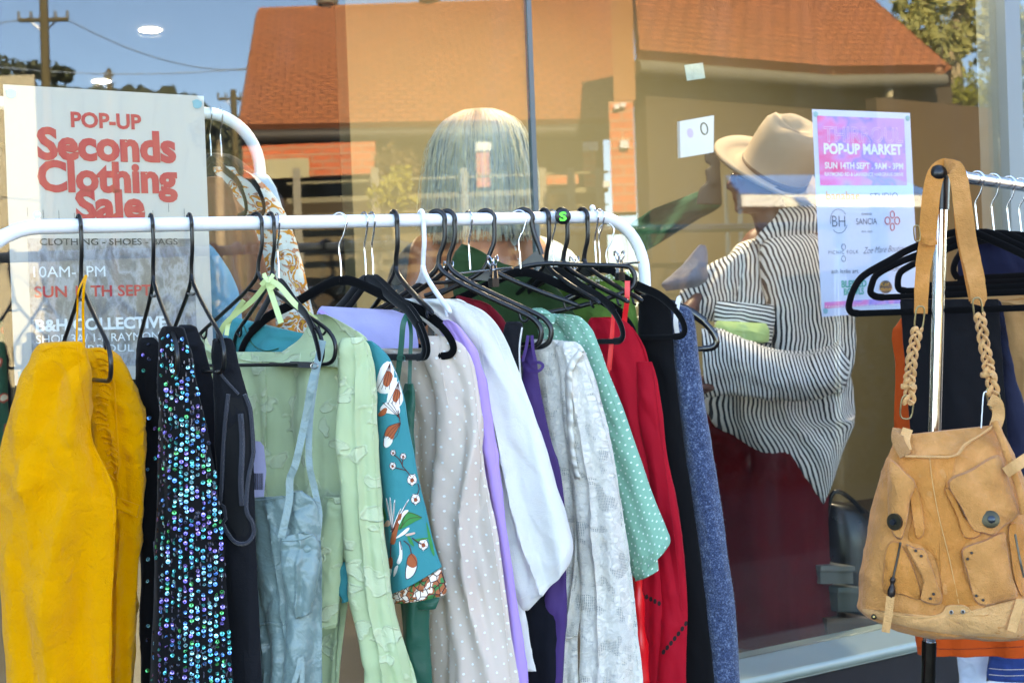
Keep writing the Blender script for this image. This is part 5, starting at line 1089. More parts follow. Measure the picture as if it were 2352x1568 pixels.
INK_O = plain('orange_ink', (226, 154, 50), .6); INK_S = plain('slate_ink', (78, 88, 112), .6); INK_T = plain('teal_ink', (20, 160, 150), .6); INK_B = plain('brown_ink', (70, 44, 40), .6)
B.text('banabae', (1897, 459), (1975, 459), 20, INK_O, pm, .02)
B.text('STUDIO', (1998, 459), (2062, 457), 15, INK_S, pm)
def rings(S, px, py, r, mat, par, a0=0, a1=2*PI, th=.0007, sx=1):
    x, y = S.xy(px, py); pts = [S.o+S.n*.0012+S.ex*(x+r*sx*math.cos(a0+(a1-a0)*i/30))-S.ey*(y-r*math.sin(a0+(a1-a0)*i/30)) for i in range(31)]
    mb = MB(); mb.tube(pts, th, 4); mb.build('emblem', mat, par)
B.text('BH', (1911, 521), (1941, 521), 26, INK_S, pm, -.012); rings(B, 1926, 508, .034, INK_S, pm, .6, 3.4); rings(B, 1926, 508, .034, INK_S, pm, 3.9, 5.9)
B.text('SANCIA', (1966, 516), (2014, 515), 14, INK_S, pm); B.text('ooo', (1978, 494), (2002, 494), 7, INK_S, pm); B.text('oo oo', (1978, 534), (2003, 534), 6, INK_S, pm)
for dx, dy in ((0, -14), (0, 14), (-11, 0), (11, 0)): rings(B, 2049+dx, 507+dy, .0105, INK_R, pm, th=.0014, sx=.8 if dx == 0 else 1)
B.text('PICNIC FOLK', (1902, 584), (1971, 582), 8, INK_S, pm, spacing=1.3); rings(B, 1937, 567, .008, INK_S, pm); rings(B, 1937, 594, .008, INK_S, pm)
B.text('Zoe Mare Boutique', (1982, 583), (2086, 576), 15, INK_S, pm, -.01, .5)
B.text('ash leslie art', (1909, 628), (1971, 627), 10, INK_S, pm)
B.text('CURRAWONG', (2008, 624), (2072, 622), 9, INK_S, pm)
B.text('BLESSED', (1932, 660), (1990, 658), 15, INK_T, pm, .04); B.text('BOWLS', (1938, 677), (1984, 675), 14, INK_T, pm, .04)
x, y = B.xy(2034, 659); mb = MB(); mb.plate([B.o+B.n*.0009+B.ex*(x+.026*math.cos(2*PI*i/24))-B.ey*(y+.019*math.sin(2*PI*i/24)) for i in range(24)][::-1], B.n, .0002); mb.build('emblem', INK_B, pm, False)
B.text('Kat', (2020, 657), (2042, 656), 9, INK_O, pm, 0, .3, .0016); B.text('Hansen', (2018, 668), (2050, 667), 8, INK_O, pm, 0, .3, .0016)
x0, y0 = B.xy(1888, 704); mb = MB(); mb.poly(B.q(.012, y0-.012, B.w-.012, y0+.006, .0006), [(0, .5), (0, .4), (1, .4), (1, .5)]); mb.build('printed_band', m_grad(), pm, False)
B.text('FASHION ACCESSORIES CLOTHING CAKES', (1896, 707), (2098, 700), 5, INK_W, pm, 0, 0, .0014)
tacks(B, pm, ((.012, .014), (B.w-.012, .016), (.014, B.h-.016), (B.w-.014, B.h-.016)), .009)
# ================================================================ things inside the shop
S2 = lambda px, py, b: on(px, py, b)
# white price card and a pale sticker
c = Sheet((1561, 279), (1640, 265), (1563, 363), .35)
t = thing('display_card', 'thick white card with a lilac mark and an oval emblem, left of the hat', 'card', c.o-c.ey*c.h)
mb = MB(); mb.plate([on(1561, 279, .35), on(1563, 363, .35), on(1639, 350, .35), on(1640, 265, .35)], -WN, .012); mb.build('board', WHITE_PL, t, False)
mb = MB(); x, y = c.xy(1585, 306); mb.plate([c.o+c.n*.0004+c.ex*(x+.012*math.cos(2*PI*i/20))-c.ey*(y+.014*math.sin(2*PI*i/20)) for i in range(20)][::-1], c.n, .0003); mb.build('lilac_mark', plain('lilac_ink', (206, 190, 232), .6), t, False)
rings(c, 1617, 296, .017, plain('olive_ink', (110, 112, 88), .6), t, th=.0022, sx=.75)
c = Sheet((1572, 150), (1614, 144), (1566, 188), .012)
mb = MB(); q = c.q(0, 0, c.w, c.h); mb.plate(q, -WN, .001); tag(mb.build('paper_sticker', plain('pale_sticker', (196, 196, 176), .7, 0, .25, 60), None, False), 'small crumpled pale sticker on the glass below the tiled eaves', 'sticker')
# second white rack inside with garments
IR = thing('indoor_rack', 'white tube clothes rack inside the shop, arched end rising behind the sale poster', 'clothes rack', flat(on(420, 300, .32)))
a_r = on(474, 260, .34); a_l = a_r - WDIR*1.35
mb, ipath = rack_frame(a_l, Vector((a_r.x, a_r.y, a_r.z)), .13, ZF, .0145); mb.build('rail_and_uprights', WHITE_PAINT, IR)
tag(IR)
def inside(name, label, cat_, rows, b0, b1, mat, folds=((40, .006, .6),), seed=60, extra=None, pname='body', wr=.005, cr=9):
    y = rows[0][0]; pL = on(rows[0][1], y, b0); pR = on(rows[0][2] if len(rows[0]) == 4 else rows[0][3], y, b1)
    t = thing(name, label, cat_, pL, 'clothes on the indoor rack')
    lf = Loft(rows, pL.y, pR.y, n=60, seg=60, folds=folds, seed=seed, wrinkle=wr, creases=cr); lf.build(pname, mat, t); return t, lf
def m_paisley():
    m, t, b, o = base('orange_paisley_print'); c = coord(t, True); n1 = noi(t, c, 16, 2, .5, 2.2); n2 = noi(t, c, 42, 2, .5, 1.2)
    big = ramp(t, n1, ((.46, lin((222, 224, 216))), (.5, lin((226, 140, 30))), (.56, lin((222, 224, 216))), (.6, lin((178, 96, 40))), (.64, lin((226, 160, 50)))), 'CONSTANT')
    fin(t, b, mixc(t, math_(t, 'MULTIPLY', math_(t, 'GREATER_THAN', n2, .6), .8), big, lin((190, 100, 40))), .8, n1, .2, transl=.1); return m
RUST = cloth('rust_cloth', (142, 88, 62), .8, .2, 30, .4)
t_, lf = inside('rust_top', 'rust brown satin top on the indoor rack right of the sale poster', 'top', [(406, 476, 492, .006), (412, 470, 510, .02), (450, 470, 540, .03), (520, 474, 580, .035), (620, 490, 610, .04), (800, 500, 640, .04), (1000, 510, 660, .04)], .2, .22, RUST, ((50, .007, .5), (90, -.004, 1)), 61)
t_, lf = inside('paisley_top', 'white blouse with orange paisley print on the indoor rack beside the rust top', 'blouse', [(384, 492, 520, .006), (392, 490, 560, .015), (420, 510, 602, .025), (480, 540, 650, .03), (560, 568, 680, .035), (660, 590, 706, .035), (800, 600, 720, .035), (1000, 610, 740, .035)], .27, .29, m_paisley(), ((40, .006, .5),), 62)
t_, lf = inside('pale_blue_shirt', 'pale blue white shirt at the right end of the indoor rack', 'shirt', [(398, 580, 600, .006), (410, 590, 622, .014), (470, 610, 646, .02), (560, 640, 672, .022), (660, 660, 706, .024), (900, 690, 760, .024)], .32, .33, cloth('pale_blue_cotton', (186, 208, 222), .8, .05), ((60, .004, .5),), 63)
t_, lf = inside('blue_dress', 'sky blue dress edge on the indoor rack behind the sale poster', 'dress', [(560, 468, 482, .006), (580, 470, 500, .015), (660, 476, 545, .025), (760, 484, 560, .03), (1000, 490, 580, .03)], .14, .15, cloth('sky_blue_cloth', (96, 160, 190), .8, .1), ((60, .005, .5),), 64)
t_, lf = inside('navy_coat', 'dark navy coat at the left edge behind the sale poster', 'coat', [(340, -60, 0, .01), (360, -90, 12, .03), (460, -110, 20, .05), (700, -110, 34, .05), (1100, -110, 40, .05), (1300, -110, 40, .05)], .2, .2, NAVY, ((40, .008, .5),), 65)
def m_fl():
    m, t, b, o = base('dark_green_floral'); c = coord(t, True); vo = N(t, 'ShaderNodeTexVoronoi'); vo.inputs['Scale'].default_value = 26; vo.voronoi_dimensions = '2D'; nz = noi(t, c, 60, 2); L(t, c, vo.inputs['Vector'])
    f = math_(t, 'ADD', vo.outputs['Distance'], math_(t, 'MULTIPLY', nz, .35))
    fin(t, b, ramp(t, f, ((.3, lin((216, 190, 160))), (.36, lin((190, 60, 40))), (.46, lin((14, 72, 50))))), .8); return m
t_, lf = inside('floral_green_top', 'dark green floral top at the left edge beside the yellow jacket', 'top', [(735, -30, 0, .006), (760, -60, 8, .02), (900, -80, 18, .03), (1200, -80, 22, .03)], .08, .08, m_fl(), ((50, .004, .5),), 66)
t_, lf = inside('charcoal_shirt', 'dark charcoal shirt shoulder under the arched end of the indoor rack', 'shirt', [(352, 472, 496, .006), (362, 470, 540, .02), (400, 470, 592, .03), (450, 480, 648, .03), (520, 500, 655, .03), (700, 500, 660, .03)], .4, .42, cloth('charcoal_cloth', (34, 36, 46), .9), seed=67)
for (px, py), near, lab in (((481, 258), 560, 'hanger with silver hook holding the rust top on the indoor rack'), ((505, 258), 600, 'dark hanger holding the paisley blouse on the indoor rack')):
    o_ = on(px, py, .34); hanger('velvet', 0, near, lab, o=Vector((o_.x, o_.y, a_r.z)), name='velvet_hanger', group='hangers on the indoor rack')
# added dark shapes behind the cardigan
def blob(name, label, cat_, rows, b, d_, mat, seed, kind=None, smooth=False):
    t, lf = inside(name, label, cat_, rows, b, b, mat, () if smooth else ((30, .01, .5),), seed, wr=0 if smooth else .005, cr=0 if smooth else 9); del t['group']; return t
blob('dark_reflection_cloth', 'dark green slanted cloth made up for a dark reflection left of the grey cap', 'cloth', [(480, 1500, 424, 1650, .01), (496, 1474, 436, 1654, .03), (520, 1446, 474, 1656, .03), (552, 1458, 500, 1612, .03), (582, 1474, 530, 1560, .02)], 1.5, .03, cloth('dark_reflection_green', (6, 62, 46), .8), 70)  # slanted sheet stands in for the dark reflection of hanging garments
blob('dark_reflection_shape', 'dark brown made-up ornament standing left of the hat brim', 'prop', [(344, 1630, 1652, .01), (352, 1619, 1653, .02), (372, 1620, 1654, .02), (382, 1632, 1654, .012), (392, 1620, 1654, .02), (418, 1622, 1656, .02), (436, 1606, 1657, .02), (470, 1600, 1658, .02)], 1.35, .03, plain('dark_reflection_brown', (14, 11, 8), .6, 0, .3, 20, .3), 71, smooth=True)  # curvy shape stands in for a dark patch in the reflection
# black bag and boxes on the floor
bp = on(1940, 1250, .45)
t = blob('black_bag', 'black bag on the shop floor right of the maroon skirt', 'bag', [(1152, 1900, 1940, .03), (1165, 1890, 1985, .08), (1220, 1880, 2030, .12), (1290, 1878, 2040, .13), (1330, 1880, 2040, .13), (1480, 1880, 2040, .13)], .5, .1, plain('black_vinyl', (10, 10, 12), .3, 0, .3, 20, .4), 72, smooth=True)
mb = MB(); mb.tube(cat([on(1895, 1200, .45), on(1915, 1130, .42), on(1960, 1150, .42), on(2000, 1200, .45)], 24), .008, 8); mb.build('handle', BLACK, t)
for i, (x0, y0, w_, h_, rot, col_, lab) in enumerate(((1885, 1310, 75, 30, .1, (84, 86, 80), 'pale grey flat box on the shop floor under the black bag'), (1925, 1360, 62, 44, -.1, (66, 74, 68), 'small grey-green box leaning on the shop floor beside the black bag'), (1900, 1430, 110, 26, .05, (80, 56, 32), 'brown cardboard box low on the shop floor behind the sill'))):
    p0_, p1_ = on(x0, y0+h_, .3), on(x0+w_, y0+h_, .3); z1 = on(x0, y0, .3).z
    t = thing('box', lab, 'box', p0_); mb = MB(); mb.box(p0_, p1_-p0_, -WN*.22, UP*(z1-p0_.z)); mb.build('carton', plain('carton_%d' % i, col_, .7, 0, .1, 8), t, False)
    mb = MB(); mb.box(p0_+(p1_-p0_)*-.02-WN*-.006+UP*(z1-p0_.z+.001), (p1_-p0_)*1.04, -WN*.232, UP*.015); mb.build('lid', plain('lid_%d' % i, tuple(min(255, x+14) for x in col_), .7), t, False)
# ================================================================ people
SKIN = plain('skin', (96, 54, 42), .5, 0, .06, 30, .05)
SKIN_T = plain('tanned_skin', (168, 104, 74), .5, 0, .06, 30, .05)
def skin_body(name, joints, edges, parent, mat):
    me = bpy.data.meshes.new(name); off = Vector(parent.location)
    me.from_pydata([Vector(j[0])-off for j in joints], edges, []); o = bpy.data.objects.new(name, me); COL.objects.link(o); o.parent = parent
    sk = o.modifiers.new('skin', 'SKIN'); me.update()
    if not me.skin_vertices: me.attributes.new
    lay = me.skin_vertices[0].data if me.skin_vertices else None
    if lay is None:
        bpy.context.view_layer.objects.active = o
        return o
    for v, j in zip(lay, joints): r = j[1]; v.radius = r if hasattr(r, '__len__') else (r, r)
    lay[0].use_root = True
    sk.use_smooth_shade = True; ss = o.modifiers.new('sub', 'SUBSURF'); ss.levels = 1; ss.render_levels = 2
    me.materials.append(mat); return o
def body_mesh(name, chains, head, parent, mat):
    """one continuous skin: tapered limb surfaces merged by remesh with the head"""
    mb = MB()
    for path, rad in chains:
        n = 6*(len(path)-1); q = cat(path, n); rr = [p.x for p in cat([Vector((r, 0, 0)) for r in rad], n)]
        mb.tube(q, [max(.003, r) for r in rr], 14); mb.ball(q[0], rr[0]*.98, 10); mb.ball(q[-1], rr[-1]*.98, 10)
    if head: head(mb)
    o = mb.build(name, mat, parent, True, 0)
    rm = o.modifiers.new('merge', 'REMESH'); rm.mode = 'VOXEL'; rm.voxel_size = .006; rm.use_smooth_shade = True
    sm = o.modifiers.new('smooth', 'SMOOTH'); sm.iterations = 4; sm.factor = .5
    return o
def head_fn(c, fwd, h=.225, w=.148, tilt=0):
    side = fwd.cross(UP).normalized(); up = (UP + fwd*tilt).normalized()
    def f(mb):
        prof = [(-.5, .02, .30, .26), (-.46, -.10, .40, .34), (-.36, -.22, .42, .42), (-.2, -.36, .42, .46), (0, -.42, .41, .49), (.2, -.42, .38, .5), (.36, -.34, .32, .42), (.46, -.2, .2, .26), (.5, -.02, .02, .02)]
        rows = []
        for z, b, fr, hw in prof:
            row = []
            for j in range(24):
                a = 2*PI*j/24; y = math.cos(a); x = math.sin(a)
                row.append(c + up*(z*h) + fwd*((fr if y > 0 else -b)*y*h) + side*(x*hw*w))
            rows.append(row)
        b0 = mb.grid(rows, None, True); mb.face([b0+j for j in range(24)]); mb.face([b0+8*24+j for j in range(24)][::-1])
        F = lambda z, y, x: c + up*(z*h) + fwd*(y*h) + side*(x*w)
        mb.tube(cat([F(.08, .37, 0), F(-.02, .45, 0), F(-.1, .5, 0), F(-.13, .43, 0)], 10), [.009, .01, .0105, .012, .013, .014, .015, .0155, .015, .013, .01], 8)   # nose
        for s in (-1, 1): mb.ball(F(-.12, .44, s*.09), .008, 8); mb.ball(F(.06, .35, s*.2), .016, 8); mb.tube(cat([F(.1, -.0, s*.5), F(.04, -.06, s*.56), F(-.08, -.04, s*.54), F(-.12, .02, s*.49)], 8), .008, 6)   # nostrils, brows, ears
        mb.tube(cat([F(-.235, .36, -.16), F(-.225, .435, 0), F(-.235, .36, .16)], 8), [.004, .006, .007, .0075, .008, .0075, .007, .006, .004], 6); mb.tube(cat([F(-.28, .36, -.14), F(-.285, .425, 0), F(-.28, .36, .14)], 8), [.004, .006, .0075, .008, .0085, .008, .0075, .006, .004], 6)
        mb.ball(F(-.42, .34, 0), .02, 10)
    return f
def hand_chains(w, d, pn, s=1):
    """palm and five bent fingers from the wrist w, pointing along d, palm normal pn"""
    d = d.normalized(); sd = d.cross(pn).normalized(); out = [([w, w+d*.045, w+d*.085], [.022, .03, .03])]
    for k, (o, l) in enumerate(((-.03, .062), (-.01, .072), (.01, .068), (.028, .054))):
        b = w+d*.082+sd*o; out.append(([w+d*.04+sd*o*.6, b, b+d*l*.4+pn*.008, b+d*l*.72+pn*.024, b+d*l*.9+pn*.042], [.012, .0095, .009, .0082, .0065]))
    b = w+d*.02-sd*.024*s; out.append(([b, b+d*.03-sd*.022*s+pn*.012, b+d*.06-sd*.024*s+pn*.024], [.013, .0105, .008])); return out
# ---- person in the striped shirt and hat
def stripes(name, per=.0115, duty=.46, rot=0):
    m, t, b, o = base(name); c = coord(t, True); mp = N(t, 'ShaderNodeMapping'); mp.inputs['Rotation'].default_value = (0, 0, rot); L(t, c, mp.inputs[0])
    nz = N(t, 'ShaderNodeTexNoise'); nz.inputs['Scale'].default_value = 7; L(t, c, nz.inputs['Vector'])
    sp = N(t, 'ShaderNodeSeparateXYZ'); L(t, mp.outputs[0], sp.inputs[0])
    x = math_(t, 'ADD', sp.outputs[0], math_(t, 'MULTIPLY', math_(t, 'SUBTRACT', nz.outputs[0], .5), .035))
    f = math_(t, 'LESS_THAN', math_(t, 'FRACT', math_(t, 'MULTIPLY', x, 1/per)), duty); oc = coord(t, False); n2 = noi(t, oc, 30, 4, .55, .3)
    fin(t, b, mixc(t, f, lin((228, 224, 222)), lin((34, 34, 46))), .85, n2, .4, .005, .1); return m
SV, SH, SD, SP = stripes('stripes_upright'), stripes('stripes_across', rot=1.45), stripes('stripes_slanted', rot=.5), stripes('stripes_tail', rot=-.12)
YP = 4.42
hp = P(1800, 1000, YP); p = thing('person', 'person in a tan brimmed hat, striped shirt and maroon skirt inside the shop, facing left', 'person', Vector((hp.x, hp.y, ZF)))
Q = lambda x, y, dy=0: P(x, y, YP+dy)
fw = Vector((-.93, -.2, 0)).normalized()
hc = Q(1752, 410, .02)
head1 = head_fn(hc, fw, .215, .15, -.05)
pel = Q(1770, 930, .16)
ch = [([Q(1765, 480, .03), Q(1790, 560, .04)], [.055, .06]), ([Q(1795, 540, .04), Q(1800, 640, .1), Q(1790, 800, .15), pel], [.07, .11, .105, .12]),
      ([Q(1850, 560, 0), Q(1888, 700, -.06), Q(1880, 830, -.1), Q(1760, 865, -.2), Q(1640, 880, -.26)], [.06, .052, .042, .036, .028]),
      ([Q(1745, 560, .12), Q(1670, 650, .1), Q(1620, 680, .02), Q(1600, 690, -.02)], [.055, .045, .036, .028])]
ch += hand_chains(Q(1640, 880, -.26), Vector((-.95, -.25, -.1)), Vector((.1, -.3, .9)).normalized()) + hand_chains(Q(1600, 690, -.02), Vector((-.4, -.3, -.5)), Vector((-.3, -.2, -.8)).normalized())
for s in (-.09, .09):
    b0 = pel + Vector((-.02, s, -.02)); kn = Vector((b0.x-.03, b0.y, ZF+.5)); an = Vector((b0.x, b0.y, ZF+.07)); ch.append(([b0, kn, an], [.085, .058, .04])); ch.append(([an-UP*.02, an+fw*.13-UP*.035], [.038, .028]))
body = body_mesh('body', ch, head1, p, SKIN)
mb = MB(); sd_ = fw.cross(UP)
for s in (-1, 1): mb.ball(hc+fw*.082+sd_*s*.032+UP*.012, .0115, 10)
mb.build('eyes', plain('eye_dark', (40, 30, 26), .2), p)
hat_c = P(1762, 352, YP); hx = (Q(1880, 425)-Q(1650, 325)).normalized(); hz = (UP*.9+Vector((0, -.46, 0))); hz = (hz-hx*hz.dot(hx)).normalized(); hy = hx.cross(hz)
FELT = plain('tan_felt', (150, 132, 114), .9, 0, .08, 14, .2)
hb = (Q(1880, 442)+Q(1645, 346))/2; hr = (Q(1880, 425)-Q(1645, 325)).length/2*1.05
mb = MB(); rows = []
for k, (r, z) in enumerate(((.97, -.002), (1.0, .004), (.98, .008), (.8, .0), (.62, -.004), (.6, .01), (.585, .06), (.56, .12), (.52, .158), (.44, .178), (.26, .163), (.1, .155), (.01, .154))):
    row = []
    for j in range(48):
        a = 2*PI*j/48; zz = z
        if r > .7: zz += .022*abs(math.sin(a))**2*(r-.6)*2 - .012*math.cos(a)*(r-.6)
        if k >= 7: zz -= .03*max(0, math.sin(a)**2)*(.55-r) + .02*math.exp(-((math.cos(a)+.8)**2)*9)*abs(math.sin(a))
        row.append(hb + hx*(r*hr*math.cos(a)+ (.02 if k > 4 else 0)) + hy*(r*hr*1.0*math.sin(a)) + hz*zz)
    rows.append(row)
b0 = mb.grid(rows, None, True); mb.face([b0+12*48+j for j in range(48)]); hat = mb.build('hat', FELT, p, True, 0, .003)
mb = MB(); mb.grid([[hb+hx*(.6*hr*math.cos(2*PI*j/48)+.02)+hy*(.6*hr*1.0*math.sin(2*PI*j/48))+hz*z for j in range(48)] for z in (.0, .012, .022)], None, True); hbnd = mb.build('hat_band', plain('brown_band', (70, 44, 30), .6, 0, .2, 90, .4), p, True, 0, .003)
def cl(rows, dl, dr, mat, name, folds=((26, .01, .5), (50, .005, -.6)), seed=80, parent=None, wr=.006, cap=True):
    lf = Loft(rows, YP+dl, YP+dr, n=80, seg=80, folds=folds, seed=seed, wrinkle=wr, wsc=8, cap=cap, thin=1, ex=.85, edge=.5); lf.build(name, mat, parent or p); return lf
sh_ = cl([(545, 1740, 1830, .05), (560, 1700, 1870, .09), (600, 1672, 1920, .13), (700, 1650, 1935, .16), (820, 1630, 1940, .17), (900, 1612, 1950, .18), (980, 1640, 945, 1956, .18), (1050, 1720, 960, 1952, .17), (1120, 1810, 1000, 1940, .15), (1166, 1888, 1080, 1920, .08)], .06, .1, SP, 'shirt', seed=81, cap=True)
shirt = [o for o in p.children if o.name.startswith('shirt')][0]
cl([(548, 1760, 538, 1870, .04), (580, 1745, 570, 1915, .07), (640, 1750, 640, 1945, .075), (720, 1768, 740, 1956, .075), (800, 1776, 830, 1952, .075), (850, 1790, 900, 1930, .06)], -.1, -.06, SV, 'sleeve', ((40, .007, .5),), 82)
lfa = Loft([(758, 1612, 905, 1618, .05), (760, 1650, 900, 1664, .055), (800, 1740, 905, 1742, .06), (820, 1830, 905, 1850, .07), (810, 1900, 880, 1930, .06), (790, 1930, 830, 1950, .03)], YP-.28, YP-.24, n=70, seg=60, folds=((40, .007, .6),), seed=83, wrinkle=.008, wsc=9, thin=1.25, ex=.8, edge=.6)
lfa.build('forearm_sleeve', SH, p)
lfc = Loft([(480, 1790, 470, 1880, .03), (500, 1780, 490, 1890, .045), (540, 1740, 520, 1890, .05), (560, 1735, 560, 1870, .04)], YP-.05, YP-.02, n=30, seg=50, seed=84, folds=((30, .004, .5),)); lfc.build('collar', SD, p)
cl([(600, 1640, 560, 1740, .02), (620, 1610, 590, 1745, .04), (650, 1574, 640, 1740, .05), (690, 1560, 700, 1720, .05), (730, 1570, 740, 1650, .03)], .0, .02, SD, 'far_sleeve', ((50, .008, .5),), 85)
cl([(690, 1648, 700, 1776, .01), (720, 1640, 730, 1778, .02), (790, 1646, 790, 1770, .012)], -.16, -.14, SH, 'chest_pocket', ((40, .002, .5),), 88, None, .003)
cl([(736, 1650, 742, 1758, .015), (750, 1644, 760, 1764, .035), (775, 1650, 782, 1762, .035), (790, 1660, 788, 1750, .015)], -.2, -.18, cloth('pale_green_cloth', (172, 196, 128), .7, .08, 40, .5), 'waist_pouch', ((50, .006, .5),), 86)
cl([(880, 1650, 1850, .2), (930, 1630, 1880, .22), (1100, 1610, 1890, .22), (1300, 1600, 1900, .25), (1500, 1590, 1930, .28), (1640, 1580, 1940, .3)], .14, .18, cloth('maroon_velvet', (88, 4, 12), .8, .25, 20, .3, .01, 0, 0, .1), 'skirt', ((16, .02, .5), (34, .008, -.5)), 87)
hm = thing('grey_cap', 'grey woven fabric hat held in front of the striped shirt', 'cap', Q(1570, 640, -.15))
lf = Loft([(562, 1609, 564, 1617, .006), (598, 1580, 596, 1622, .03), (628, 1546, 620, 1623, .05), (652, 1521, 642, 1622, .055), (668, 1530, 660, 1602, .03)], YP-.24, YP-.2, n=40, seg=48, seed=90, folds=((70, .003, .6),), wrinkle=.002, creases=0, thin=1); lf.build('crown', cloth('grey_weave', (116, 112, 124), .6, .25, 120, .6), hm)
# ---- person with long grey hair seen from behind
Y2 = 4.6
hc2 = P(1100, 372, Y2); p2 = thing('person', 'person with long straight grey hair and a white top inside the shop, seen from behind', 'person', Vector((hc2.x, hc2.y, ZF)))
V2 = lambda x, y, dy=0: P(x, y, Y2+dy); f2 = Vector((.15, 1, 0)).normalized()
pl2 = Vector((hc2.x, hc2.y, ZF+.95))
ch = [([V2(1100, 430), V2(1100, 520)], [.055, .06]), ([V2(1100, 510), V2(1100, 620), V2(1100, 760), pl2], [.07, .14, .13, .15])]
for s in (-1, 1):
    a0_, = (V2(1100+s*120, 575),); ch.append(([a0_, a0_+Vector((s*.05, -.02, -.28)), a0_+Vector((s*.03, .1, -.5))], [.055, .042, .028])); ch += hand_chains(a0_+Vector((s*.03, .1, -.5)), Vector((0, .3, -.9)), Vector((-s, 0, 0)), s)
    ch.append(([pl2+Vector((s*.09, 0, 0)), Vector((pl2.x+s*.1, pl2.y, ZF+.48)), Vector((pl2.x+s*.1, pl2.y, ZF+.07))], [.09, .06, .04])); ch.append(([Vector((pl2.x+s*.1, pl2.y, ZF+.04)), Vector((pl2.x+s*.1, pl2.y+.15, ZF+.03))], [.035, .028]))
body_mesh('body', ch, head_fn(hc2, f2, .22, .15), p2, SKIN_T)
HAIR = [plain('grey_hair', (186, 190, 184), .5, 0, .15, 40), plain('ash_hair', (204, 198, 172), .5, 0, .12, 40), plain('slate_hair', (146, 156, 156), .5, 0, .15, 40)]
mb = MB(); rnd = random.Random(21); sx2 = Vector((1, -.1, 0)).normalized(); top = V2(1100, 250)
rows = []
for i, (py, hw, dp) in enumerate(((256, 6, .02), (262, 34, .06), (278, 60, .09), (316, 84, .112), (370, 96, .12), (440, 102, .12), (490, 104, .115), (545, 104, .10))):
    c = V2(1100, py, .02); w_ = hw/FPX*Y2; rows.append([c+sx2*(w_*math.cos(2*PI*j/40))+Vector((0, 1, 0))*(dp*math.sin(2*PI*j/40)*(1 if math.sin(2*PI*j/40) < 0 else .25)) for j in range(40)])
mb.cur = 2; b0 = mb.grid(rows, None, True); mb.face([b0+j for j in range(40)])
for k in range(900):
    a = rnd.uniform(PI*.98, 2.02*PI); mb.cur = 0 if rnd.random() < .45 else 1 if rnd.random() < .7 else 2; pts = []; jit = rnd.uniform(-.16, .16)
    for i, (py, hw, dp) in enumerate(((252, 6, .02), (262, 55, .08), (300, 96, .118), (370, 114, .13), (440, 124, .13), (512+rnd.uniform(0, 50), 132, .122))):
        c = V2(1100, py, .02); w_ = (hw+rnd.uniform(-24, 9)*(.25+i/5))/FPX*Y2; aa = a + jit*(i/5) + .06*math.sin(i*1.3+k)
        pts.append(c+sx2*(w_*math.cos(aa))+Vector((0, 1, 0))*(dp*1.04*math.sin(aa)*(1 if math.sin(aa) < 0 else .25)))
    mb.tube(cat(pts, 14), [.0024]*11+[.002, .0015, .0012, .001], 4)
for k in range(70):
    a = rnd.uniform(PI*.95, 2.05*PI); mb.cur = rnd.choice((0, 1)); j0 = rnd.uniform(-.2, .2); pts = []
    for i, (py, hw, dp) in enumerate(((256, 20, .05), (280, 78, .1), (340, 112, .125), (420, 124, .13), (520, 134, .125))):
        w_ = (hw+rnd.uniform(-4, 16))/FPX*Y2; aa = a+j0*i/4; pts.append(V2(1100, py, .02)+sx2*(w_*math.cos(aa))+Vector((0, 1, 0))*(dp*1.08*math.sin(aa)*(1 if math.sin(aa) < 0 else .25)))
    mb.tube(cat(pts, 14), .0011, 4)
mb.build('hair', HAIR, p2, True, 0)
Y2o = YP; YP = Y2
lf = Loft([(556, 985, 570, 1015, .02), (575, 960, 575, 1055, .05), (620, 940, 640, 1120, .12), (620, 1, 1, 1, .1)][:3] and [(548, 1150, 530, 1210, .03), (575, 1120, 560, 1285, .08), (610, 1080, 600, 1330, .12), (680, 990, 680, 1340, .16), (800, 980, 800, 1330, .17), (1000, 970, 1000, 1330, .18)], Y2+.03, Y2+.03, n=50, seg=60, folds=((26, .01, .5),), seed=95, wrinkle=.006); lf.build('top', cloth('white_top', (206, 214, 216), .85, .05), p2)
lf = Loft([(540, 985, 545, 1030, .02), (570, 930, 575, 1050, .07), (640, 890, 640, 1060, .11), (800, 880, 800, 1040, .12), (1000, 870, 1000, 1040, .13)], Y2+.04, Y2+.04, n=40, seg=60, folds=((26, .01, .5),), seed=96); lf.build('shawl', cloth('slate_shawl', (64, 76, 84), .9, .1), p2)
lf = Loft([(860, 960, 1260, .16), (1000, 950, 1270, .18), (1500, 940, 1280, .2)], Y2+.03, Y2+.03, n=20, seg=50, folds=((20, .012, .5),), seed=97); lf.build('trousers', NAVY, p2)
YP = Y2o
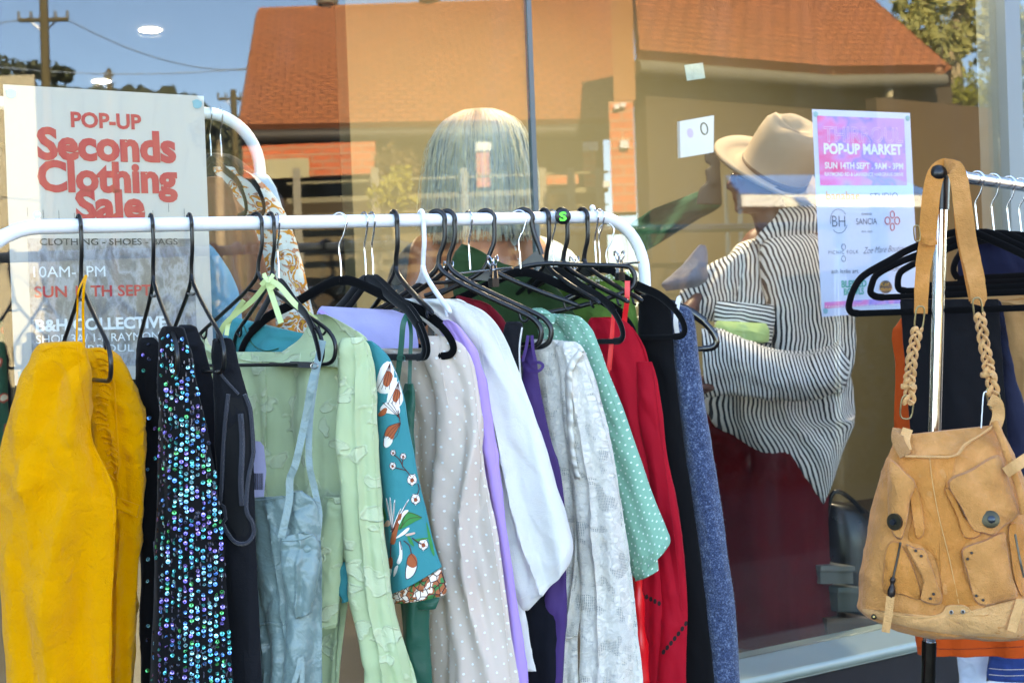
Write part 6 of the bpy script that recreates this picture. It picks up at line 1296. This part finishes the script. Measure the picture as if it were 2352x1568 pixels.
# ================================================================ chrome rack with trousers and the suede bag
CP0 = P(2162, 400, 3.0); CD = Vector((.626, .779, 0))
cr = thing('chrome_rack', 'chrome clothes rack with black elbow caps at the right, bag hung over its corner', 'clothes rack', flat(CP0))
CL = 1.15; CT = .0135; DARKREF = plain('dark_reflection_tube', (46, 42, 38), .22, .9, .15, 40, .05)  # lower post tone: the chrome's dark reflection put into the colour
mb = MB(); mb.tube([CP0, CP0+CD*CL], CT, 20); mb.build('rail', CHROME, cr)
low = P(2146, 1020, 2.995); dn = (low-CP0).normalized(); foot = CP0 + dn*((CP0.z-.06)/-dn.z)
for k in (0, 1):
    o_ = CD*CL*k; mid = CP0+dn*((CP0.z-.62)/-dn.z); mb = MB(); mb.tube([CP0-UP*.02+o_, mid+o_], CT, 20); mb.build('upright', CHROME, cr); mb = MB(); mb.tube([mid+o_, foot+o_], CT*1.14, 20); mb.build('lower_upright', DARKREF, cr)
    mb = MB(); a_ = CP0+o_; s = -1 if k == 0 else 1
    e = a_+CD*s*.018; mb.tube(cat([a_-CD*s*.04, a_-CD*s*.02, a_, e], 12), .0185, 18); mb.ball(e, .0185, 14); mb.tube([a_-UP*.005, a_+dn*.075], .0178, 18); mb.build('elbow_cap', BLACK, cr)
    f = foot+o_; mb = MB(); sdv = Vector((CD.y, -CD.x, 0)); mb.tube([f-sdv*.24, f+sdv*.24], .0125, 12); mb.build('foot_bar', CHROME, cr)
    for q_ in (-.22, .22): mb = MB(); mb.ball(Vector((f.x, f.y, .028))+sdv*q_, .027, 12); mb.build('castor', BLACK, cr)
mb = MB(); mb.tube([foot+UP*.1, foot+CD*CL+UP*.1], .011, 12); mb.build('lower_bar', CHROME, cr)
for px in (2200, 2245, 2275):
    d = ray(px, 430); nrm_ = Vector((CD.y, -CD.x, 0)); t_ = (CP0-CAM).dot(nrm_)/d.dot(nrm_); o_ = CAM+d*t_; o_ = Vector((o_.x, o_.y, CP0.z))
for i, (s, far_px, lab) in enumerate(((.10, 1952, 'large black hanger nearest on the chrome rack holding black trousers'), (.19, 1992, 'large black hanger on the chrome rack holding tan corduroys'), (.30, 2048, 'large black hanger on the chrome rack with orange trousers over its bar'), (.40, 2110, 'fourth black hanger along the chrome rack'), (.5, 2140, 'fifth black hanger along the chrome rack'), (.6, 2170, 'sixth black hanger along the chrome rack'))):
    hanger('velvet', 0, far_px, lab, o=CP0+CD*s, name='velvet_hanger', group='hangers on the chrome rack', scale=1.12) if False else None
def big_hanger(s, pts, Yn, lab, bar_y, x_end):
    o_ = CP0+CD*s; t = thing('velvet_hanger', lab, 'hanger', o_, 'hangers on the chrome rack')
    mb = MB(); dq = Vector((CD.y, -CD.x, 0)); hk = arc(0, 0, .0175, RAD(195), RAD(-35), 12) + [(.008, -.03), (-.004, -.05), (-.004, -.07), (0, -.12)]
    mb.tube(cat([o_+dq*x+UP*z for x, z in hk], 44), .0019, 8); mb.build('hook', CHROME, t)
    top = o_-UP*.118; path = [top+dq*.18-UP*.085, top+dq*.08-UP*.03, top] + [P(x, y, Yn) for x, y in pts]
    mb = MB(); mb.tube(cat(path, 70), [(.0036, .0082)]*71, 12, flat=CD); mb.build('shoulder_bar', VELV, t)
    e = P(pts[-1][0], pts[-1][1], Yn); f = Vector((o_.x, o_.y, e.z))+dq*.2
    mb = MB(); mb.tube([e, f], [(.0036, .0074)]*2, 10, flat=CD); mb.build('bar', VELV, t); return e, f
e1 = big_hanger(.10, [(2100, 568), (2040, 600), (1985, 632), (1962, 662), (1950, 700), (1955, 716), (1972, 720)], 3.14, 'large black velvet hanger nearest on the chrome rack, holding black trousers', 0, 0)
e2 = big_hanger(.20, [(2110, 585), (2060, 605), (2015, 630), (2002, 655), (2000, 672), (2012, 681), (2030, 683)], 3.22, 'second large black hanger on the chrome rack, its end in front of the poster', 0, 0)
e3 = big_hanger(.30, [(2130, 590), (2095, 608), (2068, 626), (2062, 650), (2066, 664), (2080, 668)], 3.32, 'third large black hanger on the chrome rack, over the orange trousers', 0, 0)
e4 = big_hanger(.40, [(2150, 575), (2130, 600), (2120, 640), (2125, 655)], 3.42, 'fourth black hanger on the chrome rack behind the steel post', 0, 0)
e5 = big_hanger(.48, [(2230, 560), (2200, 590), (2190, 620), (2200, 640)], 3.5, 'fifth black hanger on the chrome rack right of the bag strap', 0, 0)
e6 = big_hanger(.56, [(2260, 560), (2240, 590), (2236, 620), (2250, 640)], 3.58, 'black hanger farthest along the chrome rack', 0, 0)
def rt(name, lab, cat_, rows, yl, yr, mat, seed, folds=((40, .006, .5),), pname='leg', **k):
    t = thing(name, lab, cat_, P(rows[0][1], rows[0][0], yl), 'clothes on the chrome rack'); lf = Loft(rows, yl, yr, folds=folds, seed=seed, **k); lf.build(pname, mat, t); return t, lf
BTR = cloth('black_trouser_cloth', (10, 10, 14), .85, .15, 50, .3, .003, .1, 0, .2)
t, l1 = rt('black_trousers', 'black trousers folded over the hanger behind the chrome post', 'trousers', [(690, 2072, 2290, .006), (698, 2068, 2294, .012), (800, 2076, 2300, .016), (950, 2088, 2310, .018), (1100, 2098, 2320, .02), (1400, 2110, 2330, .02)], 3.17, 3.1, BTR, 201, ((30, .006, .5), (60, .003, -.5)), 'legs')
t2, l2 = rt('dark_jeans', 'dark indigo jeans with paler seam, right of the black trousers', 'jeans', [(690, 2280, 2296, .006), (720, 2276, 2306, .012), (860, 2276, 2330, .016), (1000, 2278, 2360, .018), (1400, 2280, 2380, .02)], 3.14, 3.1, cloth('indigo_denim', (26, 30, 52), .85, .25, 150, .5, .002), 202, pname='legs')
mb = MB(); line(mb, l2, [(2292, 720), (2300, 850), (2312, 1000)], .0009, .001, 30); mb.build('seam', plain('faded_thread', (70, 76, 104), .8), t2)
t, l3 = rt('tan_corduroys', 'tan corduroy trousers at the right edge of the picture', 'trousers', [(676, 2090, 676, 2400, .006), (684, 2088, 682, 2410, .012), (696, 2090, 698, 2410, .012), (700, 2092, 703, 2410, .006)], 3.26, 3.18, cloth('tan_corduroy', (170, 122, 76), .9, .12, 60, .4), 203, pname='waist')
lx = Loft([(690, 2290, 2420, .012), (720, 2296, 2420, .016), (860, 2312, 2430, .018), (1000, 2345, 2440, .02), (1300, 2370, 2450, .02)], 3.2, 3.16, folds=((60, .004, .5),), seed=204); lx.build('legs', cloth('tan_corduroy_leg', (172, 124, 78), .9, .12, 60, .4), t)
ORG = cloth('burnt_orange_cloth', (196, 70, 14), .8, .15, 40, .4)
t, l4 = rt('orange_trousers', 'burnt orange skirt hanging behind the black trousers and below the bag', 'skirt', [(664, 2120, 664, 2400, .006), (670, 2116, 670, 2410, .012), (740, 2064, 700, 2400, .03), (770, 2048, 760, 2400, .03), (850, 2056, 850, 2390, .03), (1000, 2054, 1000, 2380, .035), (1250, 2080, 1250, 2390, .035), (1440, 2098, 1440, 2400, .035), (1500, 2108, 1506, 2400, .035)], 3.34, 3.26, ORG, 205, ((30, .008, .5), (60, .004, -.6)), 'body')
mb = MB(); line(mb, l4, [(2104, 1486), (2200, 1490), (2350, 1484)], .0012, .001, 30); mb.build('hem_stitch', plain('orange_thread', (150, 50, 12), .8), t)
t, l5 = rt('navy_jumper', 'navy jumper hanging on the chrome rack right of the bag strap', 'jumper', [(545, 2220, 560, 2290, .006), (570, 2206, 575, 2360, .02), (620, 2200, 620, 2400, .03), (700, 2200, 700, 2410, .03), (1000, 2210, 1000, 2420, .03)], 3.55, 3.5, cloth('dark_navy_knit', (16, 22, 48), .9, .2), 206)
t, l6 = rt('blue_jeans', 'mid blue denim jeans low at the bottom right corner', 'jeans', [(1400, 2280, 2400, .02), (1500, 2276, 2400, .026), (1545, 2268, 2400, .026), (1560, 2272, 1568, 2400, .022)], 3.42, 3.36, cloth('blue_denim', (28, 62, 124), .85, .3, 150, .5, .002), 207, pname='legs')
mb = MB(); 
for y in (1534, 1548): line(mb, l6, [(2272, y), (2310, y+3), (2356, y+2)], .0009, .001, 20)
mb.build('hem_stitch', plain('pale_thread', (190, 186, 176), .8), t)
t, l7 = rt('pale_trousers', 'pale blue-white trouser legs hanging below the orange skirt', 'trousers', [(1400, 2200, 2270, .015), (1500, 2200, 2272, .018), (1568, 2206, 2266, .018), (1750, 2206, 2266, .018)], 3.5, 3.46, cloth('pale_blue_twill', (178, 194, 214), .85, .05), 208, pname='legs')
# ---- suede bag
def m_suede(name, rgb, v=.16):
    m, t, b, o = base(name); c = coord(t, False); n1 = noi(t, c, 16, 5, .65); n2 = noi(t, c, 55, 4, .6, .6); n3 = noi(t, c, 420, 2)
    a = lin(rgb); col = ramp(t, n1, ((.3, tuple(x*(1-v) for x in a[:3])+(1,)), (.5, a), (.68, tuple(min(1, x*(1+v*.9)+.02) for x in a[:3])+(1,)))); col = mixc(t, math_(t, 'MULTIPLY', n3, .3), col, tuple(x*.8 for x in a[:3])+(1,))
    fin(t, b, col, .8, math_(t, 'ADD', n2, math_(t, 'MULTIPLY', n3, .5)), .8, .006, .15, 0, .25); return m
SUE, SUD, SUL = m_suede('tan_suede', (198, 130, 70), .22), m_suede('worn_orange_suede', (196, 122, 56), .2), m_suede('pale_suede', (212, 154, 98), .2)
DKB = plain('dark_brass', (70, 64, 50), .35, .8, .2, 60, .2); STCH = plain('suede_stitch', (206, 156, 98), .8)
bag = thing('shoulder_bag', 'tan suede shoulder bag with buttoned pockets and braided straps hung on the chrome rack', 'bag', P(2200, 1450, 2.84))
bc = lambda x: 1637+x*.4002
bd = lambda y: 940.8+y*.4002
BY = 2.85
lb = Loft([(1000, 2060, 975, 2290, .008), (1046, 2046, 1010, 2306, .045), (1060, 2040, 1040, 2320, .055), (1110, 2028, 1100, 2345, .066), (1165, 2014, 1165, 2366, .074), (1290, 1986, 1290, 2396, .084), (1370, 1982, 1370, 2404, .086), (1410, 1986, 1415, 2402, .08), (1445, 2060, 1448, 2392, .06), (1462, 2120, 1460, 2370, .03)], BY, BY+.02, n=120, seg=110, folds=((26, .006, .5), (44, .003, -.5)), seed=220, wrinkle=.006, wsc=12, edge=.5, thin=1, ex=.75, rag=.6, creases=26, camp=.007)
lb.build('body', SUE, bag)
mb = MB(); patch(mb, lb, [(bc(x), bd(y)) for x, y in ((1090, 262), (1250, 270), (1400, 262), (1340, 420), (1500, 700), (1440, 780), (1430, 860), (1480, 1060), (1520, 1120), (1330, 1120), (1320, 1060), (1280, 860), (1200, 780), (1120, 740), (1150, 600), (1160, 420), (1060, 290))], .0035, .001, 60); mb.build('centre_panel', SUD, bag)
mb = MB(); patch(mb, lb, [(bc(x), bd(y)) for x, y in ((868, 1140), (1000, 1165), (1200, 1185), (1310, 1165), (1350, 1120), (1450, 1120), (1500, 1165), (1600, 1170), (1790, 1080), (1790, 1290), (1600, 1300), (1400, 1290), (1200, 1262), (1000, 1215), (880, 1170))], .006, .001, 60); mb.build('base_band', SUL, bag)
def pocket(pts, lift, name, mat, bulge=0): 
    mb = MB(); patch(mb, lb, [(bc(x), bd(y)) for x, y in pts], lift, .001, 44, bulge); return mb.build(name, mat, bag)
pocket([(1130, 430), (1170, 440), (1200, 560), (1215, 690), (1190, 740), (1165, 720), (1140, 560)], .012, 'pocket_fold', SUD)
pocket([(1330, 450), (1380, 480), (1450, 640), (1540, 715), (1450, 735), (1400, 600)], .012, 'pocket_fold', SUD)
pf1 = pocket([(1008, 296), (1040, 292), (1100, 350), (1165, 420), (1135, 520), (1120, 620), (1090, 735), (1062, 742), (1035, 715), (1008, 620), (1004, 450)], .02, 'pocket_flap', SUE, .006)
pf2 = pocket([(1345, 412), (1480, 340), (1640, 258), (1700, 400), (1752, 560), (1752, 605), (1660, 680), (1612, 722), (1560, 712), (1490, 690), (1420, 560)], .022, 'pocket_flap', SUE, .008)
pk1 = pocket([(1110, 770), (1160, 790), (1215, 800), (1250, 880), (1290, 1000), (1320, 1080), (1296, 1118), (1230, 1110), (1190, 1085), (1230, 1060), (1200, 960), (1150, 860)], .014, 'side_pocket', SUE, .004)
pk2 = pocket([(1430, 800), (1480, 770), (1560, 745), (1670, 700), (1690, 780), (1720, 950), (1750, 1070), (1640, 1105), (1560, 1128), (1500, 1090), (1465, 960), (1436, 860)], .014, 'front_pocket', SUE, .006)
pocket([(1000, 780), (1070, 760), (1150, 900), (1195, 1080), (1080, 1060), (985, 1050), (975, 960)], .007, 'zip_panel', SUD)
pocket([(1700, 660), (1760, 650), (1790, 700), (1790, 1060), (1740, 1000), (1710, 820)], .008, 'zip_panel', SUD)
def rivet(x, y, r, lift, mat=None, name='rivet'):
    h, n_ = lb.hit(bc(x), bd(y), lift); d = (CAM-h).normalized(); mb = MB(); mb.tube([h-d*.004, h, h+d*.0015], [r, r, r*.7], 16); return mb.build(name, mat or DKB, bag)
rv = plain('dark_rivet', (44, 34, 30), .4, .5)
for x, y in ((1165, 808), (1197, 838), (1250, 1082), (1268, 1056), (1486, 820), (1463, 855), (1513, 1066), (1552, 1090)): rivet(x, y, .0029, .02, rv)
for x, y in ((1369, 1160), (1436, 1158)): rivet(x, y, .0046, .0075, plain('eyelet_ring', (190, 184, 170), .4, .6)); rivet(x, y, .003, .009, rv)
rivet(925, 1186, .0055, .008); rivet(925, 1186, .0024, .0105, plain('brass_pin', (170, 140, 80), .3, .9))
rivet(1595, 628, .0172, .034, DKB, 'button'); rivet(1600, 628, .0075, .04, plain('button_stud', (60, 66, 72), .3, .8), 'button_stud')
h, _ = lb.hit(bc(1043), bd(642), .03); mb = MB(); d = Vector((-.75, -.66, 0)).normalized(); mb.tube([h-d*.004, h+d*.002], [.0165, .0165], 24); mb.build('button', DKB, bag); mb = MB(); mb.tube([h+d*.002, h+d*.009], [.006, .0055], 14); mb.build('button_stud', plain('button_stud_b', (60, 66, 72), .3, .8), bag)
mb = MB()
line(mb, lb, [(bc(1245), bd(275)), (bc(1262), bd(420)), (bc(1300), bd(620)), (bc(1360), bd(860)), (bc(1412), bd(1110))], .0009, .0042, 60)
line(mb, lb, [(bc(1100), bd(268)), (bc(1245), bd(274)), (bc(1395), bd(266)), (bc(1460), bd(200)), (bc(1600), bd(110))], .0009, .0042, 60)
line(mb, lb, [(bc(1000), bd(1170)), (bc(1200), bd(1192)), (bc(1320), bd(1170)), (bc(1360), bd(1128)), (bc(1450), bd(1130)), (bc(1500), bd(1172))], .0008, .0068, 60)
tag(mb.build('stitching', STCH, bag), kind='stuff')
mb = MB(); line(mb, lb, [(bc(1078), bd(760)), (bc(1060), bd(850)), (bc(1036), bd(960))], .0024, .008, 30); mb.build('zip', plain('zip_teeth', (64, 54, 44), .5, .5), bag)
mb = MB(); line(mb, lb, [(bc(1735), bd(712)), (bc(1755), bd(820)), (bc(1785), bd(960))], .0026, .009, 30); mb.build('zip', plain('zip_teeth_b', (90, 84, 74), .4, .6), bag)
mb = MB(); pts = [P(bc(x), bd(y), BY-.088) for x, y in ((1035, 960), (1030, 1010), (1022, 1075))]; mb.tube(cat(pts, 10), [.004, .005, .006, .005, .004, .005, .007, .008, .008, .007, .006], 8); mb.build('zip_slider', rv, bag)
mb = MB(); mb.ribbon([P(bc(x), bd(y), BY-.092) for x, y in ((1020, 1070), (1010, 1160), (992, 1275))], .0078, .002, 14); mb.build('zip_pull', SUL, bag)
mb = MB(); mb.ribbon([P(bc(x), bd(y), BY-.09) for x, y in ((1770, 1090), (1740, 1180), (1715, 1270))], .0085, .002, 14); mb.build('zip_pull', SUL, bag)
# opening rim with inner face
mb = MB(); rim = cat([P(2079, 1047, BY-.05), P(2140, 1049, BY-.062), P(2193, 1046, BY-.06), P(2216, 1020, BY-.045), P(2250, 1000, BY-.035), P(2288, 972, BY-.02)], 40); mb.tube(rim, .0024, 8); mb.build('rim', SUL, bag)
mb = MB(); mb.ribbon([P(2064, 985, BY-.01), P(2062, 1010, BY-.03), P(2080, 1046, BY-.05)], .012, .004, 16); mb.ribbon([P(2090, 1038, BY+.02), P(2140, 1035, BY+.05), P(2196, 1020, BY+.03)], .016, .004, 16); mb.build('inner_lining', m_suede('lining_suede', (170, 116, 70)), bag)
mb = MB(); mb.ribbon([P(2085, 985, BY-.02), P(2078, 1010, BY-.03), P(2083, 1035, BY-.045)], .010, .004, 14); mb.build('strap_tab', SUL, bag)
mb = MB(); mb.ribbon([P(2310, 1085, BY-.075), P(2335, 1068, BY-.09), P(2362, 1050, BY-.08)], .011, .003, 16); mb.build('side_loop', SUL, bag)
mb = MB(); mb.tube(cat([P(2285, 970, BY-.02), P(2312, 1040, BY-.06), P(2340, 1120, BY-.07), P(2352, 1180, BY-.075)], 20), .008, 10); mb.build('side_roll', SUE, bag)
# straps: broad band over the rack corner, rings, braids
c7 = lambda x: 1881.6+x*.3719
d7 = lambda y: 357.5+y*.3719
e8 = lambda x: 1938+x*.252
f8 = lambda y: 602+y*.252
mb = MB(); mb.ribbon([P(2186, 402, 2.985), P(2190, 386, 2.97), P(2168, 384, 2.99), P(2150, 400, 2.98), P(2140, 440, 2.97), P(2134, 500, 2.95), P(2130, 556, 2.94), P(2122, 600, 2.93), P(2117, 660, 2.92), P(2115, 720, 2.9)], [.012, .016, .018, .018, .018, .018, .017, .016, .0145, .0135], .0035, 44); mb.build('strap', SUD, bag)
mb = MB(); mb.ribbon([P(2170, 385, 2.985), P(2192, 388, 2.96), P(2204, 420, 2.95), P(2212, 480, 2.94), P(2224, 560, 2.93), P(2240, 630, 2.91), P(2248, 680, 2.9), P(2244, 700, 2.9)], [.016, .018, .018, .0185, .018, .017, .016, .0135], .0035, 44); mb.build('strap', SUE, bag)
mb = MB(); mb.ribbon([P(2198, 440, 2.965), P(2206, 540, 2.96), P(2222, 620, 2.94), P(2236, 690, 2.92)], .009, .003, 30); mb.build('strap_back', SUD, bag)
mb = MB(); mb.ribbon([P(2112, 545, 2.925), P(2132, 558, 2.92), P(2152, 556, 2.925)], .005, .003, 10); mb.build('strap_keeper', SUD, bag)
def oval(c, hx_, hz_, r, tilt=0, name='ring'):
    ex = Vector((math.cos(tilt), 0, math.sin(tilt))); ez = Vector((-math.sin(tilt), -.1, math.cos(tilt))); mb = MB()
    mb.tube([c+ex*(hx_*math.copysign(abs(math.cos(a))**.6, math.cos(a)))+ez*(hz_*math.copysign(abs(math.sin(a))**.6, math.sin(a))) for a in [2*PI*i/28 for i in range(28)]], r, 8, True); return mb.build(name, plain('aged_brass', (150, 132, 96), .3, .9, .2, 50, .1), bag)
oval(P(2106, 536, 2.915), .006, .016, .0016, .1, 'buckle')
oval(P(e8(690), f8(510), 2.885), .009, .024, .0018, -.12); oval(P(e8(1222), f8(432), 2.885), .009, .024, .0018, .12)
oval(P(e8(575), f8(1320), 2.86), .0125, .024, .0018, -.12); oval(P(e8(1365), f8(1245), 2.86), .0125, .024, .0018, .25)
def braid(path, w_, name='braided_strap'):
    q = cat(path, 90); mb = MB()
    for k in range(3):
        pts = []
        for i, p_ in enumerate(q):
            T = (q[min(i+1, 90)]-q[max(i-1, 0)]).normalized(); V = (CAM-p_).normalized(); S = T.cross(V).normalized(); V2_ = S.cross(T)
            a = i/90*2*PI*3.0 + k*2*PI/3; pts.append(p_+S*(w_*math.sin(a))+V2_*(w_*.42*math.sin(2*a)))
        mb.tube(pts, [(w_*.6, w_*.36)]*91, 8)
    mb.build(name, SUL, bag)
braid([P(e8(672), f8(600), 2.88), P(e8(640), f8(760), 2.875), P(e8(610), f8(960), 2.87), P(e8(600), f8(1110), 2.865), P(e8(598), f8(1290), 2.855)], .0088)
braid([P(e8(1236), f8(470), 2.88), P(e8(1262), f8(640), 2.875), P(e8(1300), f8(860), 2.87), P(e8(1330), f8(1010), 2.865), P(e8(1370), f8(1210), 2.855)], .0088)
for (x, y) in ((592, 1135), (1318, 1030)):
    mb = MB(); c = P(e8(x), f8(y), 2.862); mb.tube([c+Vector((.0145*math.cos(a), .009*math.sin(a), .004*math.cos(a)*(-.3))) for a in [2*PI*i/20 for i in range(20)]], [(.0022, .0055)]*20, 8, True, flat=UP.cross(Vector((0,1,0)))); mb.build('strap_loop', SUL, bag)
mb = MB(); mb.ribbon([P(e8(1330), f8(1250), 2.84), P(e8(1395), f8(1290), 2.84), P(e8(1410), f8(1400), 2.845), P(e8(1380), f8(1500), 2.84)], .012, .004, 20); mb.build('strap_tab', SUL, bag)
mb = MB(); mb.tube(cat([P(e8(1300), f8(1180), 2.845), P(e8(1275), f8(1200), 2.84), P(e8(1262), f8(1350), 2.84), P(e8(1252), f8(1510), 2.84)], 20), .0012, 6); mb.build('tag_string', WHITE_PL, bag)
